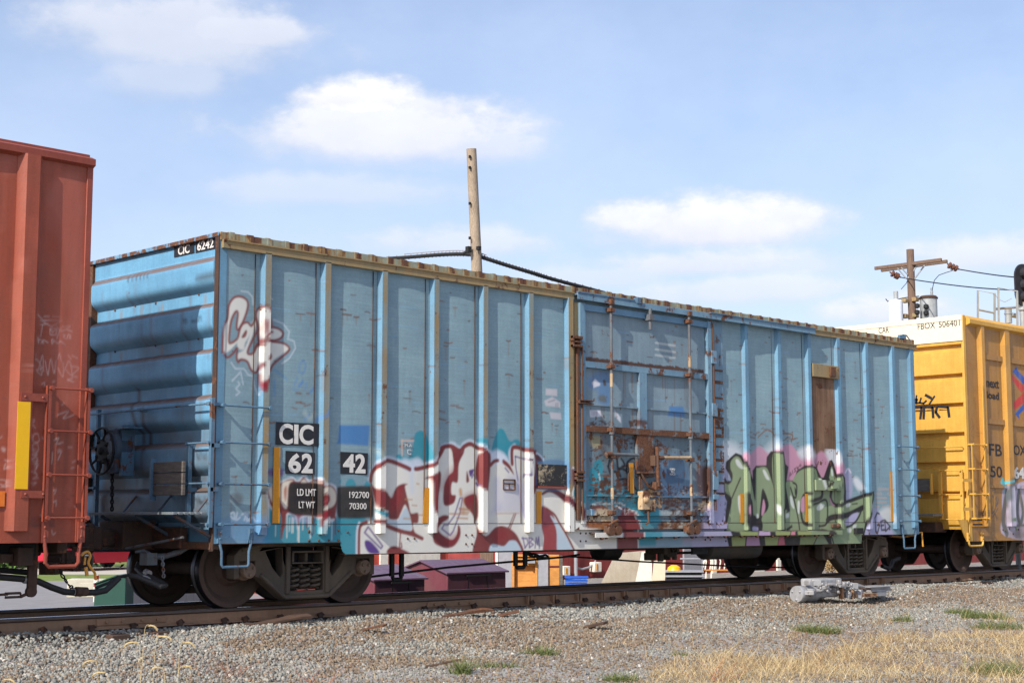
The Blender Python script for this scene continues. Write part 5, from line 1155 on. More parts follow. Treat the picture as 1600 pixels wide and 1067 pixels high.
def scatter_stones(name, P, size, tint, sink=.3):
    tpl, fs = stone_templates(); n = len(P); nv = len(tpl[0]); T = np.array(tpl)[rng.integers(0, len(tpl), n)]
    a = rng.uniform(0, 2*np.pi, (n, 3)); a[:, 0] *= .25; a[:, 1] *= .25
    cx, sx, cy, sy, cz, sz = np.cos(a[:, 0]), np.sin(a[:, 0]), np.cos(a[:, 1]), np.sin(a[:, 1]), np.cos(a[:, 2]), np.sin(a[:, 2])
    z0 = np.zeros(n); o1 = np.ones(n)
    Rx = np.stack([o1, z0, z0, z0, cx, -sx, z0, sx, cx], 1).reshape(n, 3, 3); Ry = np.stack([cy, z0, sy, z0, o1, z0, -sy, z0, cy], 1).reshape(n, 3, 3); Rz = np.stack([cz, -sz, z0, sz, cz, z0, z0, z0, o1], 1).reshape(n, 3, 3)
    Rm = Rz @ Ry @ Rx
    co = np.einsum('nij,nvj->nvi', Rm, T)*size[:, None, None]+P[:, None, :]; co[:, :, 2] += (size*(1-sink)*.5)[:, None]
    faces = (fs[None]+np.arange(n)[:, None, None]*nv).reshape(-1, 3)
    me = raw_mesh(name, co.reshape(-1, 3), faces); me.materials.append(M['stone'])
    at_ = me.attributes.new('tint', 'FLOAT_COLOR', 'POINT'); c = np.ones((n, nv, 4), np.float32); c[:, :, :3] = tint[:, None, :]; at_.data.foreach_set('color', c.ravel())
    o = bpy.data.objects.new(name, me); link(o); return o
def lin(c): return np.array(s2l(c))
def stone_field():
    pts = []
    def region(n, x0, x1, y0, y1, test):
        X = rng.uniform(x0, x1, n); Y = rng.uniform(y0, y1, n); k = test(X, Y); return X[k], Y[k]
    def inview(X, Y, marg=.09):
        a = np.arctan2(X-CAM[0], Y-CAM[1])-YAW; return (np.abs(a) < .325+marg) & (np.hypot(X-CAM[0], Y-CAM[1]) > 11)
    # coarse ballast shoulder
    X, Y = region(100000, -13.5, 34, -4.0, -.86, lambda X, Y: inview(X, Y) & (rng.random(len(X)) < np.clip(1.25-(-Y-2.3)/2.2, .25, 1)*np.clip(1.3-np.hypot(X-CAM[0], Y-CAM[1])/70, .3, 1)))
    n1 = np.sin(X*.8+1.3)*np.sin(X*.33+Y*1.1)+.5*np.sin(X*2.1+Y*1.7)
    s = .010+.021*rng.random(len(X))**1.6
    grey = (Y > -1.9+.35*np.sin(X*.9)) | ((Y < -2.75) & (n1 > .0)) | (X < -8.2)
    S1 = (X, Y, s, grey)
    # fine gravel further out
    X2, Y2 = region(150000, -14, 26, -11.5, -2.4, lambda X, Y: inview(X, Y) & (rng.random(len(X)) < np.clip(1.4-np.hypot(X-CAM[0], Y-CAM[1])/40, .2, 1)))
    n2 = np.sin(X2*.7+2)*np.sin(X2*.4-Y2*.9)+.6*np.sin(X2*1.9+Y2*2.3)
    s2 = rng.uniform(.008, .019, len(X2))*np.where(rng.random(len(X2)) < .06, 1.7, 1); grey2 = n2 > .15
    X3, Y3 = region(9000, -13, 20, -.6, .6, inview); s3 = rng.uniform(.02, .032, len(X3)); grey3 = np.ones(len(X3), bool)
    X4, Y4 = region(9000, -13, 24, .85, 2.6, inview); s4 = rng.uniform(.02, .034, len(X4)); grey4 = rng.random(len(X4)) < .6
    X = np.concatenate([S1[0], X2, X3, X4]); Y = np.concatenate([S1[1], Y2, Y3, Y4]); s = np.concatenate([S1[2], s2, s3, s4]); g = np.concatenate([S1[3], grey2, grey3, grey4])
    g = np.where(rng.random(len(g)) < .14, ~g, g)
    k = rng.random(len(X))[:, None]
    gc = lin((112, 112, 107))*(1-k)+lin((156, 153, 144))*k; bc = lin((100, 86, 72))*(1-k)+lin((142, 125, 106))*k
    c = np.where(g[:, None], gc, bc); q = rng.random(len(X)); c[q < .012] = lin((184, 178, 168)); c[(q > .05) & (q < .11)] = lin((84, 82, 80)); c[(q > .10) & (q < .13)] = lin((138, 112, 94))
    # ballast piled irregularly against the rail
    z = gz(X, Y)+np.where((Y > -1.6) & (Y < 0), .05*np.clip(np.sin(X*1.1)+.3*np.sin(X*4.3), 0, 1)*np.clip((Y+1.6)/.4, 0, 1), 0)*np.where(Y > -.95, .2, 1)
    o = scatter_stones('ballast', np.stack([X, Y, z], 1), s, c); tag(o, kind='stuff')
stone_field()

# ------------------------------------------------------------------ rails, ties
def rail(name, y, label, sgn):
    t = thing(name, label, 'rail', (0, 0, 0), group=None)
    prof = [(-.070, -.172), (.070, -.172), (.070, -.160), (.022, -.142), (.009, -.125), (.009, -.050), (.034, -.036), (.036, -.010), (.030, -.001), (-.030, -.001), (-.036, -.010), (-.034, -.036), (-.009, -.050), (-.009, -.125), (-.022, -.142), (-.070, -.160)]
    m = MB(); xs = list(np.arange(-40, 120.1, 8.0)); k = len(prof)
    for x in xs: m.v += [(x, y+a, b) for a, b in prof]
    for j in range(len(xs)-1):
        for i in range(k): m.f.append((j*k+i, j*k+(i+1) % k, (j+1)*k+(i+1) % k, (j+1)*k+i))
    m.f.append(tuple(range(k))); m.f.append(tuple((len(xs)-1)*k+i for i in range(k))[::-1])
    o = m.build('rail_section', M['railside'], t, ang=50)
    o.data.materials.append(M['railtop']); o.data.materials.append(M['railhead'])
    for p in o.data.polygons:
        if p.normal.z > .8 and p.center.z > -.01: p.material_index = 1
        elif p.center.z > -.045 and abs(p.normal.x) < .5: p.material_index = 2
    if sgn:
        r = random.Random(1)
        n = 0; x = -11.2
        while x < 26 and n < 95:
            m = MB(); h = r.uniform(.03, .05)
            m.box(x-.03, x+.03, y+sgn*.05, y+sgn*.10, -.175, -.175+h+.02); m.tube([(x-.04, y+sgn*.085, -.13), (x+.01, y+sgn*.10, -.12+r.uniform(0, .02)), (x+.05, y+sgn*.09, -.14)], .012, 6)
            m.build('rail_anchor', M['brown'], t); x += r.choice([.3, .53, .62]); n += 1
        for x in (-8.4, -3.4):
            m = MB().box(x-.45, x+.45, y+sgn*.012, y+sgn*.032, -.13, -.055)
            for q in (-.33, -.13, .13, .33): m.lathe((x+q, y+sgn*.03, -.092), (0, sgn, 0), [(0, .02), (.03, .018)], 6)
            m.build('joint_bar', M['railside'], t, bevel=.006)
        for x in np.arange(-1.9, 8.0, .53):
            m = MB().box(x-.05, x-.015, y+sgn*.012, y+sgn*.075, -.165, -.04); m.box(x+.015, x+.05, y+sgn*.012, y+sgn*.075, -.165, -.04); m.box(x-.09, x+.16, y+sgn*.06, y+sgn*.26, -.19, -.165)
            m.build('rail_brace', M['railside'], t, bevel=.004)
    return t
rail('rail', -.7535, 'near rail with brown rusty web standing on the ballast beside the gravel', -1)
rail('rail', .7535, 'far rail with a shiny worn top, seen as a thin bright line behind the wheels', 0)
def ties():
    me = None; r = random.Random(9)
    for i in range(80):
        x = -11.5+i*.53
        if me is None:
            o = MB().box(-.115, .115, -1.3, 1.3, -.36, -.19).build('railway_tie', M['tie'], None, bevel=.012); me = o
        else: o = me.copy(); link(o)
        o.location = (x, r.uniform(-.06, .06), r.uniform(-.008, .0)); o.rotation_euler = (0, 0, r.uniform(-.012, .012))
        tag(o, 'brown wooden railway tie bedded in ballast under the two rails', 'railway tie', 'wooden ties under the rails')
ties()

# ------------------------------------------------------------------ the rust red car at the left
def red_car():
    t = thing('boxcar', 'tall rust red boxcar cut off by the left edge, with chalk drawings', 'boxcar', (0, 0, 0))
    XR = -9.49; XL = -25.2; R = Raster(-11.4, XR+.02, .75, 5.1, .0125)
    c = crop(0, 440, 3.5575); pk = (206, 176, 168)
    for q in [((210, 185), (240, 215), (345, 215), (285, 250), (225, 215)), ((225, 240), (265, 235)), ((235, 240), (225, 305)), ((310, 240), (330, 270), (315, 315)), ((275, 262), (312, 260), (310, 295), (278, 297), (275, 262)), ((278, 265), (292, 282), (310, 262)), ((245, 193), (275, 194)), ((290, 194), (335, 196)), ((345, 250), (390, 250)), ((340, 275), (370, 265), (402, 278)),
              ((350, 292), (362, 298), (352, 308), (362, 316)), ((372, 316), (380, 292)), ((385, 294), (392, 300), (385, 315), (395, 315)), ((210, 310), (212, 342)), ((212, 325), (225, 322)), ((228, 342), (235, 325), (240, 342)), ((245, 325), (265, 340)), ((285, 320), (288, 345), (300, 330), (290, 320)), ((305, 330), (320, 345), (335, 330), (360, 350))]:
        R.stroke(c(*q), pk, .010, .8, .006, False)
    for q in [((178, 440), (195, 400), (190, 450)), ((185, 470), (200, 430), (230, 480), (200, 490)), ((215, 480), (235, 410), (240, 500)), ((205, 500), (230, 520), (225, 480)), ((250, 440), (265, 520), (280, 430), (300, 510), (310, 440)), ((320, 430), (330, 400), (340, 440)), ((320, 480), (350, 530), (350, 450)), ((355, 500), (385, 440), (400, 520), (365, 490)), ((380, 410), (395, 430)), ((400, 410), (430, 425)), ((400, 470), (440, 480), (400, 520), (430, 530)), ((375, 545), (410, 558)), ((405, 535), (375, 545), (400, 553)), ((230, 570), (245, 560), (245, 580))]:
        R.stroke(c(*q), pk, .010, .62, .006, True)
    for q in [((172, 760), (190, 770), (180, 790), (195, 815)), ((210, 845), (185, 850), (185, 890), (215, 885), (210, 850)), ((180, 905), (205, 900), (210, 940), (185, 950), (180, 910)), ((175, 965), (205, 960), (175, 990), (205, 1000)), ((180, 1010), (210, 1015), (190, 1045), (200, 1067)), ((300, 880), (325, 870), (310, 900), (330, 900)), ((320, 950), (340, 940), (320, 990)), ((290, 950), (285, 1010)), ((320, 740), (380, 720), (350, 760), (410, 740)), ((0, 870), (10, 860)), ((25, 990), (45, 1000), (40, 1030), (20, 1040), (30, 1010))]:
        R.stroke(c(*q), pk, .012, .62, .006)
    c2 = crop(0, 700, 3.5575)
    for q in [((170, 10), (200, 10), (195, 40), (170, 30)), ((170, 60), (205, 55), (190, 100)), ((205, 60), (200, 115)), ((175, 130), (205, 150), (180, 170), (210, 165)), ((170, 195), (200, 190), (180, 205)), ((285, 455), (290, 480), (305, 470)), ((295, 235), (310, 230), (300, 255)), ((295, 300), (310, 290), (308, 320)), ((0, 175), (30, 180), (25, 205), (0, 200)), ((5, 215), (35, 215))]:
        R.stroke(c2(*q), pk, .012, .6, .006)
    for k in range(14): R.stroke(c2((175+k*9, 427+k % 3), (181+k*9, 430)), (70, 44, 40), .02, .5)
    R.fill(c((6, 925), (18, 918), (32, 930), (25, 945), (12, 942)), pk, .7); 
    rr = random.Random(31)
    for k in range(90):
        x = rr.uniform(-11.3, -9.5); z = rr.uniform(1.0, 4.9); R.stroke([(x, z), (x+rr.uniform(-.01, .01), z-rr.uniform(.1, .9))], rr.choice([(110, 48, 36), (186, 110, 92), (96, 52, 42)]), rr.uniform(.01, .05), rr.uniform(.15, .4), .02)
    for k in range(60):
        x = rr.uniform(-11.3, -9.5); z = rr.uniform(.85, 3.2); R.stroke([(x, z), (x+rr.uniform(0, .04), z+rr.uniform(-.02, .02))], rr.choice([(80, 48, 42), (200, 160, 148)]), .012, .7)
    # darker orange-brown patches and pinkish faded ones
    R.fill(c2((170, 378), (305, 385), (300, 440), (160, 430)), (110, 52, 44), .6, .01, False)
    R.fill(crop(0, 200, 3.5575)((290, 300), (455, 320), (470, 1080), (470, 1500), (330, 1500), (300, 1100), (340, 700), (270, 520)), (176, 100, 86), .42, .05)
    R.fill(crop(0, 200, 3.5575)((0, 250), (110, 230), (100, 1800), (0, 1800)), (150, 64, 36), .35, .05, False)
    R.fill(crop(0, 200, 3.5575)((0, 160), (80, 170), (60, 260), (0, 240)), (176, 96, 80), .35, .05)
    R.fill(crop(0, 200, 3.5575)((270, 520), (300, 470), (330, 560), (350, 700), (400, 900), (380, 1080), (270, 1080)), (150, 68, 46), .6, .05)
    xs = np.arange(-13, XR+.001, .0125); zs = np.arange(.82, 4.97, .0125)
    grid_mesh('side_sheet', M['red'], xs, zs, -W, t, R, None, lambda X, Z: -W+.008*np.sin((X-XR)*3.4)+.004*np.sin(X*2.2+Z*1.3))
    MB().box(XL, -12.99, -W, -W+.03, .82, 4.97).build('side_sheet', M['red'], t)
    MB().box(XL, XR-.02, W-.03, W, .82, 4.97).build('far_side_sheet', M['red'], t)
    MB().box(XR-.05, XR+.0, -W+.01, W, .82, 5.0).build('end_wall', M['red'], t); MB().box(XL, XL+.05, -W+.01, W, .82, 5.0).build('end_wall', M['red'], t)
    m = MB(); m.box(XL, XR+.012, -W+.06, W-.06, 4.97, 5.075); m.prism([[(-W+.06, 5.07), (W-.06, 5.07), (0, 5.14)]], lambda a, b, q: (q, a, b), XL, XR-.06); m.build('roof', M['redbar'], t, bevel=.01)
    MB().prism([[(-W-.065, 4.93), (-W-.0, 4.90), (-W+.1, 4.93), (-W+.1, 5.03), (-W+.02, 5.035), (-W-.065, 5.0)]], lambda a, b, q: (q, a, b), XL, XR+.012).build('eave_rail', M['redbar'], t)
    xp = at(42, 500, -W-.05).x
    for k in range(14):
        x = xp-k*1.0
        hat_post(x, .945, 4.93, w=.075, base=.14, d=.085, dz=.02 if k < 2 else .5).build('side_post', M['red'], t, paint=R)
    MB().box(XR-.06, XR+.012, -W-.02, -W+.06, .82, 4.98).build('corner_post', M['redbar'], t, bevel=.006)
    for x, (z0, z1) in [(at(82, 500, -W).x, (.9, 4.9))]:
        MB().box(x-.36, x-.353, -W-.006, -W, z0, z1).build('sheet_seam', M['redbar'], t)
    # ladder
    yl = -W-.10; x0, x1 = at(73.5, 700, yl).x, at(135, 700, yl).x
    z0, z1 = at(75, 815, yl).z, at(75, 602, yl).z
    m = MB(); 
    for x in (x0, x1): m.box(x-.012, x+.035, yl-.0, yl+.012, z0, z1); m.box(x-.012, x, yl, yl+.05, z0, z1)
    m.build('ladder_stile', M['redbar'], t, bevel=.003)
    rungs(t, x0+.02, x1+.02, [at(100, v, yl).z for v in (607.5, 674, 742, 809)], yl-.02, M['redbar'], ybase=-W)
    for v0, v1 in ((613, 628), (766, 778)):
        a, b = at(33, v0, yl+.01), at(74, v1, yl+.01); m = MB().box(a.x, b.x, yl+.005, yl+.02, b.z, a.z); m.dome((a.x+.05, yl+.005, (a.z+b.z)/2), (0, -1, 0), .016); m.dome((b.x-.05, yl+.005, (a.z+b.z)/2), (0, -1, 0), .016); m.build('ladder_bracket', M['redbar'], t)
    # reflective strip on the post
    a, b = at(29, 627, -W-.088), at(43.5, 764, -W-.088); x_ = (at(29, 695, -W-.088).x+at(43, 695, -W-.088).x)/2
    m = MB().box(x_-.075, x_+.068, -W-.092, -W-.086, b.z, a.z); m.build('reflector', M['yellowref'], t)
    m = MB().box(-10.6, at(6, 780, -W).x, -W-.02, -W-.012, at(0, 791, -W).z, at(0, 767, -W).z); m.build('reflector', plain('orange_reflector', (226, 120, 36), .4), t)
    # step
    p0, p1 = at(69, 850, -W-.03), at(126, 850, -W-.03); zb = at(90, 885, -W-.03).z; m = MB(); y = -W-.03
    m.tube([(p0.x, y+.01, .98), (p0.x, y, .84), (p0.x+.02, y, .72), (p0.x+.02, y, zb+.04), (p0.x+.06, y, zb), (p1.x-.06, y, zb), (p1.x-.02, y, zb+.04), (p1.x-.02, y, .72), (p1.x, y, .84), (p1.x, y+.01, .98)], .022, 8)
    for x in (p0.x, p1.x): m.box(x-.04, x+.04, y-.012, y+.03, .82, 1.04); m.dome((x, y-.012, .88), (0, -1, 0), .018); m.dome((x, y-.012, .98), (0, -1, 0), .018)
    m.build('sill_step', M['redbar'], t, bevel=0)
    MB().box(XL, XR-.1, -.2, .2, .70, 1.0).build('center_sill', M['brown'], t); MB().box(XL+.1, XR-.05, -W+.05, W-.05, 1.0, 1.08).build('floor', M['under'], t)
    MB().box(XR-.25, XR+.2, -.3, .3, .68, 1.02).build('striker', M['brown'], t, bevel=.02)
    m = MB().box(XR+.1, XR+.30, -.09, .09, .74, .94); m.box(XR+.25, XR+.50, -.13, .17, .70, .98); m.cyl((XR+.36, .13, .64), (XR+.36, .13, 1.0), .05); m.build('coupler', M['brown'], t, bevel=.03)
    # hoses, hangers in front of the left truck (seen below the sill)
    q = lambda u, v, Y=-.9: tuple(at(u, v, Y))
    m = MB().tube([q(-40, 898), q(0, 901), q(34, 904), q(60, 908), q(80, 917), q(100, 924), q(122, 926), q(150, 925), q(165, 922), q(176, 912), q(186, 902)], .036, 10); m.build('air_hose', M['hose'], t)
    m = MB().tube([q(-40, 888, -.8), q(20, 892, -.8), q(44, 894, -.8)], .032, 8); m.tube([q(150, 918, -.6), q(170, 910, -.6), q(182, 902, -.6), q(205, 897, -.6)], .018, 8); m.build_each('brake_line', M['hose'], t)
    m = MB().tube([q(118, 924, -.93), q(136, 924, -.93)], [.055, .05], 10); m.cyl(q(128, 921, -.93), q(131, 928, -.93), .06); m.build('glad_hand', M['brown'], t)
    m = MB().cyl(q(37, 905), q(41, 905.5), .042); m.cyl(q(115, 924.5, -.9), q(118, 924.8, -.9), .042); m.build('hose_clamp', M['alu'], t)
    m = MB(); a, b = at(44, 875, -.95), at(56, 925, -.95); m.box(a.x, b.x, -.97, -.93, b.z, .82); m.lathe((b.x-.06, -.98, b.z+.01), (0, 1, 0), [(0, .06), (.05, .06)], 16); m.lathe((b.x-.06, -.98, b.z+.32), (0, 1, 0), [(0, .05), (.05, .05)], 14)
    m.tube([q(28, 853, -.9), q(50, 872, -.9), q(52, 880, -.9)], .035, 8); m.tube([q(58, 856, -.9), q(56, 876, -.9)], .014, 6); m.tube([q(48, 925, -.95), q(36, 930, -.95), q(32, 932, -.95)], .018, 6); m.tube([q(12, 928, -.95), q(-20, 930, -.95)], .014, 6); m.tube([q(32, 926, -.95), q(8, 927, -.95), q(8, 933, -.95), q(32, 932, -.95), q(32, 926, -.95)], .014, 6)
    m.build('hose_hanger', M['brown'], t)
    m = MB().tube([tuple(p) for p in crom(np.array([q(127, 868, -1.35), q(132, 863, -1.35), q(138, 862, -1.35), q(141, 869, -1.35), q(138, 879, -1.35), q(143, 888, -1.35), q(148, 895, -1.35), q(149.5, 906, -1.35)]), False)], .015, 8); m.tube([q(133, 870, -1.35), q(132, 882, -1.35)], .013, 8); m.cyl(q(134, 886, -1.35), q(136, 899, -1.35), .020); m.build('uncoupling_lever', M['orange'], t)
    chain([q(92, 885, -.7), q(98, 900, -.7), q(108, 914, -.7), q(118, 922, -.85)], .014, .06).build('hose_chain', M['under'], t)
    m = MB(); r = random.Random(12)
    for k in range(12): p = at(r.uniform(78, 135), r.uniform(855, 900), -.3); m.cbox(p, (r.uniform(.06, .22), .2, r.uniform(.05, .14)), r.uniform(0, 1))
    m.build('draft_gear_parts', M['brown'], t, bevel=.01)
    m = MB(); rr = random.Random(41)
    m.box(-11.4, -9.75, -1.05, -.2, .66, .82); m.build('body_bolster', M['under'], t, bevel=.02)
    for k in range(7):
        x = -11.3+k*.22; MB().cbox((x, -1.0+rr.uniform(-.2, .2), .64+rr.uniform(-.04, .04)), (rr.uniform(.1, .22), .2, rr.uniform(.08, .2)), rr.uniform(0, .6)).build('underframe_bracket', M['brown'], t, bevel=.012)
    MB().box(XR-.1, XR+.02, -1.2, 1.2, .70, .86).build('end_sill', M['brown'], t, bevel=.01)
    add_truck(t, -TC-5.305-.5); return t
M['yellowref'] = plain('bright_yellow', (236, 180, 10), .4, var=.05)
red_car()

# ------------------------------------------------------------------ the yellow car at the right
def yellow_car():
    t = thing('boxcar', 'yellow boxcar with white end band and a blue and red arrow emblem', 'boxcar', (0, 0, 0))
    XE = 9.72; XR = 25.6; ZT = 5.10; R = Raster(9.6, 13.6, .5, 5.2, .0125)
    c = crop(1400, 540, 6.67); cb, cr = (30, 84, 168), (204, 44, 40)
    R.fill(c((1213, 270), (1258, 216), (1262, 248), (1420, 420), (1420, 510)), cb, 1, .008, False); R.fill(c((1207, 298), (1340, 430), (1310, 498), (1207, 352)), cr, 1, .008, False)
    R.fill(c((1330, 420), (1420, 510), (1380, 560), (1228, 672), (1226, 590), (1330, 490)), cr, 1, .008, False); R.fill(c((1240, 708), (1420, 505), (1460, 540), (1280, 722), (1290, 772)), cb, 1, .008, False)
    R.fill(c((1400, 480), (1500, 380), (1520, 420), (1440, 520)), cb, 1, .008, False); R.fill(c((1380, 560), (1500, 660), (1500, 600), (1440, 520)), cr, 1, .008, False)
    d = crop(1500, 560, 3.556)
    R.fill(d((240, 720), (300, 700), (420, 660), (520, 640), (520, 985), (250, 985), (235, 860)), (186, 176, 196), .95, .02)
    for q, w in [(((330, 640), (275, 700), (255, 780), (240, 900), (260, 970)), .16), (((300, 720), (275, 800), (275, 900)), .12), (((328, 735), (350, 850), (335, 912), (318, 850), (328, 735)), .12), (((380, 650), (400, 800), (390, 960)), .14), (((300, 930), (360, 925)), .05)]: R.stroke(d(*q), (84, 92, 92), w, .95, .02)
    R.fill(d((280, 740), (300, 720), (296, 850), (290, 930), (276, 930), (270, 850)), (206, 200, 214), .95, .012)
    R.stroke(d((278, 885), (300, 900), (312, 950)), (74, 124, 52), .06); R.fill(d((225, 690), (236, 660), (246, 680), (260, 690), (240, 702)), (80, 190, 200)); R.stroke(d((236, 690), (300, 678)), (80, 190, 200), .04); R.stroke(d((240, 700), (246, 740)), (80, 190, 200), .03)
    R.fill(d((178, 740), (190, 730), (196, 800), (186, 850), (176, 810)), (214, 146, 30), .9)
    for q in [((180, 735), (195, 730), (185, 770), (178, 760)), ((196, 780), (205, 770), (198, 820), (212, 800)), ((180, 820), (178, 860), (186, 850)), ((190, 850), (215, 780)), ((182, 880), (212, 830)), ((195, 860), (205, 900)), ((170, 830), (166, 845))]: R.stroke(d(*q), (44, 56, 84), .022, .85)
    for q in [((65, 330), (50, 400), (60, 455), (72, 460), (78, 400), (65, 330)), ((55, 390), (80, 370), (60, 420), (80, 440)), ((46, 385), (52, 400)), ((92, 380), (98, 395)), ((84, 410), (110, 415)), ((88, 428), (108, 432))]: R.stroke(d(*q), (120, 88, 50), .012, .8)
    for q in [((70, 250), (60, 280), (90, 300), (70, 320)), ((45, 200), (80, 230), (50, 240)), ((60, 120), (65, 150)), ((40, 130), (90, 180), (45, 170))]: R.stroke(d(*q), (140, 104, 56), .05, .35, .04)
    for k in range(5): R.fill(d((100+k*8, 870), (104+k*8, 838), (108+k*8, 875)), (52, 42, 36), .8)
    rr = random.Random(32)
    for k in range(110):
        x = rr.uniform(9.75, 13.4); z = rr.uniform(1.0, 4.9); R.stroke([(x, z), (x+rr.uniform(-.01, .01), z-rr.uniform(.2, 1.2))], rr.choice([(120, 88, 50), (96, 76, 52), (206, 160, 90)]), rr.uniform(.01, .06), rr.uniform(.15, .4), .025)
    for k in range(30):
        x = rr.uniform(9.75, 13.4); z = abs(rr.gauss(0, .5))+.6; s_ = rr.uniform(.1, .3); R.fill([(x-s_, z), (x, z+s_*.6), (x+s_, z), (x, z-s_*.5)], (110, 88, 60), .35, .06)
    xs = np.arange(XE+.02, 14.2, .0125); zs = np.arange(.60, 5.05, .0125)
    zb = at(1540, 845, -W).z
    grid_mesh('side_sheet', M['yel'], xs, np.arange(zb, 5.02, .0125), -W, t, R)
    MB().box(14.19, XR, -W, -W+.03, zb, 5.02).build('side_sheet', M['yel'], t)
    MB().box(XE+.02, XR, W-.03, W, .7, 5.02).build('far_side_sheet', M['yel'], t)
    for i in range(16):
        x = (10.40, 11.42)[i] if i < 2 else 11.42+1.02*(i-1)
        hat_post(x, at(1550, 822, -W).z, 4.93, w=.06 if i != 1 else .10, base=.12 if i != 1 else .16, d=.075, dz=.02 if i < 3 else .5).build('side_post', M['yelpost'], t, paint=R)
    for x0, x1 in ((10.50, 11.26), (11.58, 12.32), (12.56, 13.3)):
        for v0, v1 in ((556, 564), (655, 663), (756, 762)):
            m = MB().box(x0, x1, -W-.035, -W, at(1555, v1, -W).z, at(1555, v0, -W).z, sub=.05); m.build('side_belt', M['yel'], t, paint=R)
    a = at(1525, 600, -W)
    m = MB().box(XE, XE+.10, -W-.01, -W+.04, zb, 5.10); m.build('corner_post', M['yelend'], t, bevel=.006)
    MB().prism([[(-W-.09, 4.94), (-W, 4.90), (-W+.1, 4.94), (-W+.1, 5.06), (-W, 5.09), (-W-.09, 5.02)]], lambda a, b, q: (q, a, b), XE+.14, XR).build('eave_rail', M['yelend'], t)
    MB().box(XE, XR, -W+.02, W-.02, 5.05, 5.105).build('roof', M['yelend'], t, bevel=.01)
    # corrugated end
    b_, f_ = XE+.06, XE-.0; prof = [(b_, .86)]; per = .583
    tops = [4.39-per*i for i in range(6)][::-1]
    for zt in tops: prof += [(f_, zt-.445), (f_-.004, zt-.22), (f_, zt-.01), (b_+.03, zt), (b_+.03, zt+.115), (f_, zt+.135)][0:6]
    prof += [(f_, 4.585)]
    pr2 = []
    for p in prof:
        if not pr2 or p[1] > pr2[-1][1]+.0005: pr2.append(p)
    m = MB(); n = len(pr2)
    for y in (-W+.03, W-.03): m.v += [(a, y, z) for a, z in pr2]
    for i in range(n-1): m.f.append((i, i+1, n+i+1, n+i))
    m.build('end_wall', M['yelend'], t, ang=25)
    m = MB().box(XE-.02, XE+.05, -W, W, 4.585, 5.0); m.prism([[(-W, 5.0), (W, 5.0), (0, 5.02)]], lambda a, b, q: (q, a, b), XE-.02, XE+.05) if False else None
    m.box(XE-.03, XE+.05, -W, W, 5.0, 5.10); m.build('end_band', M['wsheet'], t, bevel=.003)
    Xt = XE-.022
    def etext(s, u0, v0, u1, v1, mat=M['black'], X=Xt, bold=0.0, zz=None):
        a, b = atx(u0, v0, X), atx(u1, v1, X); z0, z1 = zz; return text(s, a.y, b.y, z0, z1, X, mat, t, plane='end', bold=bold)
    zl = atx(1436, 515, Xt).z; zh = atx(1436, 505.5, Xt).z
    etext('FBOX', 1434, 515, 1461, 506, zz=(zl, zh)); etext('506401', 1467, 512, 1499.5, 505, zz=(zl, zh)); etext('CAR', 1373, 520, 1389, 517, zz=(zl, zh))
    Xg = XE-.008
    for pts, w in [([(1429, 624), (1433, 624), (1431, 630), (1436, 629)], .035), ([(1432, 618), (1431, 628)], .035), ([(1439, 622), (1437, 629), (1443, 630), (1447, 626)], .035), ([(1446, 617), (1455, 622)], .055), ([(1460, 619), (1452, 631)], .035), ([(1428, 636), (1440, 636), (1438, 654)], .055), ([(1444, 636), (1443, 654)], .055), ([(1446, 636), (1457, 636), (1458, 652)], .055), ([(1464, 636), (1462, 644), (1468, 652)], .055), ([(1466, 635), (1481, 636), (1483, 651)], .055)]:
        m = MB(); ps = [atx(u, v, Xg) for u, v in pts]
        for a, b in zip(ps[:-1], ps[1:]):
            dd = (b-a).normalized(); e = Vector((0, -dd.z, dd.y))*(w/2); ex = dd*.012
            m.prism([[(q.y, q.z) for q in (a-ex+e, b+ex+e, b+ex-e, a-ex-e)]], lambda p, q_, k: (k, p, q_), Xg, Xg+.004)
        m.build('tag_stroke', M['black'], t)
    # side lettering
    def st_(s, u0, v0, u1, v1, mat=M['black'], Y=-W-.003, bold=.02):
        a = at(u0, v1, Y); b = at(u1, v1, Y); z1 = at((u0+u1)/2, v0, Y).z; z0 = at((u0+u1)/2, v1, Y).z; text(s, a.x, b.x, z0, z1, Y, mat, t, bold=bold)
    st_('next', 1541.5, 593.5, 1561, 606, Y=-W-.004); st_('load', 1542, 612, 1561, 623.5, Y=-W-.004); st_('FB', 1546, 693.5, 1565.5, 712, bold=.01); st_('OX', 1584, 695.5, 1603, 711, bold=.01); st_('50', 1548, 728, 1566, 745.5, bold=.01); st_('64', 1584.5, 729, 1601, 748, mat=M['letter'], bold=.04); st_('01', 1606, 731, 1622, 749, bold=.01)
    a, b = at(1517, 809, -W-.01), at(1537, 822.5, -W-.01); m = MB().box(a.x, b.x, -W-.016, -W-.006, b.z, a.z); m.build('placard', M['reflect'], t, bevel=.003)
    m = MB()
    for v in (812, 819): m.box(a.x+.06, b.x-.06, -W-.019, -W-.016, at(1527, v+1.2, -W).z, at(1527, v-1.2, -W).z)
    m.build('placard_print', M['black'], t)
    # side ladder
    yl = -W-.10; x0, x1 = at(1521, 750, yl).x, at(1541, 750, yl).x
    m = MB()
    for x, vt in ((x0, 694), (x1, 600)): m.box(x-.02, x+.03, yl, yl+.015, at(1521, 812 if x == x0 else 822, yl).z, at(1521, vt, yl).z)
    m.build('ladder_stile', M['yelend'], t, bevel=.003)
    rungs(t, x0, x1+.02, [at(1530, v, yl).z for v in (695, 733, 772, 810)], yl-.015, M['yelend'], ybase=-W)
    for v in (750, 795): p = at(1510, v, yl); MB().box(p.x-.1, x0, yl+.015, yl+.03, p.z-.03, p.z+.03).build('ladder_bracket', M['yelend'], t)
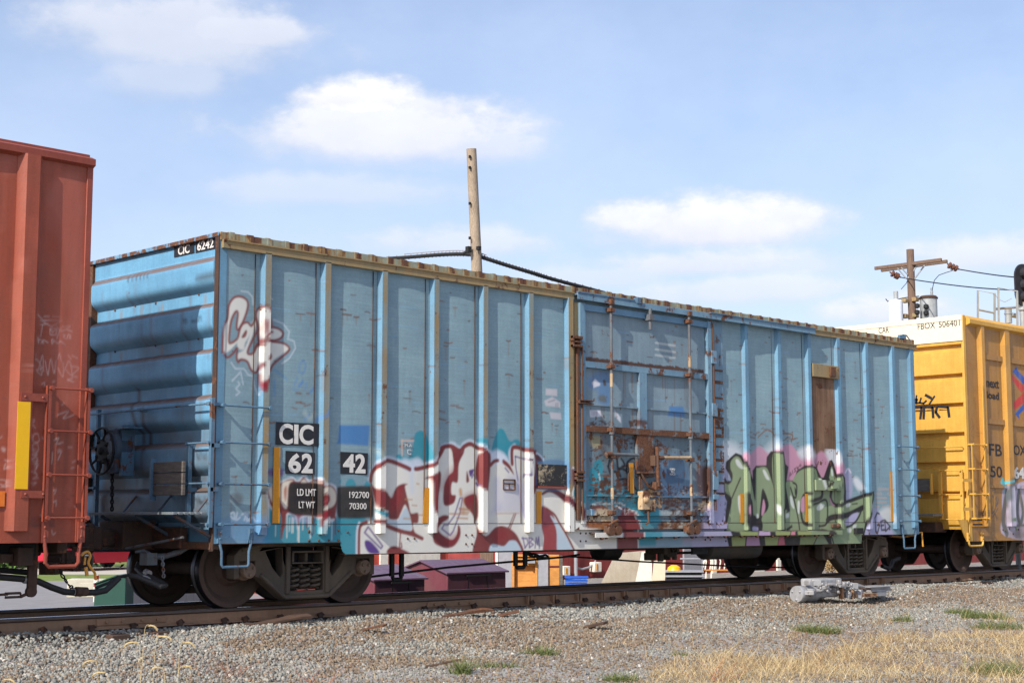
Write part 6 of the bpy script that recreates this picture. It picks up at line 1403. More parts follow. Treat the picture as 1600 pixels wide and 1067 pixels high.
    # end ladder, grab iron, board
    xe = XE-.10; s1, s2 = atx(1469, 770, xe).y, atx(1502.5, 770, xe).y; z0, z1 = atx(1485, 812, xe).z, atx(1485, 734, xe).z
    m = MB().box(xe-.01, xe+.04, s1-.035, s1+.035, z0, z1); m.box(xe-.01, xe+.04, s2-.03, s2+.03, z0, z1); m.box(xe+.02, XE+.02, s1-.03, s1+.03, z0+.3, z0+.35); m.box(xe+.02, XE+.02, s2-.03, s2+.03, z0+.3, z0+.35); m.build('ladder_stile', M['yelend'], t, bevel=.003)
    rungs(t, s1, s2, [atx(1485, v, xe).z for v in (735, 772.5, 811)], xe-.02, M['yelend'], plane='end')
    a, b = atx(1435, 700, xe), atx(1502, 697, xe); m = MB().tube([(xe, W-.4, a.z), (xe, b.y, a.z), (XE, b.y, a.z-.03)], .014, 6); m.build('end_grab_iron', M['yelend'], t)
    a, b = atx(1430, 748, XE-.2), atx(1455, 768, XE-.2); MB().box(XE-.22, XE-.19, b.y, a.y+.6, b.z, a.z).build('end_board', M['plank'], t); MB().box(XE-.24, XE-.17, b.y-.03, b.y, b.z-.05, a.z+.1).build('board_edge', M['yelend'], t)
    a, b = atx(1425, 800, XE-.4), atx(1462, 806, XE-.4); m = MB()
    for x in np.arange(XE-.5, XE-.15, .08): m.box(x, x+.06, b.y, a.y+1.0, b.z, b.z+.04)
    m.build('brake_platform', M['grate'], t)
    # corner gusset, step
    g = [atp for atp in [at(u, v, -W) for u, v in ((1498, 812), (1512, 812), (1512, 846), (1508, 838))]]
    MB().prism([[(p.x, p.z) for p in g]], lambda a, b, k: (a, k, b), -W-.006, -W+.02).build('corner_gusset', M['yelend'], t)
    p0, p1 = at(1514, 850, -W-.03), at(1536, 850, -W-.03); zz = at(1525, 852.5, -W-.03).z; m = MB(); y = -W-.03
    m.tube([(p0.x, y+.01, zb+.14), (p0.x, y, zb-.03), (p0.x+.02, y, zz+.02), (p0.x+.05, y, zz), (p1.x-.05, y, zz), (p1.x-.02, y, zz+.02), (p1.x, y, zb-.03), (p1.x, y+.01, zb+.14)], .020, 8)
    for x in (p0.x, p1.x): m.box(x-.03, x+.03, y-.01, y+.03, zb, zb+.17)
    m.build('sill_step', M['yelend'], t)
    m = MB()
    for u, v in ((1567, 827), (1577, 826), (1583, 834), (1591, 827), (1571, 829)): m.dome(at(u, v, -W), (0, -1, 0), .022, .014)
    for x in (p0.x, p1.x):
        for z in (zb+.04, zb+.12): m.dome((x, -W-.04, z), (0, -1, 0), .016, .012)
    m.build('sill_rivet', M['rusty'], t)
    MB().box(XE-.2, XR, -.2, .2, .70, 1.0).build('center_sill', M['under'], t); MB().box(XE+.1, XR-.1, -W+.06, W-.06, .98, 1.06).build('floor', M['under'], t)
    MB().box(XE-.25, XE+.2, -.9, .9, .80, 1.0).build('striker', M['brown'], t, bevel=.02)
    m = MB().box(XE-.40, XE-.2, -.09, .09, .74, .94); m.box(XE-.75, XE-.35, -.13, .17, .70, .98); m.build('coupler', M['brown'], t, bevel=.03)
    q = lambda u, v: tuple(at(u, v, -.5))
    m = MB().tube([q(1405, 872), q(1395, 876), q(1393, 884), q(1388, 888), q(1378, 884)], .04, 8); m.build('air_hose', M['hose'], t)
    add_truck(t, TC+5.305); add_truck(t, XR-2.1); return t
yellow_car()

# ------------------------------------------------------------------ machine lying beside the rail
def machine():
    Y = -2.25; g = lambda u, v, y=Y: at(u, v, y); a = g(1247, 928)
    t = thing('switch_machine', 'silver switch machine with a round motor lying on the gravel beside the rail', 'switch machine', (a.x, Y, -.3))
    L = Vector(t.location)
    def B(m, n, mt, bv=0): m.v = [(x-L.x, y-L.y, z-L.z) for x, y, z in m.v]; return m.build(n, M[mt], t, bevel=bv)
    r_ = .135; m = MB().lathe(a, (1, 0, 0), [(-.05, .06), (-.05, .125), (-.03, r_), (.10, r_), (.12, .12), (.2, .12), (.22, r_), (.42, r_), (.44, .10), (.7, .09)], 28)
    for k in range(3): an = k*2.1+.5; m.dome((a.x-.05, a.y+.085*math.cos(an), a.z+.085*math.sin(an)), (-1, 0, 0), .022, .02)
    B(m, 'motor', 'alu')
    b0, b1 = g(1268, 904), g(1302, 914); m = MB().box(b0.x, b1.x+.05, Y-.14, Y+.22, b1.z-.02, b0.z-.0); m.box(b0.x+.03, b1.x-.02, Y-.12, Y+.15, b1.z-.18, b1.z-.02); B(m, 'cover_box', 'alu', .025)
    r = random.Random(3); m = MB()
    for k in range(20):
        u = r.uniform(1262, 1348); v = r.uniform(909, 932); p = g(u, v, Y-.16+r.uniform(-.06, .10)); m.cbox(p, (r.uniform(.04, .16), r.uniform(.05, .16), r.uniform(.03, .11)), r.uniform(0, 2))
    for k in range(14):
        u = r.uniform(1268, 1340); v = r.uniform(910, 930); p = g(u, v, Y-.24); m.lathe(p, (0, -1, 0), [(0, .03), (.03, .028)], 8)
    B(m, 'linkage', 'alu', .008)
    m = MB().tube([g(1262, 925, Y-.18), g(1285, 923, Y-.18), g(1298, 920, Y-.18)], .018, 8); m.tube([g(1330, 914), g(1345, 916), g(1362, 921)], [.05, .035, .03], 10)
    for u, v in ((1302, 912), (1312, 908), (1326, 909), (1335, 913)): m.tube([g(u, v), g(u+5, v+6), g(u+2, v+14)], .022, 6)
    m.v = [(x-L.x, y-L.y, z-L.z) for x, y, z in m.v]; m.build_each('operating_rod', M['alu'], t)
    m = MB().box(g(1297, 0).x, g(1330, 0).x, Y-.2, Y+.1, g(1300, 934).z, g(1300, 929).z)
    for u in (1301, 1318): p = g(u, 925); m.box(p.x-.02, p.x+.03, Y-.2, Y-.12, p.z-.1, p.z+.12)
    B(m, 'base_plate', 'cream2', .005)
    p, q = g(1352, 914), g(1386, 922); m = MB().box(p.x, q.x, Y-.1, Y+.2, q.z-.0, q.z+.03); m.box(p.x-.05, q.x+.02, Y-.13, Y+.22, q.z+.07, q.z+.085); m.box(p.x+.05, q.x-.03, Y-.08, Y+.15, q.z+.03, q.z+.075); m.box(p.x+.2, p.x+.5, Y-.1, Y+.0, q.z-.08, q.z); B(m, 'tray', 'alu', .004)
machine()
def scrap(label, u, v, L, w, rz, h=.02, name='steel_scrap', mt='rusty', cat='scrap metal'):
    p = atz(u, v, -.4); z = float(gz(np.array([p.x]), np.array([p.y]))[0]); p = atz(u, v, z+.02); z = float(gz(np.array([p.x]), np.array([p.y]))[0])+.045
    r = random.Random(int(u)); n = 6; out = [(-L/2+L*i/n, -w/2+r.uniform(-.01, .01)) for i in range(n+1)]+[(L/2-L*i/n, w/2+r.uniform(-.01, .01)) for i in range(n+1)]
    o = MB().prism([out], lambda a, b, k: (a, b, k+.03*math.sin(a*6)), 0, h).build(name, M[mt], None, bevel=.003, loc=(p.x, p.y, z)); o.rotation_euler = (.15, -.06, rz); tag(o, label, cat)
R0 = -YAW
scrap('bent rusty plate on pale ballast below the big graffiti', 580, 976, .42, .10, R0-.5); scrap('flat brown strip lying against the rail under the purple bins', 720, 960, .95, .10, R0+.5); scrap('small rusty plate on gravel under the routing board', 794, 957, .30, .12, R0)
scrap('brown wooden piece on gravel below the sliding door', 930, 960, .34, .12, R0-.6, .03, 'wood_scrap', 'tie', 'wood scrap'); scrap('long brown stick lying on gravel in the foreground', 690, 1049, .42, .03, R0-.1, .02, 'wood_scrap', 'tie', 'wood scrap'); scrap('flat brown piece at the rail foot under the left truck', 435, 976, .8, .16, R0+.45, .03, 'wood_scrap', 'tie', 'wood scrap')

# ------------------------------------------------------------------ behind the train
def facing(name, label, cat, u0, u1, vt, vb, D, depth, mat, parts=None, group=None, rz=0, bev=.01):
    """a boxy thing at distance D whose front spans u0..u1 and vt..vb; returns (empty, width, height)"""
    a, b = atd(u0, vb, D), atd(u1, vb, D); w = (u1-u0)*D/FOC; h = (vb-vt)*D/FOC; c = (a+b)/2
    t = thing(name, label, cat, (c.x, c.y, a.z), -YAW+rz, group); MB().box(-w/2, w/2, 0, depth, 0, h).build('body', mat, t, bevel=bev); return t, w, h
def siding(name, c1, c2, pitch=.2):
    m, t, b = newmat(name); v = coords(t); sp = N(t, 'ShaderNodeSeparateXYZ'); t.links.new(v, sp.inputs[0])
    f = mathn(t, 'FRACT', mathn(t, 'MULTIPLY', sp.outputs[0], 1/pitch)); g = mathn(t, 'LESS_THAN', f, .07)
    n = nz(t, v, 2, 6); c = mixc(t, rng_(t, n, .3, .7), s2l(c1), s2l(c2)); c = mixc(t, mathn(t, 'MULTIPLY', g, .6), c, tuple(x*.35 for x in s2l(c2)))
    t.links.new(c, b.inputs['Base Color']); b.inputs['Roughness'].default_value = .75; return m
M['siding'] = siding('red_siding', (150, 60, 54), (116, 44, 42)); M['siding2'] = siding('orange_red_siding', (206, 84, 66), (182, 70, 56), .3)
M['maroon'] = metal('maroon_plastic', (118, 46, 64), (98, 38, 54), .5, streak=.3, dust=.25); M['maroond'] = metal('dark_maroon', (80, 36, 54), (66, 30, 46), .5, streak=.3, dust=.15); M['lilac'] = metal('lilac_lid', (104, 72, 98), (86, 58, 84), .35, streak=.2, dust=.3)
M['grey'] = plain('grey_sheet', (148, 148, 154), .6); M['dgreen'] = plain('dark_green_box', (42, 80, 70), .5, var=.08); M['conc'] = plain('concrete', (186, 180, 162), .95, var=.12, scale=5, bump=.3); M['tan'] = metal('pale_board', (190, 180, 164), (170, 158, 140), .7, streak=.3, dust=.2); M['bluecrate'] = plain('blue_crate', (34, 92, 190), .5); M['darkbin'] = siding('dark_ribbed', (58, 58, 70), (40, 40, 50), .12); M['roofdark'] = plain('dark_roof', (70, 66, 66), .8)
M['carred'] = plain('car_red', (178, 20, 44), .25, var=.03, bump=0, spec=.6); M['glass'] = plain('dark_glass', (24, 28, 34), .08, bump=0); M['leaf'] = plain('leaves', (74, 104, 42), .8, var=.45, scale=2); M['leafd'] = plain('dark_leaves', (58, 74, 40), .85, var=.4, scale=2)
def barn():
    t = thing('barn', 'long red sided barn with white door trims behind the blue car', 'barn', (0, 11.0, -.5))
    x0, x1 = atx(0, 0, 0).x, 0
    xa = at(818, 900, 11).x; xb = 62
    MB().box(xa, xb, 0, 8, 0, 3.6).build('wall', M['siding'], t); MB().prism([[(-.4, 3.55), (8.4, 3.55), (8.4, 3.65), (4, 4.6), (-.4, 3.68)]], lambda a, b, k: (k, a, b), xa-.3, xb+.3).build('roof', M['roofdark'], t)
    for u in (1114, 1180, 1215, 1287, 1470, 1560):
        x = at(u, 890, 11).x; MB().box(x-.07 if u != 1180 else x-.35, x+.12 if u != 1180 else x+.4, -.05, .0, 0, 2.4).build('trim', M['white'], t)
    x = at(1082, 880, 11).x; MB().box(x-.45, x+.5, -.06, 0, .1, 2.2).build('door', M['grey'], t, bevel=.01)
    x = at(1300, 890, 11).x; MB().box(x-.4, x+.35, -.06, 0, .0, 2.2).build('door', M['ply'], t, bevel=.01)
    for (u0, u1, v0, v1) in ((877, 888, 884, 899), (925, 937, 878, 893)):
        a, b = at(u0, v0, 10.9), at(u1, v1, 10.9); m = MB().box(a.x, b.x, -.18, 0, b.z+.5, a.z+.5); mt = m.build('meter_box', M['white'], t, bevel=.02)
        MB().box(a.x+.08, a.x+.14, -.19, -.18, b.z+.55, a.z+.45).build('meter_label', M['reflect'], mt)
    a = at(899, 905, 10.9); m = MB().tube([(a.x, -.12, 0), (a.x, -.12, 1.2)], .05, 8); b = at(930, 893, 10.9); m.tube([(b.x, -.1, b.z+.5), (b.x, -.1, .45), (b.x-.2, -.1, .3), (b.x-.5, -.1, .25), (a.x, -.1, .3)], .03, 6); m.build('conduit', M['grey'], t)
barn()
def shed():
    t = thing('shed', 'orange red shed seen through the left truck of the blue car', 'shed', (0, 9.0, -.5))
    xa, xb = at(440, 900, 9).x, at(700, 900, 9).x
    MB().box(xa, xb, 0, 1, 0, 2.4).build('wall', M['siding2'], t); MB().prism([[(-.2, 2.4), (1.3, 2.4), (1.3, 2.9)]], lambda a, b, k: (k, a, b), xa-.2, xb+.2).build('roof', M['roofdark'], t)
    a, b = at(626, 866, 8.95), at(688, 892, 8.95); MB().box(a.x, b.x, -.05, 0, .3, 1.6).build('window', M['white'], t, bevel=.01)
    a, b = at(595, 868, 8.95), at(607, 880, 8.95); MB().box(a.x, b.x, -.04, 0, .5, 1.5).build('trim', M['white'], t)
shed()
t, w, h = facing('door_panel', 'grey panel standing between the purple bins and the plywood cabinet', 'panel', 774, 803, 848, 923, 32, .1, M['grey'])
MB().box(-w/2, -w/2+.05, -.02, 0, 0, h).build('edge_strip', M['white'], t)
t, w, h = facing('timber_post', 'brown stained timber post behind the purple lidded bin', 'post', 750, 771, 850, 923, 32.5, .25, M['pole2'])
MB().box(-w/2-.02, w/2+.02, -.02, .27, h, h+.06).build('cap', M['plank'], t)
def bin_(label, uc, vcorner, D, wx, wy, zb, ze, zr):
    p = atd(uc, vcorner, D); t = thing('lidded_bin', label, 'bin', (p.x, p.y, zb), 0, 'maroon bins with sloping lids')
    H = ze-zb; R_ = zr-zb
    MB().prism([[(0, 0), (wy, 0), (wy, H), (wy/2, R_), (0, H)]], lambda a, b, k: (k, a, b), 0, wx).build('body', M['maroon'], t, bevel=.01)
    MB().box(.01, wx-.01, -.012, 0, .0, H-.02).build('front_panel', M['maroond'], t)
    m = MB()
    for k in (1, 2): m.box(wx*k/3-.006, wx*k/3+.006, -.02, -.012, 0, H-.02)
    m.build_each('panel_joint', M['under'], t)
    m = MB().prism([[(-.05, H-.01), (-.05, H+.02), (wy/2, R_+.03), (wy+.05, H+.02), (wy+.05, H-.01), (wy/2, R_)]], lambda a, b, k: (k, a, b), -.06, wx+.05); m.build('lid', M['lilac'], t, bevel=.006)
    MB().box(wx*.3, wx*.7, -.06, -.03, H-.06, H-.03).build('lid_handle', M['under'], t)
bin_('maroon bin with ridged lilac lid, right one of two behind the brake rods', 699, 893, 27.0, 1.45, 1.35, -.48, .10, .30)
bin_('maroon bin with lilac lid half hidden by the left truck', 585, 897, 25.0, 1.1, 1.5, -.48, .06, .26)
def cabinet():
    D = 31.5; a = atd(800, 919, D); t = thing('plywood_cabinet', 'open orange plywood cabinet leaning beside the red barn', 'cabinet', (a.x, a.y, a.z), -YAW)
    k = D/FOC; w = 40*k; h = 53*k
    m = MB().box(0, w, .02, .05, 0, h); m.build('back_panel', M['ply'], t)
    m = MB().box(0, .05, -.1, .02, 0, h); m.box(w-.05, w, -.1, .02, 0, h); m.box(.05, w-.05, -.1, .02, h-.05, h); m.box(.05, w-.05, -.12, .02, h*.68, h*.74); m.box(.05, w-.05, -.1, .02, h*.84, h*.88); m.build('frame', M['ply'], t, bevel=.004)
    MB().box(w, w+.22, -.08, .3, 0, h).build('side_board', M['grey'], t, bevel=.005); m = MB().box(w+.22, w+.45, -.02, .3, 0, h*.6); m.box(w+.22, w+.45, -.02, .3, h*.66, h*.98); m.build('shelf_box', M['ply'], t, bevel=.005)
    MB().cbox((w*.75, -.16, h*.80), (.16, .08, .08)).build('hinge_block', M['grey'], t); MB().box(w+.45, w+.52, -.06, .3, 0, h*.95).build('side_board', M['plank'], t)
cabinet()
def crate():
    a = atd(901, 914, 36); t = thing('plastic_crate', 'blue plastic crate on the ground by the red barn', 'crate', (a.x, a.y, -.49), -YAW)
    m = MB(); w, d, h = .52, .36, .20
    for z in (0, .07, .14): m.box(-w/2, w/2, -.012, 0, z, z+.045); m.box(-w/2, w/2, d, d+.012, z, z+.045)
    m.box(-w/2, w/2, 0, d, 0, .012); m.build('wall', M['bluecrate'], t)
    m = MB().box(-w/2-.02, w/2+.02, -.025, d+.025, h-.03, h); m.build('rim', M['bluecrate'], t)
crate()
t, w, h = facing('storage_bin', 'black plastic bin between plywood cabinet and blue crate', 'bin', 861, 881, 901, 917, 34.5, .3, M['under']); MB().box(-w/2-.02, w/2+.02, -.02, .32, h, h+.03).build('lid', M['under'], t, bevel=.006)
def leaning(label, pts, D, mat, name='board'):
    ps = [atd(u, v, D) for u, v in pts]; c = ps[0]; m = MB(); bk = ray(800, 533); bk.z = 0; bk = bk.normalized()*.06
    n = len(ps); m.v = [tuple(p-c) for p in ps]+[tuple(p-c+bk) for p in ps]; m.f = [tuple(range(n))[::-1], tuple(range(n, 2*n))]+[(i, (i+1) % n, (i+1) % n+n, i+n) for i in range(n)]
    o = m.build(name, mat, None, loc=tuple(c)); tag(o, label, 'board'); return o
leaning('large cream board leaning against the red barn', [(938, 914), (962, 864), (1009, 860), (1000, 914)], 34, M['tan']); leaning('curved white board beside the large cream board', [(992, 914), (1003, 862), (1012, 862), (1019, 880), (1018, 913)], 33.5, M['white']); leaning('small white board with dark edge right of the cream boards', [(1018, 912), (1022, 876), (1040, 874), (1039, 911)], 33, M['wsheet'])
t, w, h = facing('tool_cart', 'black tool cart with grey rails beside the white boards', 'cart', 1042, 1098, 894, 910, 34, .5, M['under'])
m = MB().box(-w/2-.05, w/2+.05, -.04, .0, h*.55, h*.72); m.box(-w/2-.05, w/2+.02, -.05, .5, h, h+.04); m.tube([(w/2, 0, 0), (w/2, 0, h+.3), (w/2-.5, 0, h+.3)], .02, 6); m.build('rail', M['grey'], t)
MB().lathe((-w/2+.18, .15, h+.04), (0, 0, 1), [(0, .16), (.07, .14), (.12, .06)], 14).build('yellow_lid', M['yellowref'], t)
def bench():
    a = atd(1135, 905, 38); t = thing('garden_bench', 'rusty garden bench with white scrolled frame before the red barn', 'bench', (a.x, a.y, -.49), -YAW+.2)
    m = MB()
    for k in range(5): m.box(-.55, .55, -.3+k*.09, -.24+k*.09, .28, .30)
    m.build('seat', M['ply'], t)
    m = MB()
    for k in range(9):
        x = -.5+k*.125; m.tube([(x, .15, .3), (x+.04, .17, .5), (x, .19, .62)], .016, 6)
    m.tube([(.55*math.cos(q), .19, .35+.38*math.sin(q)) for q in [i*math.pi/10 for i in range(11)]], .03, 6); m.build('backrest', M['white'], t)
    for x in (-.5, .5):
        for y in (-.28, .12): MB().tube([(x, y, 0), (x*.96, y, .28)], .02, 6).build('leg', M['white'], t)
bench()
def concrete():
    a = atd(124, 934.5, 30); t = thing('concrete_block', 'pale concrete block on the parking lot behind the yellow hose', 'block', (a.x, a.y, -.475), -YAW+.12)
    MB().prism([[(-.25, 0), (.9, 0), (.9, .34), (-.25, .36)]], lambda a_, b, k: (a_, k, b), 0, .55).build('block', M['conc'], t, bevel=.02)
    MB().box(0, .5, -.01, .0, .05, .28).build('recess', M['conc'], t, bevel=.004)
concrete()
def marker():
    a = atd(150, 920, 28.5); t = thing('marker_post', 'short white post with red bands behind the green box', 'post', (a.x, a.y, -.475)); MB().cyl((0, 0, 0), (0, 0, .50), .045).build('tube', M['white'], t)
    for z in (.10, .28, .42): MB().cyl((0, 0, z), (0, 0, z+.07), .047).build('band', M['carred'], t)
marker()
def gbox():
    D = 22.6; a = atd(146, 960, D); k = D/FOC; w = 49*k; zb = float(gz(np.array([a.x]), np.array([a.y]))[0]); h0 = atd(146, 912, D).z-zb; h1 = atd(195, 900, D).z-zb
    t = thing('utility_box', 'dark green utility box with slanted top behind the rail', 'box', (a.x, a.y, zb), -YAW)
    MB().prism([[(0, 0), (w, 0), (w, h1-.02), (w*.72, h1), (0, h0)]], lambda p, q, s: (p, s, q), 0, .5).build('cabinet', M['dgreen'], t, bevel=.008)
    MB().prism([[(-.01, h0-.01), (w*.72, h1), (w+.01, h1-.02), (w+.01, h1), (w*.72, h1+.02), (-.01, h0+.01)]], lambda p, q, s: (p, s, q), -.02, .52).build('lid', M['dgreen'], t, bevel=.004)
gbox()
t, w, h = facing('ribbed_bin', 'dark ribbed bin behind the first wheel of the blue car', 'bin', 196, 312, 908, 965, 24, .8, M['darkbin']); MB().box(-w/2-.03, w/2+.03, -.03, .83, h, h+.04).build('lid', M['under'], t, bevel=.01)
def car():
    p = atz(150, 889, -.47); t = thing('parked_car', 'red parked car beyond the concrete block', 'car', (p.x, p.y, -.47), -YAW+rad(62))
    # local: x along the car (front +x)
    sec = [(-2.1, .35, .78, .0), (-2.0, .25, .92, .3), (-1.2, .2, .95, .9)]
    prof = [(-2.15, .30), (-2.15, .75), (-2.0, .95), (-1.3, 1.0), (-.75, 1.42), (.35, 1.45), (1.0, 1.02), (1.85, .88), (2.12, .68), (2.15, .32), (1.75, .25), (1.65, .48), (1.35, .60), (1.05, .48), (.95, .22), (-.95, .22), (-1.05, .48), (-1.35, .60), (-1.65, .48), (-1.75, .25)]
    MB().prism([prof], lambda a, b, k: (a, k*(1.0 if b < 1.0 else .8), b), -.86, .86).build('body', M['carred'], t, bevel=.05)
    MB().prism([[(-1.2, 1.02), (-.72, 1.37), (.32, 1.40), (.88, 1.04)]], lambda a, b, k: (a, k*(1 if b < 1.1 else .82), b), -.87, .87).build('window_band', M['glass'], t)
    for x in (-1.35, 1.35):
        for y in (-.80, .80):
            w_ = MB().lathe((x, y, .31), (0, 1 if y > 0 else -1, 0), [(-.1, .3), (.08, .31), (.1, .26)], 20).build('wheel', M['hose'], t); MB().lathe((x, y, .31), (0, 1 if y > 0 else -1, 0), [(.08, .19), (.11, .17)], 14).build('rim', M['alu'], w_)
    for y in (-.62, .62): MB().cbox((2.08, y, .72), (.12, .34, .14)).build('headlight', M['glass'], t, bevel=.02)
    for y in (-.62, .62): MB().cbox((-2.12, y, .8), (.08, .34, .16)).build('tail_light', M['carred'], t, bevel=.02)
car()
def leafmesh(n, cen, rad_, leaf, seed):
    g = np.random.default_rng(seed); d = g.normal(size=(n, 3)); d /= np.linalg.norm(d, axis=1)[:, None]; r = g.random(n)**.45
    P = d*r[:, None]*np.array(rad_)*(1+.25*np.sin(d[:, :1]*6+seed)+.2*np.sin(d[:, 2:3]*9)); P += np.array(cen)
    a = g.normal(size=(n, 3)); a /= np.linalg.norm(a, axis=1)[:, None]; b = np.cross(a, g.normal(size=(n, 3))); b /= np.linalg.norm(b, axis=1)[:, None]
    s = leaf*g.uniform(.6, 1.3, n)[:, None]; q = np.stack([P-a*s, P-b*s*.5, P+a*s, P+b*s*.5], 1); return q.reshape(-1, 3), np.arange(n*4).reshape(-1, 4)
def bush(name, label, cat, p, rad_, n, leaf, mat, trunk=None, seed=1, group=None):
    t = thing(name, label, cat, tuple(p), group=group); co, f = leafmesh(n, (0, 0, (trunk or 0)+rad_[2]*.8), rad_, leaf, seed)
    me = raw_mesh('crown', co, f); me.materials.append(mat); o = bpy.data.objects.new('crown' if trunk else 'foliage', me); link(o, t)
    m = MB().tube([(0, 0, 0), (.05, 0, (trunk or .1)*.6), (0, .05, (trunk or .2)+rad_[2]*.7)], [.12 if trunk else .03, .09 if trunk else .02, .04 if trunk else .01], 8)
    for k in range(5): an = k*1.3; m.tube([(0, 0, (trunk or 0)+rad_[2]*.2), (math.cos(an)*rad_[0]*.5, math.sin(an)*rad_[1]*.5, (trunk or 0)+rad_[2]*1.0)], [.05 if trunk else .012, .02 if trunk else .006], 5)
    m.build('trunk' if trunk else 'stem', M['pole2'], t)
for i, (u, lb) in enumerate([(-60, 'leftmost'), (10, 'second'), (75, 'third')]):
    p = atz(u, 886, -.47); bush('hedge_bush', ['green bush beyond the lawn, at the left frame edge', 'bright green bush seen just below the red boxcar', 'darker green bush beyond the path behind the red step'][i], 'bush', (p.x, p.y, -.47), (2.0, 2.0, .9), 2600, .09, M['leaf'] if i != 2 else M['leafd'], None, i+3)
p = atz(1300, 898, -.49); bush('dry_bush', 'dry brown bush in front of the barn at the right truck', 'bush', (p.x, p.y, -.49), (.9, .7, .4), 900, .04, plain('dry_leaf', (150, 128, 90), .9), None, 9)

# ---- poles and wires above the train
def bare_pole():
    a, b = atd(736.5, 233, 41), atd(745, 420, 41); d = (b-a); base = a+d*((-.5-a.z)/d.z); t = thing('wooden_pole', 'pale leaning wooden pole without crossarm behind the blue boxcar', 'pole', tuple(base))
    m = MB(); n = 14; m.tube([(a-base)*(k/n) for k in range(n+1)], [.185-.05*k/n for k in range(n+1)], 20); m.build('shaft', M['pole'], t)
    for v in (245, 262, 318, 372): k_ = atd(734, v, 40.83)-base; MB().cbox(tuple(k_), (.05, .05, .07)).build('bolt', M['under'], t)
    q = atd(732, 390, 40.8)-base; m = MB().cbox(tuple(q), (.12, .12, .16)); m.tube([tuple(atd(722, 397, 40.8)-base), tuple(atd(731, 392, 40.8)-base), tuple(atd(736, 391, 40.8)-base)], .035, 6); m.cbox(tuple(atd(748, 388, 40.8)-base), (.1, .1, .1)); m.build('cable_clamp', M['under'], t)
bare_pole()
def cable():
    pts = [(420, 425, 48), (520, 410, 45.5), (632, 402.5, 43), (690, 398, 42), (731, 397.5, 41.2), (752, 402, 41), (790, 414, 41.2), (830, 426, 41.5), (866, 437, 42), (960, 462, 43), (1060, 492, 44)]
    P = [Vector(p_) for p_ in crom(np.array([atd(*p)[:] for p in pts]), False, 4)]
    m = MB().tube(P, .052, 8); o = thing('overhead_cable', 'thick black bundled cable crossing the bare wooden pole', 'cable', tuple(P[0])); m.v = [(x-P[0].x, y-P[0].y, z-P[0].z) for x, y, z in m.v]; m.build('bundle', M['under'], o)
    m = MB()
    for i in range(6, len(P)-3):
        for f in (0, .5):
            c = P[i].lerp(P[i+1], f); d = (P[i+1]-P[i]).normalized(); e = Vector((0, 0, 1)); m.tube([c-d*.08-e*.06-P[0], c+d*.02+e*.075-P[0], c+d*.08-P[0]], .018, 5)
    m.build('lashing', M['grey'], o)
    m2 = MB().tube([p-P[0]+Vector((0, 0, .10)) for p in P[8:22]], .016, 5); m2.build('messenger', M['grey'], o)
cable()
M['brownins'] = plain('brown_insulator', (112, 74, 60), .35); M['galv'] = metal('galvanised', (176, 178, 176), (140, 142, 140), .5, rust=.12, metallic=.2); M['tubwhite'] = plain('white_tank', (216, 220, 226), .5, var=.03)
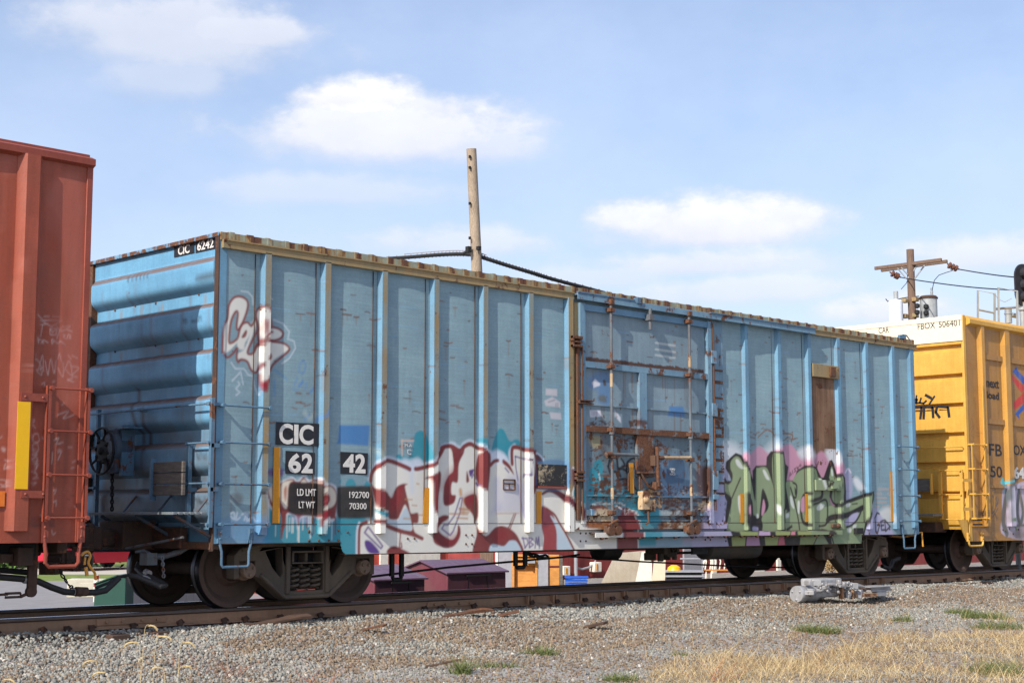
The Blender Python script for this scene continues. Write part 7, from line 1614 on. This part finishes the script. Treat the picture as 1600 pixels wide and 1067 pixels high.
def utility_pole():
    D = 60; top = atd(1422, 390, D); base = Vector((top.x, top.y, -.5)); t = thing('utility_pole', 'dark wooden utility pole with double crossarm and two transformers', 'utility pole', tuple(base)); H = top.z+.5
    MB().tube([(0, 0, 0), (.03, 0, H*.5), (0, 0, H)], [.2, .17, .145], 16).build('shaft', M['pole2'], t)
    loc = lambda u, v, d: atd(u, v, d)-base
    def beam(a, b, th, nm, mt): 
        d = (b-a); M4 = d.to_track_quat('X', 'Z').to_matrix().to_4x4(); m = MB().cbox((a+b)/2, (d.length, th*.8, th), M=M4); return m.build(nm, M[mt], t, bevel=.008)
    beam(loc(1367, 419.5, 60.9), loc(1471, 406, 59.0), .13, 'crossarm', 'pole2'); beam(loc(1377, 422.5, 61.1), loc(1480, 408.5, 59.2), .13, 'crossarm', 'pole2')
    for q in [((1402, 419), (1417, 436)), ((1408, 418), (1418, 429)), ((1433, 415), (1418, 436)), ((1446, 413), (1428, 437))]: m = MB().tube([loc(*q[0], 59.8), loc(*q[1], 59.8)], .03, 6); m.build('brace', M['galv'], t)
    for (us, d0) in ([(1390, 425), (1395, 428), (1400, 430.5), (1403, 432), (1408, 433.5)], 60.5), ([(1480, 412), (1484, 415), (1489, 417.5), (1494, 419.5), (1499, 421)], 59.2):
        P = [loc(u, v, d0) for u, v in us]; m = MB().tube(P, .03, 6); ax = (P[-1]-P[0]).normalized()
        for k in (1, 2, 3): m.lathe(P[k], ax, [(-.07, .05), (-.04, .14), (.04, .12), (.07, .05)], 12)
        m.build('insulator', M['brownins'], t)
    c = loc(1399, 470, 59.5); m = MB().lathe((c.x, c.y, c.z-1.25), (0, 0, 1), [(0, .25), (0, .28), (1.22, .28), (1.28, .2), (1.30, .1)], 20); m.build('transformer', M['tubwhite'], t)
    m = MB().cyl((c.x+.05, c.y, c.z+.05), (c.x+.05, c.y, c.z+.38), .09); m.build('bushing', M['galv'], t)
    c = loc(1450.5, 465, 59.5); m = MB().lathe((c.x, c.y, c.z-1.35), (0, 0, 1), [(0, .28), (0, .33), (1.3, .33), (1.32, .3)], 24); tr = m.build('transformer', M['galv'], t)
    MB().lathe((c.x, c.y, c.z-.06), (0, 0, 1), [(0, .36), (.05, .37), (.12, .30), (.14, .1)], 24).build('transformer_lid', M['brown'], tr)
    m = MB().lathe(loc(1456, 466, 59.4), (0, 0, 1), [(0, .06), (.12, .07), (.14, .05), (.26, .06), (.28, .04), (.4, .05)], 10); m.build('bushing', M['galv'], tr)
    m = MB()
    for u, v in ((1433, 478), (1433, 488), (1447, 479), (1447, 489)): m.lathe(loc(u, v, 59.1), (0, 0, -1), [(-.1, .03), (-.06, .1), (.06, .1), (.1, .03)], 10)
    m.build('cutout', M['under'], t)
    m = MB()
    for u, v in ((1414, 470), (1430, 468), (1414, 494), (1430, 493)): m.cbox(loc(u, v, 59.6), (.25, .2, .16))
    m.build('mount_bracket', M['ochre'], t, bevel=.02)
    m = MB().tube([loc(1384, 467, 59.8), loc(1387, 471, 59.8), loc(1400, 468, 59.8), loc(1416, 465, 59.8), loc(1436, 463, 59.8)], .022, 6); m.tube([loc(1387, 471, 59.8), loc(1398, 478, 59.8), loc(1410, 487, 59.8)], .018, 6); m.build('arm_bracket', M['under'], t)
    m = MB().tube([loc(1456, 456, 59.4), loc(1458, 446, 59.4), loc(1460, 438, 59.4), loc(1467, 430, 59.3), loc(1478, 426, 59.2), loc(1488, 423, 59.2), loc(1489, 418, 59.2)], .015, 5); m.tube([loc(1408, 452, 59.8), loc(1416, 443, 59.8), loc(1418, 438, 59.8)], .014, 5); m.build('jumper_wire', M['under'], t)
utility_pole()
def wire(label, pts):
    P = [Vector(q) for q in crom(np.array([atd(*p)[:] for p in pts]), False, 5)]; m = MB().tube([p-P[0] for p in P], .022, 5); o = m.build('power_line', M['under'], None, loc=tuple(P[0])); tag(o, label, 'wire')
wire('upper thin wire running right from the crossarm insulator to the signal', [(1499, 421, 59.2), (1535, 427, 54), (1578, 432.5, 50), (1640, 437, 46), (1720, 438, 42)]); wire('lower thin wire passing right from behind the utility pole', [(1408, 433.5, 60.5), (1440, 439, 58), (1500, 447, 54), (1558, 452, 50), (1640, 455, 46), (1720, 454, 42)])
def signal():
    D = 38; c = atd(1599, 446, D); k = D/FOC; t = thing('railway_signal', 'black oval signal head with three hooded lamps on a pole behind the yellow car', 'signal', (c.x, c.y, -.5), -YAW+.6); z = c.z+.5
    pts = [(.34*math.cos(a), (.20 if math.sin(a) > 0 else -.20)+.34*math.sin(a)) for a in [i*math.pi/16 for i in range(32)]]
    MB().prism([pts], lambda a, b, q: (a, q, z+b), -.02, .02).build('backplate', M['blackp'], t)
    for dz in (.30, .0, -.30):
        h = MB().lathe((0, -.02, z+dz), (0, -1, 0), [(0, .14), (.08, .12), (.08, .02)], 20).build('lamp_unit', M['blackp'], t)
        m = MB(); n = 12
        for y, r in ((-.02, .15), (-.30, .14)): m.v += [(r*math.cos(a), y, z+dz+r*math.sin(a)) for a in [math.pi*(-.15+1.3*i/n) for i in range(n+1)]]
        m.f = [(i, i+1, n+2+i, n+1+i) for i in range(n)]; o = m.build('hood', M['blackp'], h); sm = o.modifiers.new('thick', 'SOLIDIFY'); sm.thickness = .01
    m = MB().cyl((0, .06, -0.0), (0, .06, z-.42), .07); m.cyl((0, .06, z-.62), (0, .06, z-.40), .11); m.build('mast', M['galv'], t); m = MB().cyl((0, .06, z-.56), (0, .0, z-.42), .08); m.build('collar', M['cream'], t)
signal()
def cage():
    D = 36; b = atd(1558, 500, D); base = Vector((b.x, b.y, -.5)); t = thing('signal_platform', 'light grey railed platform with a capped pipe behind the yellow car', 'platform', tuple(base)); L = lambda u, v, d=D: atd(u, v, d)-base
    for fr in ([(1528, 515), (1528, 454), (1554, 458.5), (1554, 515)], [(1561, 520), (1560, 449.5), (1589, 455), (1590, 525)]):
        m = MB().tube([L(*p) for p in fr], .03, 4); m.build('rail_frame', M['galv'], t)
    m = MB().tube([L(1529, 484), L(1554, 489)], .025, 4); m.tube([L(1554, 483), L(1590, 480, 37)], .03, 4); m.tube([L(1554, 459), L(1560, 468), L(1570, 472), L(1581, 466)], .008, 4); m.build('cross_rail', M['galv'], t)
    m = MB().lathe(L(1576, 505, 37), (0, 0, 1), [(0, .085), (.22, .085), (.22, .10), (.25, .10), (.25, .085), (.36, .085), (.37, .05)], 16); m.cyl(L(1580, 492, 37), L(1590, 494, 37), .06); m.build('capped_pipe', M['galv'], t)
    MB().box(-.9, .9, -.5, .5, 3.9, 3.96).build('deck', M['galv'], t)
    for x in (-.6, .6): MB().cyl((x, 0, 0), (x, 0, 3.9), .06).build('leg', M['galv'], t)
cage()

# ------------------------------------------------------------------ grass and weeds
def grass_mat(name, c1, c2):
    m, t, b = newmat(name); a = N(t, 'ShaderNodeAttribute'); a.attribute_name = 'tint'; sp = N(t, 'ShaderNodeSeparateColor'); t.links.new(a.outputs['Color'], sp.inputs[0])
    t.links.new(mixc(t, sp.outputs[0], s2l(c1), s2l(c2)), b.inputs['Base Color']); b.inputs['Roughness'].default_value = .8; b.inputs['Specular IOR Level'].default_value = .2; return m
def blades(name, P, L, wd, lean, mat, parent=None, curl=.5, seed=1, pose=None):
    g = np.random.default_rng(seed); n = len(P); az = g.uniform(0, 2*np.pi, n); d = np.stack([np.cos(az), np.sin(az), np.zeros(n)], 1); s = np.stack([-np.sin(az), np.cos(az), np.zeros(n)], 1)
    yaw2 = g.uniform(0, 2*np.pi, n); s = np.stack([np.cos(yaw2), np.sin(yaw2), g.uniform(-.3, .3, n)], 1)
    le = lean*g.uniform(.2, 1.2, n); segs = 4; rows = []
    pos = P.copy(); ang = le.copy()
    for k in range(segs+1):
        w = wd*(1-k/segs*.85); rows.append(pos-s*w[:, None]/2); rows.append(pos+s*w[:, None]/2)
        st_ = (L/segs)[:, None]; pos = pos+(d*np.sin(ang)[:, None]+np.array([0, 0, 1])*np.cos(ang)[:, None])*st_; ang = ang+curl*g.uniform(0, 1, n)/segs*2
        pos[:, 2] = np.maximum(pos[:, 2], P[:, 2]+.004)
    co = np.stack(rows, 1).reshape(-1, 3); m = 2*(segs+1); f = []
    base = np.arange(n)*m
    for k in range(segs): f.append(np.stack([base+2*k, base+2*k+1, base+2*k+3, base+2*k+2], 1))
    me = raw_mesh(name, co, np.concatenate(f)); me.materials.append(mat); c = np.ones((n, m, 4), np.float32); c[:, :, :3] = g.random(n)[:, None, None]
    a_ = me.attributes.new('tint', 'FLOAT_COLOR', 'POINT'); a_.data.foreach_set('color', c.ravel()); o = bpy.data.objects.new(name, me); link(o, parent); return o
M['dry'] = grass_mat('dry_grass', (138, 110, 74), (214, 192, 146)); M['dryb'] = grass_mat('brown_stems', (128, 92, 66), (164, 126, 88)); M['greeng'] = grass_mat('green_grass', (66, 82, 42), (122, 128, 76)); M['redstem'] = grass_mat('red_stems', (122, 62, 54), (164, 116, 84))
def inpoly(X, Y, poly):
    ins = np.zeros(X.shape, bool); n = len(poly)
    for k in range(n):
        a, b = poly[k], poly[(k+1) % n]; c = ((Y < a[1]) != (Y < b[1])); ins ^= c & (X < (b[0]-a[0])*(Y-a[1])/(b[1]-a[1]+1e-12)+a[0])
    return ins
def wpoly(pts): return [tuple(atz(u, v, -.58)[:2]) for u, v in pts]
def dry_grass():
    big = wpoly([(930, 1110), (1010, 1062), (1060, 1032), (1130, 1024), (1240, 1030), (1300, 1022), (1380, 1000), (1420, 990), (1440, 1000), (1500, 992), (1700, 985), (1800, 1110)]); g = np.random.default_rng(5)
    X = g.uniform(-10, 14, 330000); Y = g.uniform(-12.5, -2.2, 330000); dn = np.sin(X*1.7+Y*2.3)+np.sin(X*.9-Y*1.6+1)+g.normal(0, .7, len(X))
    k = inpoly(X, Y, big) & (dn+1.2*np.sin(X*4.1+Y*3.3) > -.1); pc = [wpoly(q) for q in [[(1040, 984), (1200, 976), (1290, 982), (1210, 992), (1100, 992)], [(1340, 970), (1600, 960), (1700, 966), (1600, 985), (1440, 985), (1360, 985)], [(860, 1040), (960, 1028), (1060, 1036), (1000, 1050), (880, 1050)], [(1150, 1000), (1260, 1004), (1240, 1014), (1150, 1010)], [(560, 1024), (700, 1024), (760, 1032), (600, 1040)], [(640, 1022), (720, 1024), (700, 1030), (640, 1030)]]]
    for i, q in enumerate(pc): k |= inpoly(X, Y, q) & (g.random(len(X)) < (.12 if i != 1 else .2)) & (dn > .4)
    k |= (g.random(len(X)) < .013) & (np.hypot(X-CAM[0], Y-CAM[1]) < 24)
    X, Y = X[k], Y[k]; P = np.stack([X, Y, gz(X, Y)-.01], 1); n = len(X)
    o = blades('dry_grass', P, g.uniform(.10, .30, n)*np.where(g.random(n) < .15, 1.3, 1), g.uniform(.003, .0065, n), 1.25, M['dry'], curl=1.1, seed=2); tag(o, kind='stuff')
    # sparse taller brown stalks
    X = g.uniform(-9, 8, 9000); Y = g.uniform(-12, -3, 9000); k = (inpoly(X, Y, big) & (g.random(9000) < .2)) | inpoly(X, Y, wpoly([(0, 1110), (240, 1060), (420, 1050), (420, 1110)])) & (g.random(9000) < .6) | inpoly(X, Y, wpoly([(1030, 1100), (1080, 1010), (1290, 990), (1420, 1000), (1400, 1090)])) & (g.random(9000) < .2)
    X, Y = X[k], Y[k]; n = len(X); o = blades('brown_stalks', np.stack([X, Y, gz(X, Y)-.01], 1), g.uniform(.12, .34, n), g.uniform(.003, .005, n), .55, M['dryb'], curl=.4, seed=4); tag(o, kind='stuff')
dry_grass()
for i, (u, v, rx, ry, n, L, lb) in enumerate([(1278, 993, .42, .16, 900, .10, 'green tuft alone on gravel in front of the silver machine'), (1500, 965, .30, .2, 500, .09, 'small green tuft, farthest of the green tufts at the right'), (1535, 972, .5, .3, 900, .10, 'wide green clump in dry grass near the right edge'), (1560, 985, .5, .2, 600, .10, 'green clump just below the wide clump at the right edge'), (845, 1032, .28, .14, 350, .08, 'little green weed on grey gravel left of the dry grass'), (722, 1058, .14, .12, 200, .13, 'upright green tuft at the bottom below the brown stick'), (970, 1062, .26, .1, 350, .07, 'flat green patch at the bottom edge where dry grass begins'), (1560, 1045, .45, .3, 500, .12, 'olive green tuft in the dry grass at the bottom right'), (775, 1052, .35, .1, 260, .05, 'low mossy green patch right of the upright tuft'), (1065, 1025, .2, .08, 130, .05, 'tiny green patch in the middle of the dry grass edge'), (1410, 978, .2, .1, 200, .08, 'small olive tuft between gravel and dry grass')]):
    p = atz(u, v, -.56); g = np.random.default_rng(50+i); a = g.uniform(0, 6.28, n); r = np.sqrt(g.random(n)); X = r*np.cos(a)*rx*.75*(1+.3*np.sin(3*a+i)); Y = r*np.sin(a)*ry; c, s = math.cos(-YAW), math.sin(-YAW); XX = X*c-Y*s; YY = X*s+Y*c
    zz = float(gz(np.array([p.x]), np.array([p.y]))[0]); o = blades('weed_tuft', np.stack([XX, YY, gz(XX+p.x, YY+p.y)-zz-.005], 1), g.uniform(.5, 1.2, n)*L*1.7, g.uniform(.005, .010, n), .7, M['greeng'], curl=.9, seed=60+i); o.location = (p.x, p.y, zz); tag(o, lb, 'weed', 'green weed tufts')
M['seed'] = plain('foxtail_seed', (192, 170, 124), .9, var=.1, scale=40)
def foxtail(u, v, D, dirx, label, size=.10):
    top = atd(u, v, D); z0 = -.6; rgt = Vector((math.cos(YAW), -math.sin(YAW), 0)); t = thing('foxtail', label, 'grass stalk', (top.x-rgt.x*dirx*.12, top.y-rgt.y*dirx*.12, z0), group='foxtail grasses at the lower left'); L = Vector(t.location)
    tp = top-L; pts = [Vector((0, 0, 0)), Vector((0, 0, 0)).lerp(tp, .5)+rgt*(-dirx*.01), tp-rgt*dirx*.05-Vector((0, 0, .03)), tp]
    P = [Vector(q) for q in crom(np.array([p[:] for p in pts]), False, 4)]; MB().tube(P, [.0020]*len(P), 5).build('stem', M['seed'], t)
    head = [tp+rgt*dirx*size*(math.sin(a)*(.45+(u*7 % 10)*.035))+Vector((0, 0, size*(.25+(u*3 % 10)*.03)*(math.cos(a)-1))) for a in [i*(1.25+(u % 5)*.12)/10 for i in range(-3, 11)]]
    n = len(head); g = random.Random(int(u)); m = MB().tube(head, [.003+.0035*math.sin(math.pi*(i+.5)/n) for i in range(n)], 7)
    for i in range(420):
        k = g.random()*(n-1.01); c = head[int(k)].lerp(head[int(k)+1], k-int(k)); d = Vector((g.gauss(0, 1), g.gauss(0, 1), g.gauss(0, 1))).normalized()*g.uniform(.008, .013); m.tube([c, c+d], [.0009, .0003], 3, cap=False)
    m.build('seed_head', M['seed'], t)
for u, v, D, dx, lb in [(236, 977, 12.4, 1, 'foxtail arching nearest the rail, above all others'), (208, 1003, 12.0, -1, 'foxtail with small hooked head left of the pair'), (254, 994, 12.2, 1, 'foxtail with slender head bent right below the highest one'), (292, 1003, 12.0, 1, 'foxtail farthest right of the group'), (142, 1032, 11.6, -1, 'tall arching foxtail at left with head hanging left'), (158, 1050, 11.4, -1, 'foxtail just below the tall arching one'), (246, 1042, 11.5, -1, 'pale foxtail near the bottom, between brown stalks'), (12, 1061, 11.2, 1, 'foxtail at the bottom left corner'), (290, 1040, 11.6, 1, 'short upright foxtail at the right of the brown stalks')]: foxtail(u, v, D, dx, lb)
def red_weed(u, v, n, seed, lb):
    p = atz(u, v, -.58); g = np.random.default_rng(seed); o = blades('red_stem_weed', np.stack([g.normal(0, .10, n), g.normal(0, .10, n), np.zeros(n)], 1), g.uniform(.18, .50, n), g.uniform(.006, .010, n), .8, M['redstem'], curl=.7, seed=seed); o.location = (p.x, p.y, -.59); tag(o, lb, 'weed')
red_weed(290, 1068, 90, 3, 'reddish twiggy weed at the bottom left among foxtails'); red_weed(365, 1070, 60, 4, 'reddish twiggy weed right of the foxtails at the bottom'); red_weed(490, 1075, 22, 5, 'sparse reddish stems at the bottom left of centre'); red_weed(85, 1060, 24, 8, 'thin reddish stems on ballast at the far left bottom'); red_weed(1120, 1066, 30, 9, 'brown red twigs standing in the dry grass at the bottom')
